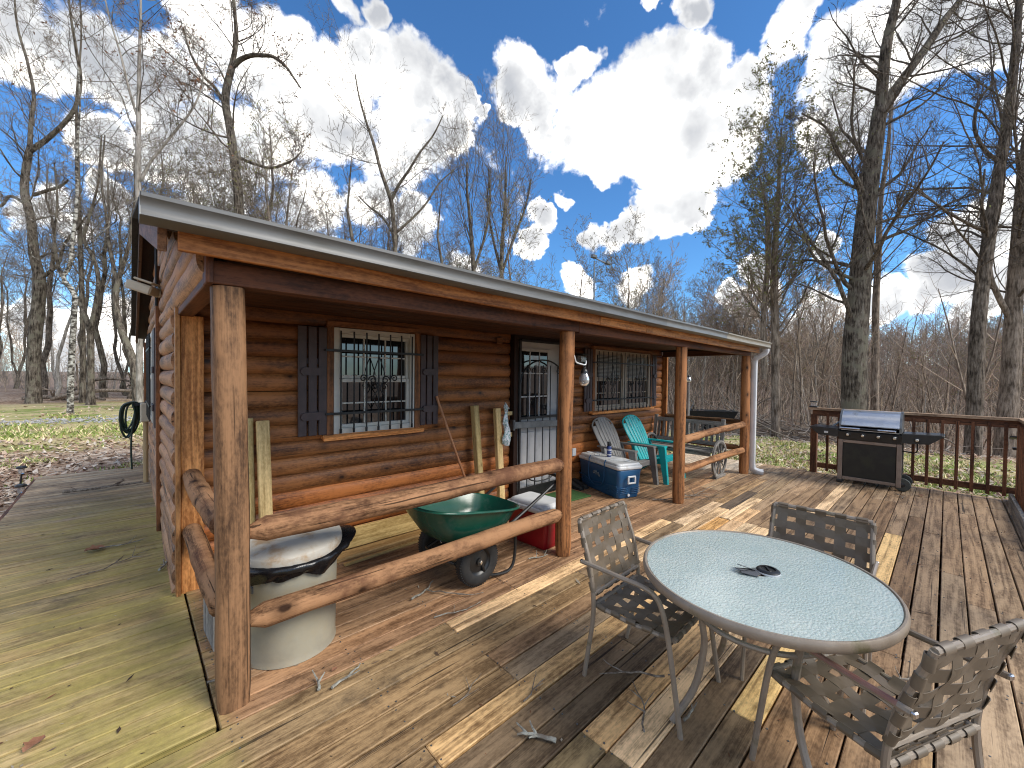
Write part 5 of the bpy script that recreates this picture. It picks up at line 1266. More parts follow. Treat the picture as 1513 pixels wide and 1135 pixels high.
mb = MB(); mb.tube([(3.115, 2.33, 1.70), (3.115, 2.33, 1.712)], .002, 5); 
t = thing('yard_lantern', 'clear lantern on a wooden pole in the yard beyond the porch', 'lantern', (9.2, 3.98, -.3), 0, 'clear bulb lanterns')
lantern(t, (9.2, 3.98, 1.56)); mb = MB(); mb.tube(log_path((9.2, 3.98, -.35), (9.2, 3.98, 1.50), 8), .028, 8); mb.build('pole', M['grey_wood'], t)
t = thing('wall_lamp', 'small dark porch lamp on the wall between the door and the double window', 'lamp', (4.88, 3.74, 1.85))
mb = MB(); mb.box((4.88, 3.76, 1.86), (.14, .05, .16), None, .008); mb.box((4.88, 3.69, 1.93), (.17, .15, .02), None, .004); mb.build('housing', M['black'], t); mb = MB(); mb.box((4.88, 3.70, 1.865), (.12, .09, .10), None, .008); mb.build('lamp_glass', M['bulb'], t)
# black tub trailer in the yard
p = np.array([17.3, 6.65]); gz = float(ground_z(*p))
t = thing('utility_trailer', 'black tub trailer standing in the yard beyond the bench', 'trailer', (p[0], p[1], gz))
e1 = np.array([.55, -.83, 0]); e2 = np.array([.83, .55, 0]); base = np.array([p[0], p[1], gz])
mb = MB(); rows = []
for k, (L_, w, z) in enumerate(((1.0, .45, .86), (.985, .44, .87), (.97, .43, .85), (.82, .36, .52), (.80, .35, .52))):
    rows.append([base + e1 * L_ * sx + e2 * w * sy + np.array([0, 0, z]) for sx, sy in ((-1, -1), (0, -1), (1, -1), (1, 0), (1, 1), (0, 1), (-1, 1), (-1, 0))])
P = np.array(rows); mb.grid(P[:4], wrap=True, flip=True); mb.add(P[3], [tuple(range(8))[::-1]]); mb.grid(P[2:4] + [0, 0, .02], wrap=True); mb.add(P[3] + [0, 0, .03], [tuple(range(8))]); mb.build('tub', M['black'], t, smooth=0)
for s_ in (-1, 1):
    mb = MB(); mb.lathe([(.05, -.06), (.2, -.07), (.24, -.04), (.24, .04), (.2, .07), (.05, .06)], 20, base + e1 * .1 + e2 * .42 * s_ + (0, 0, .24), np.stack([e1, (0, 0, 1), e2], 1)); mb.build('wheel', M['rubber'], t, smooth=40)
mb = MB(); mb.bar(base - e1 * .6 + (0, 0, .45), base + e1 * .9 + (0, 0, .45), .06, .06); mb.tube([base - e1 * .9 + (0, 0, .5), base - e1 * .55 + e2 * .1 + (0, 0, 1.15), base - e1 * .75 + (0, 0, 1.3)], .02, 6); mb.build('chassis', M['galv_dark'], t)
# roof antenna (stands on the far roof slope)
t = thing('roof_antenna', 'thin antenna mast rising above the roof, right of the door', 'antenna', (8.5, 6.1, 0))
ab = (8.38, 6.0); mb = MB(); mb.tube([(*ab, float(ground_z(*ab))), (*ab, 2.5), (8.36, 6.0, 4.45)], .022, 6); mb.build('mast', M['galv_dark'], t)
mb = MB(); mb.bar((8.30, 6.03, 4.55), (8.98, 5.96, 4.47), .03, .025, .004)
mb.box((8.36, 6.02, 4.57), (.16, .1, .08), None, .01); mb.box((8.88, 5.97, 4.50), (.14, .1, .07), None, .01)
mb.build('boom', M['galv_dark'], t)

# ---- sticks and leaves on the deck
def stick(label, c, L, rz, r=.006, fork=2, mat='twig', z=0.008, seed=0, name='fallen_twig', curl=.25):
    sr = np.random.default_rng(seed); d = np.array([math.cos(rz), math.sin(rz), 0]); p = np.array([-d[1], d[0], 0]); c = np.array([c[0], c[1], z])
    mb = MB(); n = 9; tt = np.linspace(-.5, .5, n); w = np.cumsum(sr.uniform(-1, 1, n)) * .02 * L * 2; w -= w.mean()
    P = c + np.outer(tt * L, d) + np.outer(w + curl * L * (tt ** 2 - .08), p) + np.stack([0 * tt, 0 * tt, r + .012 * L * np.abs(sr.normal(0, 1, n))], 1)
    mb.tube(P, np.linspace(r, r * .45, n), 6)
    for k in range(fork):
        i = sr.integers(2, n - 2); a = sr.choice([-1, 1]) * sr.uniform(.5, 1.1); dd = d * math.cos(a) + p * math.sin(a); l2 = L * sr.uniform(.2, .42)
        Q = P[i] + np.outer(np.linspace(0, l2, 5), dd) + sr.normal(0, .006 * L, (5, 3)) * np.linspace(0, 1, 5)[:, None]; Q[:, 2] = np.maximum(Q[:, 2], .006) + np.linspace(0, sr.uniform(0, .04), 5)
        mb.tube(Q, np.linspace(r * .7, r * .3, 5), 5)
    tag(mb.build(name, M[mat]), label, 'twig', 'twigs lying on the deck')
stick('thick forked twig crusted with pale lichen on the open deck', (1.30, 1.20), .17, 2.2, .010, 3, 'lichen_twig', seed=4)
stick('long dark branch lying on the far part of the side walk', (-.25, 7.75), .75, .12, .022, 3, seed=2, mat='twig', z=.012)
stick('bleached pale twig at the foot of the gable wall, beyond the corner board', (.20, 4.35), .16, 1.2, .010, 2, 'lichen_twig', seed=7)
stick('thin branching twigs lying in the middle of the side walk', (-.1, 4.65), .55, .45, .005, 4, seed=9)
stick('short pale twig near the curled leaf on the side walk', (-.05, 5.15), .30, .0, .006, 2, 'lichen_twig', seed=10)
stick('curly stick lying beside the foot of the trash can', (.42, 2.55), .26, .3, .006, 2, seed=12, curl=.9)
stick('lichen twig on the deck boards in front of the trash can', (.83, 2.12), .19, .35, .008, 1, 'lichen_twig', seed=13)
stick('crumbled lichen twig left of the other one in front of the trash can', (.70, 2.17), .10, 1.3, .008, 3, 'lichen_twig', seed=14)
stick('pale straight twig on the deck before the near wheel', (1.62, 2.22), .35, -.12, .004, 1, 'lichen_twig', seed=15)
stick('pale split stick lying under the wheelbarrow', (1.58, 2.60), .28, .5, .008, 0, 'lichen_twig', seed=16)
stick('long crooked twig between the wheelbarrow wheels', (1.72, 2.42), .42, -.8, .005, 1, seed=17)
stick('thin twig on the boards under the chair on the cabin side', (1.95, 1.12), .34, 2.3, .006, 2, seed=18, z=.01)
stick('branched twig between the near chair leg and the table leg', (1.80, .98), .30, .7, .005, 3, seed=19)
stick('white twig under the glass table beside the curved leg', (1.93, .80), .12, .2, .007, 1, 'lichen_twig', seed=20)
stick('twig on the pale boards beyond the glass table', (3.40, 1.32), .25, -.9, .009, 3, 'lichen_twig', seed=21)
stick('long dark twigs trailing over the porch floor past the third post', (5.55, 2.35), 1.3, -.25, .007, 5, seed=22)
stick('thin dark twig on the boards right of the table', (3.05, .10), .28, -.5, .005, 3, seed=23)
stick('little twig near the wheels of the grill', (7.75, .42), .4, .3, .006, 2, seed=24)
stick('scattered thin twigs on the deck near the downspout', (8.1, 1.85), .6, -.6, .006, 4, seed=25)
stick('fine dark twig on the dark board before the left chair legs', (1.50, 1.42), .22, .5, .0035, 2, seed=26)
stick('thin twig on the boards left of the thick forked one', (1.25, 1.62), .25, .4, .003, 2, seed=27)
stick('pale twig next to the red cooler', (2.62, 2.42), .20, -.3, .006, 2, 'lichen_twig', seed=28)
def leaf(label, c, s_, rz, seed):
    sr = np.random.default_rng(seed); mb = MB(); n = 9; P = []
    for v in np.linspace(0, 1, n):
        w = s_ * .32 * math.sin(math.pi * min(1, v * .98 + .02)) ** .7 * (1 + .3 * math.sin(v * 20)); z = .012 + .10 * s_ * abs(v - .5) + .03 * s_ * math.sin(v * 6)
        P.append([((v - .5) * s_, -w, z + w * .45), ((v - .5) * s_, 0, z), ((v - .5) * s_, w, z + w * .5)])
    P = np.array(P) @ rot_z(rz).T + np.array([c[0], c[1], 0]); mb.grid(P); mb.tube(P[0:2, 1] * 1.0, .0015, 4)
    tag(mb.build('dry_leaf', M['dead_leaf'], smooth=60), label, 'leaf', 'dry brown leaves on the deck')
leaf('curled russet oak leaf in the middle of the side walk', (-.22, 5.15), .15, .1, 1)
leaf('brown leaf at the bottom corner of the side walk boards', (-.30, 2.62), .085, .9, 2)
leaf('brown leaf beside the foot of the trash can', (.42, 2.50), .05, .9, 3)
leaf('small dark leaf on the boards at the right of the glass table', (2.82, -.08), .05, .4, 4)
leaf('brown leaf by the wheel of the grill', (8.0, .22), .09, .3, 5)
leaf('little rusty leaf beside the lichen twig near the trash can', (.80, 2.22), .035, .3, 6)

# crumbs of bark, leaf and twig on the boards
def deck_debris():
    g = np.random.default_rng(123); n = 900
    x = np.concatenate([g.uniform(-.95, 8.6, 600), g.uniform(-.95, .25, 150), g.uniform(.5, 7.4, 150)]); y = np.concatenate([g.uniform(-.5, 3.4, 600), g.uniform(2.2, 9.1, 150), 3.68 - np.abs(g.normal(0, .18, 150))])
    s_ = g.gamma(2.0, .0021, n) + .0015; a = g.uniform(0, 6.28, n); L = s_ * g.uniform(.6, 3.2, n)
    d = np.stack([np.cos(a), np.sin(a), g.normal(0, .15, n)], 1) * L[:, None]; e = np.stack([-np.sin(a), np.cos(a), g.normal(0, .3, n)], 1) * (s_ * .5)[:, None]; c = np.stack([x, y, .004 + s_ * .3], 1)
    V = np.stack([c - d, c - e, c + d, c + e], 1).reshape(-1, 3)
    cols = np.array([(.05, .032, .02), (.12, .075, .045), (.22, .15, .10), (.38, .33, .26), (.16, .07, .035)])[g.integers(0, 5, n)] * g.uniform(.6, 1.2, (n, 1))
    mb = MB(); mb.add(V, np.arange(n * 4).reshape(-1, 4).tolist(), np.repeat(cols, 4, 0)); mb.build('leaf_debris', M['leaf_tone'], smooth=0, kind='stuff')
deck_debris()
# ------------------------------------------------------------------ bare spring trees
def np_tubes(P, Rd, sides):
    """many tubes at once: P (N,S,3), Rd (N,S)"""
    N, Sg = P.shape[:2]
    T = np.gradient(P, axis=1); T /= np.linalg.norm(T, axis=2, keepdims=True) + 1e-9
    ref = np.where(np.abs(T[:, :1, 2:3]) < .9, np.array([0, 0, 1.0]), np.array([1.0, 0, 0]))
    U = np.cross(np.broadcast_to(ref, T.shape), T); U /= np.linalg.norm(U, axis=2, keepdims=True) + 1e-9
    W = np.cross(T, U); a = np.arange(sides) / sides * 2 * np.pi
    V = P[:, :, None] + Rd[:, :, None, None] * (np.cos(a)[:, None] * U[:, :, None] + np.sin(a)[:, None] * W[:, :, None])
    idx = np.arange(N * Sg * sides).reshape(N, Sg, sides); j2 = np.roll(np.arange(sides), -1)
    F = np.stack([idx[:, :-1], idx[:, :-1][:, :, j2], idx[:, 1:][:, :, j2], idx[:, 1:]], -1).reshape(-1, 4)
    return V.reshape(-1, 3), F

def mesh_from(name, parts, mats):
    """parts: list of (V, F(quads), material index)"""
    V = np.concatenate([p[0] for p in parts]); o = 0; Fs = []; mi = []
    for v, f, m_ in parts: Fs.append(f + o); mi.append(np.full(len(f), m_)); o += len(v)
    F = np.concatenate(Fs); mi = np.concatenate(mi); me = bpy.data.meshes.new(name)
    me.vertices.add(len(V)); me.vertices.foreach_set('co', V.astype(np.float32).ravel())
    me.loops.add(F.size); me.loops.foreach_set('vertex_index', F.astype(np.int32).ravel())
    me.polygons.add(len(F)); me.polygons.foreach_set('loop_start', np.arange(0, F.size, 4, dtype=np.int32)); me.polygons.foreach_set('loop_total', np.full(len(F), 4, np.int32))
    for m_ in mats: me.materials.append(m_)
    me.polygons.foreach_set('material_index', mi.astype(np.int32)); me.polygons.foreach_set('use_smooth', np.ones(len(F), bool))
    me.update(calc_edges=True); return me

def walk(start, dirs, L, n, wob, up, g):
    """polylines growing from start along dirs, wandering and bending up"""
    N = len(start); P = np.zeros((N, n + 1, 3)); P[:, 0] = start; d = dirs.copy(); st = (L / n)[:, None]
    for i in range(n):
        d = d + g.normal(0, wob, (N, 3)); d[:, 2] += up; d /= np.linalg.norm(d, axis=1, keepdims=True)
        P[:, i + 1] = P[:, i] + d * st
    return P

def spawn(P, L, Rd, k, t0, t1, ang, ratio, rr, g, taper_len=.55):
    """k children per parent line"""
    N, Sg = P.shape[:2]
    par = np.repeat(np.arange(N), k); t = t0 + (t1 - t0) * (np.tile(np.arange(k), N) + g.uniform(0, 1, N * k)) / k
    f = t * (Sg - 1); i = np.minimum(f.astype(int), Sg - 2); u = (f - i)[:, None]
    st = P[par, i] * (1 - u) + P[par, i + 1] * u; tg = P[par, i + 1] - P[par, i]; tg /= np.linalg.norm(tg, axis=1, keepdims=True) + 1e-9
    rp = Rd[par, i] * (1 - u[:, 0]) + Rd[par, i + 1] * u[:, 0]
    rv = g.normal(0, 1, (N * k, 3)); rv -= tg * (rv * tg).sum(1, keepdims=True); rv /= np.linalg.norm(rv, axis=1, keepdims=True) + 1e-9
    a = np.radians(g.normal(ang, 10, N * k))[:, None]
    d = tg * np.cos(a) + rv * np.sin(a)
    ln = L[par] * ratio * (1 - taper_len * t) * g.uniform(.65, 1.25, N * k)
    return st, d, ln, np.minimum(rp * .75, rp * rr)

def grow(trunks, g, cfg):
    """trunks: list of (points, radii) main stems. returns trunk parts and crown parts"""
    tparts, cparts = [], []
    lines = []
    for P, r, t0, share in trunks:
        V, F = np_tubes(P[None], r[None], 12 if r[0] > .12 else 8); tparts.append((V, F, 0)); lines.append((P, r, t0, share))
    tips = []
    L1P, L1R, L1L = [], [], []
    for P, r, t0, share in lines:
        ln = np.linalg.norm(np.diff(P, axis=0), axis=1).sum(); k = max(1, int(cfg['limbs'] * share))
        st, d, l, rr = spawn(P[None], np.array([ln]), r[None], k, t0, 1.0, cfg['ang'], cfg['lratio'], cfg.get('lim_r', .25), g, cfg.get('taper', .5))
        l = np.clip(l, .5, cfg.get('lmax', 7.0)); d[:, 2] += cfg.get('lift', .1); d /= np.linalg.norm(d, axis=1, keepdims=True)
        n = 8; Q = walk(st, d, l, n, cfg['wob'], cfg['up'], g); Rr = np.maximum(rr, .012)[:, None] * np.linspace(1, .28, n + 1)[None]
        L1P.append(Q); L1L.append(l); L1R.append(Rr)
    P, L, Rd = np.concatenate(L1P), np.concatenate(L1L), np.concatenate(L1R)
    V, F = np_tubes(P, Rd, 6); cparts.append((V, F, 0))
    k2, k3, k4 = cfg['k']; mt = cfg.get('min_r', .006)
    for lev, (k, n, sides, ratio, ang) in enumerate(((k2, 5, 4, .50, 42), (k3, 4, 3, .52, 42), (k4, 2, 3, .55, 40))):
        if not k: break
        st, d, l, rr = spawn(P, L, Rd, k, .18, 1.0, ang, ratio, .6, g, .45); l = np.clip(l, .10, 3.5)
        P = walk(st, d, l, n, cfg['wob'] * (1.0, 1.0, .8)[lev], cfg['up'] * .8, g); L = l
        Rd = np.maximum(rr, mt)[:, None] * np.linspace(1, .4, n + 1)[None]; Rd = np.maximum(Rd, mt * .55)
        V, F = np_tubes(P, Rd, sides); cparts.append((V, F, 1 if lev > 0 else 0)); tips.append(P)
    if cfg.get('buds'):
        E = P[:, 1:].reshape(-1, 3); keep = g.uniform(0, 1, len(E)) < cfg['buds']; E = E[keep]
        if cfg.get('bud_fn') is not None: E = E[cfg['bud_fn'](E)]
        E = np.repeat(E, cfg.get('bud_n', 1), 0) + g.normal(0, cfg.get('bud_spread', .03), (len(E) * cfg.get('bud_n', 1), 3))
        s_ = cfg.get('bud_size', .03) * g.uniform(.6, 1.5, len(E)); a = g.normal(0, 1, (len(E), 3)); a /= np.linalg.norm(a, axis=1, keepdims=True)
        b_ = g.normal(0, 1, (len(E), 3)); b_ -= a * (a * b_).sum(1, keepdims=True); b_ /= np.linalg.norm(b_, axis=1, keepdims=True)
        V = np.stack([E - a * s_[:, None], E + b_ * s_[:, None] * .45, E + a * s_[:, None], E - b_ * s_[:, None] * .45], 1).reshape(-1, 3); F = np.arange(len(V)).reshape(-1, 4)
        cparts.append((V, F, 2))
    return tparts, cparts

def tree_object(name, label, trunks, g, cfg, base, mats, group=None, cat='tree'):
    """mats: bark, limb, twig, bud"""
    tp, cp = grow(trunks, g, cfg); b_ = np.asarray(base, float)
    t = thing(name, label, cat, base, 0, group)
    for nm, parts, mm in (('trunk', tp, [mats[0]]), ('crown', cp, list(mats[1:]))):
        parts = [(v - b_, f, m_) for v, f, m_ in parts]
        o = bpy.data.objects.new(nm, mesh_from(nm, parts, mm)); COL.objects.link(o); o.parent = t
    return t

def stem_px(pts, depth, depth_top=None, n=26, root=True):
    """stem through photo points (px, py, half-width px) at a depth; foot carried down to the ground"""
    k = len(pts); D = np.linspace(depth, depth_top or depth, k)
    W = [spot(p[0], p[1], d_) for p, d_ in zip(pts, D)]; r = [p[2] * d_ / F_PX * .86 for p, d_ in zip(pts, D)]
    if root:
        b_ = W[0].copy(); gz = float(ground_z(b_[0], b_[1]))
        if b_[2] > gz - .1:
            W = [np.array([b_[0], b_[1], gz - .15])] + W; r = [r[0] * 1.35] + r
    Q = curve(W, n); rr = np.interp(np.linspace(0, len(W) - 1, n), np.arange(len(W)), r)
    if root: rr[0] *= 1.15
    return Q, rr

TG = np.random.default_rng(21)
OAK = dict(limbs=15, ang=60, lratio=.46, wob=.12, up=.05, k=(6, 5, 3), lift=.15, lmax=5.0, min_r=.0062)
FINE = dict(limbs=26, ang=55, lratio=.40, wob=.10, up=.06, k=(7, 6, 4), lift=.3, lmax=4.5, min_r=.0055)
VASE = dict(limbs=15, ang=34, lratio=.55, wob=.09, up=.10, k=(6, 5, 3), lift=.6, lmax=7, min_r=.007)
B_OAK = (M['bark'], M['bark'], M['twigs'], M['oak_leaf']); B_DARK = (M['bark_dark'], M['bark_dark'], M['twigs_dark'], M['bud'])
B_BR = (M['bark_brown'], M['bark_brown'], M['twigs'], M['bud'])
def hero(name, label, stems, cfg, mats, seed, depth, **kw):
    """stems: list of (points, share of limbs, start of branching, rooted?)"""
    g = np.random.default_rng(seed); tr = []
    for k, (pts, share, t0, *rest) in enumerate(stems):
        dt = rest[0] if rest else None
        Q, r = stem_px(pts, depth if k == 0 or len(rest) < 2 else rest[1], dt, root=(k == 0)); tr.append((Q, r, t0, share))
    b_ = tr[0][0][0]; c = dict(cfg); c.update(kw)
    return tree_object(name, label, tr, g, c, (b_[0], b_[1], b_[2] + .15), mats)

hero('oak_tree', 'stout crooked oak at the left of the lawn with a snapped side limb', [
    ([(50, 590, 10), (50, 525, 8.5), (57, 447, 8.5), (59, 414, 7.5), (50, 374, 6.5), (46, 324, 6), (36, 283, 5.5), (40, 240, 5), (46, 215, 4.6)], .5, .45),
    ([(46, 222, 4.2), (75, 201, 3.6), (108, 165, 3), (119, 120, 2.6), (112, 70, 2.2), (104, 20, 1.6), (98, -40, 1)], 1.0, .1, 17),
    ([(44, 222, 3.5), (46, 180, 3), (50, 140, 2.4), (40, 90, 2), (26, 40, 1.5), (20, -20, 1)], 1.0, .1, 19),
    ([(50, 288, 3.0), (72, 281, 2.6), (88, 276, 2.2), (100, 267, 1.6)], .25, .3, 17.5),
    ([(60, 412, 3.2), (75, 400, 2.8), (87, 388, 2.4), (96, 360, 2), (120, 330, 1.5), (150, 290, 1)], .6, .25, 18.5),
    ([(36, 300, 2.6), (15, 290, 2.2), (0, 305, 1.8), (-20, 290, 1.2)], .5, .2, 18)], OAK, B_OAK, 31, 18, buds=.015, bud_size=.06)
hero('birch_tree', 'thin crooked birch with blotchy pale bark on the lawn', [
    ([(104, 603, 4.4), (105, 541, 4.2), (109, 474, 3.9), (110, 434, 3.5), (93, 412, 3.1), (104, 391, 3), (107, 357, 2.8), (112, 317, 2.6), (114, 280, 2.2), (113, 230, 1.8), (118, 160, 1.3), (116, 100, .8)], .9, .42)], OAK, (M['birch'], M['birch'], M['twigs'], M['bud']), 32, 13.5, limbs=12)
hero('forked_tree', 'grey forked tree standing behind the birch, two wavering stems', [
    ([(134, 575, 5), (134, 520, 4.6), (133, 490, 4.4), (121, 455, 3.2), (103, 425, 2.8), (88, 400, 2.4), (80, 350, 2), (85, 300, 1.5), (80, 240, 1)], .7, .5),
    ([(133, 492, 3.6), (143, 440, 3.2), (145, 410, 3), (138, 381, 2.8), (124, 354, 2.5), (132, 320, 2), (145, 270, 1.6), (150, 200, 1)], .8, .3, 17)], OAK, B_OAK, 33, 17.5)
hero('slim_tree', 'straight slim tree close behind the birch', [([(122, 575, 4), (122, 474, 3.6), (119, 374, 3.2), (117, 307, 2.8), (115, 240, 2.4), (113, 150, 1.8), (120, 60, 1.2), (118, 0, .8)], .9, .45)], OAK, B_OAK, 34, 18.5, limbs=12)
hero('leaning_tree', 'smooth leaning tree forking above the lawn near the cabin corner', [
    ([(203, 590, 6.5), (197, 535, 6), (180, 490, 5), (171, 450, 4.4), (173, 420, 4), (184, 385, 3), (192, 355, 2.6), (195, 325, 2.2), (200, 290, 1.8), (198, 230, 1.2)], .8, .45),
    ([(173, 424, 3.2), (166, 385, 2.8), (160, 350, 2.4), (157, 320, 2), (150, 265, 1.6), (155, 200, 1)], .7, .25, 16.5)], OAK, B_OAK, 35, 16)
hero('maple_tree', 'tall pale straight maple rising right behind the gutter end', [
    ([(206, 590, 4.6), (206, 450, 4.4), (205, 330, 4.2), (204, 240, 4), (205, 160, 3.2), (206, 80, 2.4), (208, 10, 1.6), (207, -60, 1)], .9, .5),
    ([(208, 268, 2.4), (222, 240, 2.2), (241, 216, 2), (262, 190, 1.8), (281, 166, 1.6), (296, 135, 1.3), (306, 80, 1)], .7, .2, 14.5),
    ([(205, 180, 2), (190, 130, 1.8), (178, 80, 1.5), (160, 20, 1.2), (150, -30, .8)], .5, .2, 14)], OAK, (M['bark_pale'], M['bark'], M['twigs'], M['oak_leaf']), 36, 14.5, buds=.05, bud_size=.05, bud_n=2)
hero('oak_tree', 'big dark oak behind the roof with a hooked limb and russet leaves', [
    ([(352, 420, 9), (353, 306, 7.4), (347, 241, 7), (340, 191, 6.4), (333, 145, 6), (343, 97, 5)], .5, .5),
    ([(342, 100, 4.4), (356, 88, 4), (372, 82, 3.6), (388, 82, 3.2), (404, 84, 2.8), (422, 98, 2.4), (434, 115, 1.9), (444, 130, 1.3)], 1.0, .15, 19),
    ([(342, 100, 4.2), (349, 60, 3.5), (347, 20, 2.8), (343, -20, 2.2), (335, -70, 1.4)], 1.0, .1, 20),
    ([(335, 160, 3), (318, 130, 2.6), (300, 112, 2.2), (282, 80, 1.8), (270, 40, 1.2)], .8, .15, 19),
    ([(351, 232, 3), (378, 243, 2.6), (402, 248, 2.2), (430, 238, 1.6), (445, 225, 1)], .5, .2, 19)], OAK, (M['bark'], M['bark_dark'], M['twigs_dark'], M['oak_leaf']), 37, 20, limbs=14, buds=.035, bud_size=.055, bud_n=2, bud_spread=.12)
hero('forked_tree', 'wide forked bare tree behind the middle of the roof', [
    ([(583, 480, 5), (584, 380, 3.9), (580, 310, 3.6), (574, 285, 3.3), (562, 250, 2.8), (553, 215, 2.4), (541, 180, 1.9), (530, 140, 1.4), (525, 110, .9)], .8, .4),
    ([(578, 296, 2.9), (590, 272, 2.5), (604, 252, 2.2), (620, 226, 1.8), (640, 200, 1.4), (655, 170, .9)], .9, .15, 21),
    ([(584, 345, 2.4), (610, 322, 2), (630, 300, 1.7), (650, 270, 1.3), (672, 250, .9)], .8, .15, 22),
    ([(583, 350, 2.2), (566, 322, 1.9), (545, 305, 1.5), (530, 290, 1)], .5, .15, 22)], OAK, B_OAK, 38, 21.5, limbs=12)
hero('ash_tree', 'fan-shaped bare tree above the roof, the left of the pair', [
    ([(700, 520, 5), (700, 420, 3.8), (698, 370, 3.4), (694, 320, 2.8), (690, 280, 2), (690, 240, 1.2)], 1.0, .45),
    ([(700, 400, 2.4), (716, 350, 2.2), (724, 300, 1.8), (722, 250, 1.1)], .8, .1, 25)], VASE, B_OAK, 39, 25)
hero('ash_tree', 'fan-shaped bare tree above the roof, the right of the pair', [
    ([(742, 520, 5), (741, 420, 3.8), (742, 360, 3.4), (746, 310, 2.6), (747, 260, 1.6), (748, 232, 1)], 1.0, .4),
    ([(741, 405, 2.4), (760, 350, 2.2), (775, 310, 1.8), (785, 265, 1.1)], .8, .1, 25),
    ([(741, 405, 2.4), (728, 350, 2), (720, 300, 1.6), (722, 270, 1)], .6, .1, 26)], VASE, B_OAK, 40, 25.5)
hero('budding_tree', 'budding tree with two close stems just right of the downspout', [
    ([(1146, 660, 7), (1146, 560, 6.6), (1145, 480, 6.4), (1144, 410, 5.8), (1146, 350, 4.8), (1150, 290, 3.6), (1152, 235, 2.2), (1155, 190, 1.2)], 1.0, .22),
    ([(1130, 560, 5), (1128, 480, 4.6), (1131, 430, 4.4), (1136, 370, 3.8), (1132, 310, 2.8), (1122, 260, 1.6)], .8, .2, 15)], FINE, B_BR, 41, 15.2, limbs=38, buds=.32, bud_size=.04, lmax=3.4, bud_n=2)
hero('oak_tree', 'massive ridged oak behind the grill, forked high up', [
    ([(1262, 690, 20), (1262, 600, 18.5), (1263, 520, 17.5), (1268, 450, 16), (1276, 350, 14.5), (1285, 270, 13), (1294, 205, 11.5), (1300, 160, 10)], .75, .32),
    ([(1301, 162, 8.5), (1305, 110, 8.2), (1311, 60, 7.4), (1324, 5, 6.4), (1332, -50, 5), (1336, -120, 3)], .8, .05, 12.6),
    ([(1300, 168, 7.5), (1318, 138, 7), (1345, 102, 6.6), (1372, 65, 6), (1395, 30, 5.4), (1422, -5, 4.6), (1450, -60, 3)], .8, .15, 13.6),
    ([(1260, 412, 3), (1235, 402, 2.6), (1205, 382, 2.2), (1190, 350, 1.7), (1178, 310, 1)], .35, .15, 12.5),
    ([(1277, 372, 3.4), (1310, 352, 2.8), (1350, 335, 2.4), (1400, 302, 1.9), (1445, 285, 1.2)], .4, .15, 13.5),
    ([(1283, 300, 3.6), (1265, 262, 3), (1242, 230, 2.6), (1222, 190, 2), (1185, 168, 1.3)], .5, .15, 12.4)], OAK, (M['bark'], M['bark_dark'], M['twigs_dark'], M['bud']), 42, 13, limbs=20, buds=.06, bud_size=.025, lmax=4.6, k=(5, 5, 4))
hero('slim_tree', 'slim straight tree rising close behind the massive oak', [([(1291, 690, 6), (1293, 560, 5.4), (1294, 450, 5), (1298, 380, 4.4), (1301, 300, 3.6), (1312, 220, 2.6), (1318, 140, 1.6)], 1.0, .35)], FINE, B_BR, 43, 17.5, buds=.06, bud_size=.025, limbs=22)
hero('oak_tree', 'dark leaning tree at the right, growing behind the railing', [
    ([(1434, 720, 12), (1438, 650, 11), (1441, 580, 10.5), (1444, 500, 10), (1450, 430, 9.4), (1460, 360, 8.6), (1470, 290, 8), (1482, 220, 7.4), (1492, 150, 6.6), (1500, 80, 5.6), (1506, 0, 4.4), (1510, -80, 3)], 1.2, .35),
    ([(1478, 240, 3.4), (1455, 222, 3), (1440, 190, 2.6), (1446, 150, 2.2), (1470, 120, 1.6)], .3, .2, 11.6),
    ([(1462, 345, 3), (1430, 330, 2.5), (1395, 310, 2), (1350, 275, 1.4)], .4, .15, 11.5)], OAK, B_DARK, 44, 12, limbs=20, buds=.08, bud_size=.028)
hero('oak_tree', 'grey-barked tree at the right edge, beside the dark leaning one', [
    ([(1482, 720, 14), (1486, 640, 13), (1493, 560, 12), (1497, 480, 11), (1500, 420, 10), (1506, 340, 9), (1512, 260, 8), (1522, 180, 7), (1530, 80, 5), (1540, -20, 3)], 1.2, .35),
    ([(1492, 470, 4.5), (1476, 440, 4), (1464, 410, 3.4), (1460, 370, 2.8), (1450, 320, 2.2), (1455, 250, 1.4)], .5, .25, 12.6)], OAK, (M['bark_brown'], M['bark_dark'], M['twigs_dark'], M['bud']), 45, 12.6, limbs=18, buds=.05, bud_size=.028)
hero('oak_tree', 'tree just beyond the right edge of the view, reaching in', [([(1610, 720, 14), (1600, 560, 12), (1590, 400, 10), (1585, 260, 8), (1590, 120, 6), (1600, -20, 4)], 1.2, .3)], OAK, B_DARK, 46, 12, limbs=20)

# ---- copies of eight forest trees spread through the wood
FOREST = []
def forest_proto(seed, h, r0, cfg, mats, bend=.35, twin=False):
    g = np.random.default_rng(seed); n = 14; z = np.linspace(-.3, h, n)
    def stem(s):
        x = np.cumsum(g.normal(0, bend, n)) * .35; y = np.cumsum(g.normal(0, bend, n)) * .35; x -= x[0]; y -= y[0]
        lean = g.normal(0, .05, 2)
        return np.stack([x * s + lean[0] * z, y * s + lean[1] * z, z], 1)
    tr = [(stem(1), np.interp(np.linspace(0, 1, n), [0, .06, .6, 1], [r0 * 1.35, r0, r0 * .62, r0 * .1]), .38, 1.0)]
    if twin:
        Q = stem(1.3); Q[:, 0] += .3 * np.linspace(0, 1, n) * h * .12; tr.append((Q, np.interp(np.linspace(0, 1, n), [0, .6, 1], [r0 * .8, r0 * .5, r0 * .1]), .35, .8))
    return grow(tr, g, cfg), mats
kinds = []
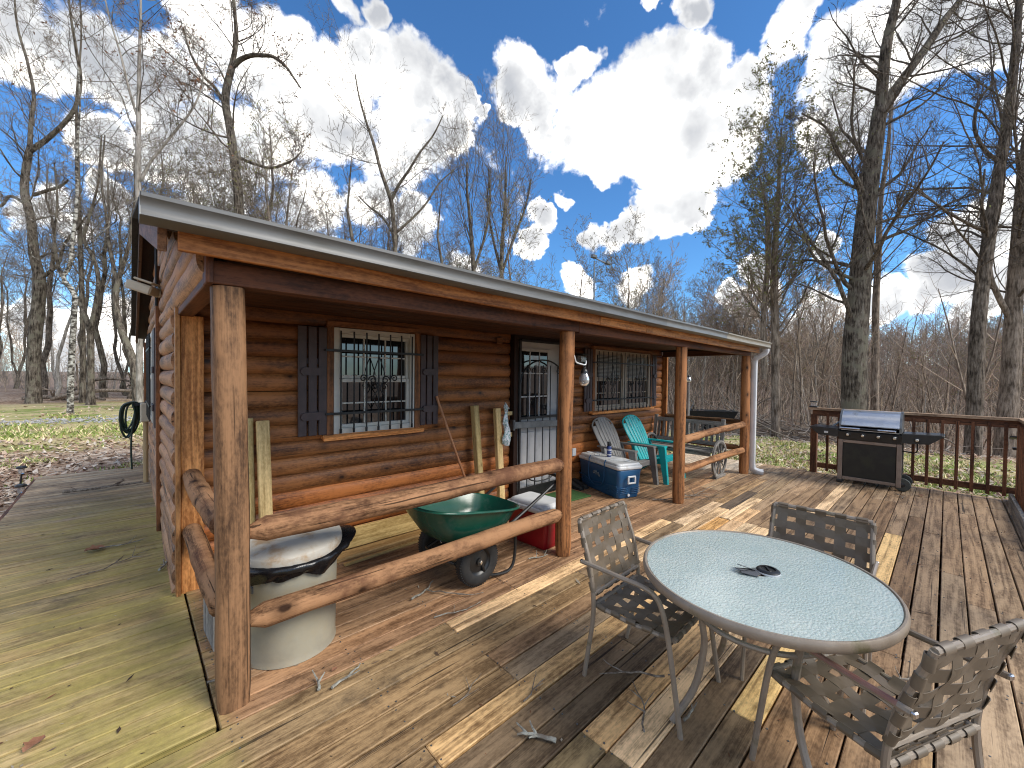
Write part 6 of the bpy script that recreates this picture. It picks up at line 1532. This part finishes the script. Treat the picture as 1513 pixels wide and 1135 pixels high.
for s_ in range(9):
    cfg = dict((OAK, FINE, VASE)[s_ % 3]); cfg['limbs'] = (17, 26, 16)[s_ % 3]; cfg['k'] = ((6, 5, 3), (6, 5, 3), (5, 5, 3))[s_ % 3]; cfg['min_r'] = .010; cfg['lmax'] = 4.0
    if s_ in (1, 4, 7): cfg.update(buds=.22, bud_size=.05, bud_n=1)
    mats = (B_OAK, B_BR, B_BR, (M['bark_pale'], M['bark_brown'], M['twigs'], M['bud']), B_BR, B_DARK, B_OAK, (M['bark_brown'], M['bark_brown'], M['twigs_red'], M['bud']), (M['bark_pale'], M['bark_brown'], M['twigs_tan'], M['bud']))[s_]
    (tp, cp), mm = forest_proto(60 + s_, (15, 13, 14, 12, 11, 16, 13, 10, 9)[s_], (.17, .12, .12, .10, .09, .19, .13, .075, .06)[s_], cfg, mats, twin=s_ in (2, 6))
    kinds.append((mesh_from('trunk', tp, [mm[0]]), mesh_from('crown', cp, list(mm[1:]))))
def forest_tree(k, x, y, sc, rz, label, grp, name='forest_tree'):
    z = float(ground_z(x, y)); t = thing(name, label, 'tree', (x, y, z), rz, grp); t.scale = (sc, sc, sc)
    for nm, me in zip(('trunk', 'crown'), kinds[k]):
        o = bpy.data.objects.new(nm, me); COL.objects.link(o); o.parent = t
fr = np.random.default_rng(77)
def scatter(n, px0, px1, d0, d1, ks, sc0, sc1, label, grp, keep=None, mind=1.2):
    pts = []; c = 0; tries = 0
    while c < n and tries < n * 30:
        tries += 1; px = px0 + (px1 - px0) * (c + fr.uniform(0, 1)) / n; D = d0 + (d1 - d0) * fr.uniform(0, 1) ** .8
        p = EYE + D * (FW + RT * (px - CXP) / F_PX); x, y = p[0], p[1]
        if -1.6 < x < 9.5 and -1.5 < y < 10.5: continue
        if any(math.hypot(x - a, y - b_) < mind for a, b_ in pts): continue
        if keep and not keep(x, y): continue
        pts.append((x, y)); forest_tree(int(fr.choice(ks)), x, y, fr.uniform(sc0, sc1), fr.uniform(0, 6.28), label, grp); c += 1
scatter(13, -30, 215, 20, 34, (0, 3, 5, 6, 8), .7, 1.05, 'bare forest tree in the wood beyond the lawn', 'bare trees beyond the lawn')
scatter(26, 190, 690, 20, 34, (0, 1, 2, 5, 6), .72, 1.0, 'bare forest tree rising behind the cabin roof', 'bare trees behind the roof')
scatter(7, 240, 420, 19, 25, (4, 1), .75, .95, 'bare forest tree rising behind the cabin roof', 'bare trees behind the roof')
scatter(30, 660, 1110, 24, 40, (1, 2, 4, 7, 6), .62, .95, 'bare forest tree rising behind the cabin roof', 'bare trees behind the roof')
scatter(36, 950, 1250, 20, 36, (3, 4, 7, 8, 8), .6, .9, 'slender bare tree in the wood beyond the porch', 'slender trees beyond the porch', mind=.6)
scatter(22, 1180, 1560, 19, 38, (3, 4, 7, 8, 1), .55, .85, 'slender bare tree in the wood below the railing', 'slender trees below the railing', mind=.8)

# ---- the far wood, undergrowth, brush pile, litter and grass: nobody could count these
def far_wood(name, N, az0, az1, d0, d1, h0, h1, mats, seed, kb=12, kt=26, rmin=.02, wv=.08):
    g = np.random.default_rng(seed)
    px = g.uniform(az0, az1, N); D = d0 + (d1 - d0) * g.uniform(0, 1, N) ** .75
    P = EYE + D[:, None] * (FW + RT * ((px - CXP) / F_PX)[:, None]); x, y = P[:, 0], P[:, 1]
    z = ground_z(x, y); h = g.uniform(h0, h1, N); n = 5
    st = np.stack([x, y, z - .2], 1); d = np.tile(np.array([0, 0, 1.0]), (N, 1)) + g.normal(0, .06, (N, 3))
    T = walk(st, d, h, n, wv, .05, g); rad = (h * .0075)[:, None] * np.linspace(1.2, .25, n + 1)[None]; rad = np.maximum(rad, rmin)
    parts = []; V, F = np_tubes(T, rad, 4); parts.append((V, F, 0))
    st, d, l, rr = spawn(T, h, rad, kb, .22, 1.0, 42, .34, .5, g, .4); B = walk(st, d, l, 3, .14, .10, g); rb = np.maximum(rr, rmin * .8)[:, None] * np.linspace(1, .5, 4)[None]; V, F = np_tubes(B, rb, 3); parts.append((V, F, 1))
    st, d, l, rr = spawn(B, l, rb, kt, .15, 1.0, 45, .55, .6, g, .3); B = walk(st, d, l, 2, .14, .06, g); V, F = np_tubes(B, np.full((len(B), 3), rmin * .55), 3); parts.append((V, F, 2))
    o = bpy.data.objects.new(name, mesh_from(name, parts, mats)); COL.objects.link(o); o['kind'] = 'stuff'; return o
far_wood('far_woods', 300, 930, 1640, 38, 75, 8, 12, [M['bark_brown'], M['twigs'], M['twigs_red']], 5, 10, 6, .03)
far_wood('far_woods', 420, 700, 1700, 75, 170, 7, 11, [M['bark_brown'], M['twigs_red'], M['twigs_red']], 6, 9, 5, .06)
far_wood('far_woods', 80, -120, 260, 40, 90, 5, 9, [M['bark_pale'], M['twigs_tan'], M['twigs_tan']], 8, 9, 6, .028)
far_wood('far_woods', 180, 240, 960, 42, 80, 8, 12, [M['bark_brown'], M['twigs'], M['twigs']], 9, 9, 6, .03)
far_wood('undergrowth', 330, 930, 1640, 15.5, 40, 2.5, 8, [M['bark_brown'], M['twigs_tan'], M['twigs']], 7, 9, 5, .009)
far_wood('undergrowth', 260, 930, 1640, 15, 34, .8, 2.8, [M['twigs_tan'], M['twigs_tan'], M['twigs_red']], 17, 10, 4, .007, .2)
far_wood('undergrowth', 160, -120, 215, 24, 44, 1.0, 2.6, [M['twigs_tan'], M['twigs'], M['twigs']], 10, 8, 4, .010)

def tangle(name, label, cat, n, cx_, cy_, sx, sy, h, mats, seed, rad=.012):
    g = np.random.default_rng(seed); st = np.stack([cx_ + g.normal(0, sx, n), cy_ + g.normal(0, sy, n), np.zeros(n)], 1); st[:, 2] = ground_z(st[:, 0], st[:, 1]) + g.uniform(0, h, n) * np.exp(-((st[:, 0] - cx_) / sx) ** 2 * .5)
    d = g.normal(0, 1, (n, 3)); d[:, 2] = g.normal(.05, .25, n); d /= np.linalg.norm(d, axis=1, keepdims=True); L = g.uniform(.6, 2.6, n)
    P = walk(st, d, L, 6, .14, -.02, g); P[:, :, 2] = np.maximum(P[:, :, 2], ground_z(P[:, :, 0], P[:, :, 1]) + .01)
    r = g.uniform(.4, 1.8, n)[:, None] ** 1.3 * rad * np.linspace(1, .4, 7)[None]; V, F = np_tubes(P, r, 4)
    o = bpy.data.objects.new(name, mesh_from(name, [(V, F, 0)], mats)); COL.objects.link(o); tag(o, label, cat); return o
tangle('brush_pile', 'low heap of dead branches at the edge of the wood left of the railing', 'brush pile', 420, 19.5, 5.0, 1.6, 2.2, .75, [M['twigs']], 51, .018)
for k, (px, d, lab, L_, r_, rise) in enumerate(((185, 19.5, 'long fallen trunk across the edge of the lawn', 7, .10, .5), (165, 21, 'fallen dark branch arching over the logs by the lawn', 5, .09, 1.0), (95, 20, 'grey fallen log near the foot of the birch', 4, .12, .08))):
    p = EYE + d * (FW + RT * (px - CXP) / F_PX); gz = float(ground_z(p[0], p[1])); g = np.random.default_rng(k + 3)
    a = p * [1, 1, 0] + np.array([0, 0, gz]); e = RT * [1, 1, 0]; e /= np.linalg.norm(e)
    P = np.array([a + e * L_ * (t_ - .5) + np.array([0, .15 * math.sin(t_ * 5), .08 + rise * math.sin(math.pi * t_) + .05 * math.sin(9 * t_)]) for t_ in np.linspace(0, 1, 12)])
    mb = MB(); mb.tube(P, np.linspace(r_, r_ * .45, 12), 8, wob=.06)
    for q in range(5):
        i = int(g.integers(2, 10)); mb.tube(np.array([P[i], P[i] + g.normal(0, .3, 3) + [0, 0, .4], P[i] + g.normal(0, .5, 3) + [0, 0, .7]]), np.linspace(r_ * .4, r_ * .12, 3), 5)
    tag(mb.build('fallen_log', M['bark_brown' if k != 1 else 'bark_dark'], smooth=60), lab, 'log')

def scatter_leaves():
    g = np.random.default_rng(91); pts = []
    def patch(n, x0, x1, y0, y1): pts.append(np.stack([g.uniform(x0, x1, n), y0 + (y1 - y0) * g.uniform(0, 1, n) ** 1.15], 1))
    patch(3000, -7, -1.05, 5, 12); patch(4200, -8, .4, 9.3, 14.6); patch(900, -10, 3, 13, 24); patch(2600, 8.75, 13, -3, 6); patch(3000, 11, 20, -4, 9)
    p = np.concatenate(pts); p = p[~((p[:, 0] > -1.03) & (p[:, 1] < 9.3) & (p[:, 0] < 8.74))]
    n = len(p); c = np.stack([p[:, 0], p[:, 1], ground_z(p[:, 0], p[:, 1]) + g.uniform(.005, .035, n)], 1)
    a = g.uniform(0, 6.28, n); s_ = g.uniform(.03, .075, n); nx = g.normal(0, .35, (n, 2))
    d = np.stack([np.cos(a), np.sin(a), nx[:, 0]], 1) * s_[:, None]; e = np.stack([-np.sin(a), np.cos(a), nx[:, 1]], 1) * (s_ * .55)[:, None]
    cu = np.stack([0 * a, 0 * a, s_ * g.uniform(.1, .5, n)], 1)
    V = np.stack([c - d + cu, c - e * .9, c + d + cu * .6, c + e], 1)
    cols = np.array([(.62, .51, .40), (.52, .39, .29), (.40, .26, .18), (.68, .59, .49), (.28, .17, .12), (.57, .43, .31)])[g.integers(0, 6, n)] * g.uniform(.6, 1.15, (n, 1))
    mb = MB(); mb.add(V.reshape(-1, 3), np.arange(n * 4).reshape(-1, 4).tolist(), np.repeat(cols, 4, 0)); mb.build('fallen_leaves', M['leaf_tone'], smooth=0, kind='stuff')
    # grass in patches
    from mathutils import noise as mn
    q = np.concatenate([np.stack([g.uniform(-9, 3, 42000), g.uniform(9.8, 21, 42000)], 1), np.stack([g.uniform(8.8, 16, 26000), g.uniform(-3.5, 7, 26000)], 1)])
    k = np.array([mn.fractal((a_ * .55, b_ * .95, 3.1), 1, 2, 4) for a_, b_ in q]); band = np.exp(-((q[:, 1] - 15.4) / 1.5) ** 2) * (q[:, 0] < 4) + np.exp(-((q[:, 0] - 11.4) / 1.7) ** 2) * (q[:, 0] > 8)
    q = q[(k + band * .75 - .30 + g.normal(0, .12, len(q))) > 0.12]; n = len(q)
    z = ground_z(q[:, 0], q[:, 1]); h = g.uniform(.03, .10, n); a = g.uniform(0, 6.28, n); w = .006 + .004 * g.uniform(0, 1, n) + .0006 * np.hypot(q[:, 0], q[:, 1])
    b_ = np.stack([q[:, 0], q[:, 1], z], 1); sd = np.stack([np.cos(a), np.sin(a), 0 * a], 1) * w[:, None]; tip = np.stack([g.normal(0, .6, n) * h, g.normal(0, .6, n) * h, h], 1)
    V = np.stack([b_ - sd, b_ + sd, b_ + tip + sd * .15, b_ + tip - sd * .15], 1); dry = g.uniform(0, 1, n) < .42
    cols = np.where(dry[:, None], np.array([.62, .53, .30]), np.array([.23, .29, .075])) * g.uniform(.6, 1.5, (n, 1)) * np.array([1, 1, 1])
    mb = MB(); mb.add(V.reshape(-1, 3), np.arange(n * 4).reshape(-1, 4).tolist(), np.repeat(cols, 4, 0)); mb.build('grass', M['blade'], smooth=0, kind='stuff')
    # gravel streak across the lawn
    n = 750; p = np.stack([g.uniform(-7, 1.2, n), 17.6 + g.normal(0, .38, n)], 1); s_ = g.uniform(.02, .06, n); z = ground_z(p[:, 0], p[:, 1]); mb = MB()
    O = np.array([(1, 0, 0), (-1, 0, 0), (0, 1, 0), (0, -1, 0), (0, 0, .7), (0, 0, -.7)]); FO = np.array([(0, 2, 4), (2, 1, 4), (1, 3, 4), (3, 0, 4), (2, 0, 5), (1, 2, 5), (3, 1, 5), (0, 3, 5)])
    V = (np.stack([p[:, 0], p[:, 1], z + s_ * .3], 1)[:, None] + O[None] * s_[:, None, None] * g.uniform(.6, 1.3, (n, 6, 1))).reshape(-1, 3)
    mb.add(V, (FO[None] + np.arange(n)[:, None, None] * 6).reshape(-1, 3).tolist()); mb.build('gravel', M['gravel'], smooth=0, kind='stuff')
scatter_leaves()
# ------------------------------------------------------------------ sky, sun, camera
SUN_EL, SUN_AZ = 41.0, -66.0          # degrees: height, compass direction of the sun measured from +X towards +Y
def make_world():
    w = bpy.data.worlds.new('World'); S.world = w; w.use_nodes = True; nt = w.node_tree; nt.nodes.clear(); g = NT(nt)
    out = nt.nodes.new('ShaderNodeOutputWorld')
    sky = nt.nodes.new('ShaderNodeTexSky'); sky.sky_type = 'NISHITA'; sky.sun_disc = False; sky.sun_elevation = R(SUN_EL); sky.sun_rotation = R(90 - SUN_AZ)
    sky.air_density = 1.0; sky.dust_density = 0.4; sky.ozone_density = 2.5; sky.altitude = 300
    d = g.n('ShaderNodeTexCoord', out=0)      # Generated = direction
    d = g.vm('NORMALIZE', d)
    # cumulus masses: (px, py, radius px) in the photo turned into directions in the sky
    blobs = [(930, 185, 80), (1010, 105, 72), (1075, 160, 78), (1040, 200, 60), (860, 195, 74), (805, 150, 60), (760, 134, 44), (955, 225, 50), (1110, 115, 46), (860, 98, 30), (900, 235, 34), (960, 130, 60),
             (985, 305, 40), (1030, 288, 36), (920, 338, 26), (950, 320, 28), (885, 345, 22), (830, 302, 18), (795, 330, 22),
             (655, 145, 46), (600, 125, 66), (535, 110, 66), (490, 20, 40), (690, 140, 20), (640, 200, 44), (580, 215, 70), (470, 170, 80), (545, 30, 26), (390, 110, 80), (300, 30, 60), (230, 110, 80), (140, 60, 80), (60, 60, 70), (-40, 20, 120), (20, 110, 40), (150, 200, 60), (250, 210, 60), (350, 230, 80),
             (80, 330, 40), (170, 300, 40), (330, 320, 50), (120, 510, 60), (20, 470, 50), (190, 480, 50), (450, 300, 60), (540, 300, 44), (610, 330, 40), (690, 420, 40), (780, 370, 22), (640, 420, 34),
             (1015, -10, 30), (965, 0, 22), (1190, 50, 50), (1270, 110, 80), (1380, 30, 90), (1230, 180, 54), (1480, 50, 80), (1600, 130, 120),
             (1440, 330, 56), (1505, 285, 50), (1390, 410, 52), (1290, 440, 44), (1480, 440, 64), (1200, 465, 44), (1110, 400, 34), (1215, 380, 22), (1580, 380, 80), (1060, 440, 30), (960, 420, 30), (850, 420, 26),
             (400, -160, 130), (900, -220, 100), (1250, -200, 150), (100, -150, 130)]
    n1 = g.noise(d, 6.5, 7, 0.62); n1v = g.noise(d, 4.5, 5, 0.6, out=1)
    wd = g.vm('NORMALIZE', g.vm('ADD', d, g.vm('SCALE', g.vm('SUBTRACT', n1v, (.5, .5, .5)), scale=.22)))
    dens = None
    for px, py, r in blobs:
        v = FW + RT * (px - CXP) / F_PX - UP * (py - CYP) / F_PX; L = np.linalg.norm(v); v = v / L
        ang = r / F_PX / L ** 1.6
        c = g.vm('DOT_PRODUCT', wd, tuple(v), out=1)
        f = g.n('ShaderNodeMapRange', {0: c, 1: math.cos(ang * 1.3), 2: 1.0, 3: 0.0, 4: 1.0})
        dens = f if dens is None else g.m('SMOOTH_MAX', dens, f, .05)
    # the unseen rest of the sky carries scattered cloud too
    behind = g.vm('DOT_PRODUCT', d, tuple(FW), out=1)
    rest = g.m('MULTIPLY', g.sstep(behind, .45, .1), g.sstep(g.noise(d, 2.2, 5, .6), .46, .62))
    dens = g.m('MAXIMUM', dens, rest)
    fine = g.noise(d, 17, 6, .62)
    e = g.m('ADD', dens, g.m('ADD', g.m('MULTIPLY', g.m('SUBTRACT', n1, .5), 1.9), g.m('MULTIPLY', g.m('SUBTRACT', fine, .5), .8)))
    cover = g.sstep(e, .24, .64)
    thick = g.sstep(e, .45, 1.1)
    up = g.vm('NORMALIZE', g.vm('ADD', d, (.012, -.035, .05)))
    relief = g.m('SUBTRACT', g.noise(d, 6.0, 5, .55), g.noise(up, 6.0, 5, .55))
    shade = g.m('ADD', g.m('MULTIPLY', relief, 1.4), g.m('SUBTRACT', 1.02, g.m('MULTIPLY', thick, g.m('MULTIPLY', g.sstep(g.noise(d, 3.6, 4, .55), .38, .62), .56))), clamp=False)
    shade = g.m('MINIMUM', g.m('MAXIMUM', shade, .40), 1.12)
    tint = g.ramp(shade, [(.40, (.25, .26, .28)), (.65, (.34, .345, .355)), (.85, (.42, .425, .43)), (1.0, (1.0, .965, .91))])
    bright = g.m('MULTIPLY', 1.0, 1.0)
    hazy = g.m('MULTIPLY', g.sstep(d if False else g.n('ShaderNodeSeparateXYZ', {0: d}, 2), .0, .18, 1, 0), .35)
    skyc = g.mix(1.0, sky.outputs[0], (0.50, 0.88, 1.18), 'MULTIPLY')
    b1 = g.n('ShaderNodeBackground', {0: skyc, 1: 0.17}); b2 = g.n('ShaderNodeBackground', {0: tint, 1: 2.35})
    mx = g.n('ShaderNodeMixShader', {0: g.m('MAXIMUM', cover, hazy), 1: b1, 2: b2})
    nt.links.new(mx, out.inputs[0])
make_world()
su = bpy.data.lights.new('sun', 'SUN'); su.energy = 3.9; su.angle = R(26); su.color = (1.0, .94, .85)
so = bpy.data.objects.new('sun', su); COL.objects.link(so)
from mathutils import Vector, Matrix
sd = Vector((math.cos(R(SUN_EL)) * math.cos(R(SUN_AZ)), math.cos(R(SUN_EL)) * math.sin(R(SUN_AZ)), math.sin(R(SUN_EL))))
so.rotation_euler = sd.to_track_quat('Z', 'Y').to_euler(); so.location = (0, 0, 30)

cd = bpy.data.cameras.new('camera'); cd.sensor_width = 36; cd.lens = F_PX / 1513 * 36; cd.clip_start = .05; cd.clip_end = 3000
co = bpy.data.objects.new('camera', cd); COL.objects.link(co)
co.matrix_world = Matrix(((RT[0], UP[0], -FW[0], 0), (RT[1], UP[1], -FW[1], 0), (RT[2], UP[2], -FW[2], 1.6), (0, 0, 0, 1)))
S.camera = co
S.view_settings.view_transform = 'Standard'; S.view_settings.look = 'None'; S.view_settings.exposure = 0; S.view_settings.gamma = 1
S.render.engine = 'CYCLES'
S.cycles.max_bounces = 8; S.cycles.transparent_max_bounces = 8; S.cycles.use_denoising = True; S.cycles.denoising_input_passes = 'RGB_ALBEDO_NORMAL'; S.cycles.denoising_prefilter = 'ACCURATE'; S.cycles.filter_width = 1.1
S.cycles.caustics_reflective = False; S.cycles.caustics_refractive = False
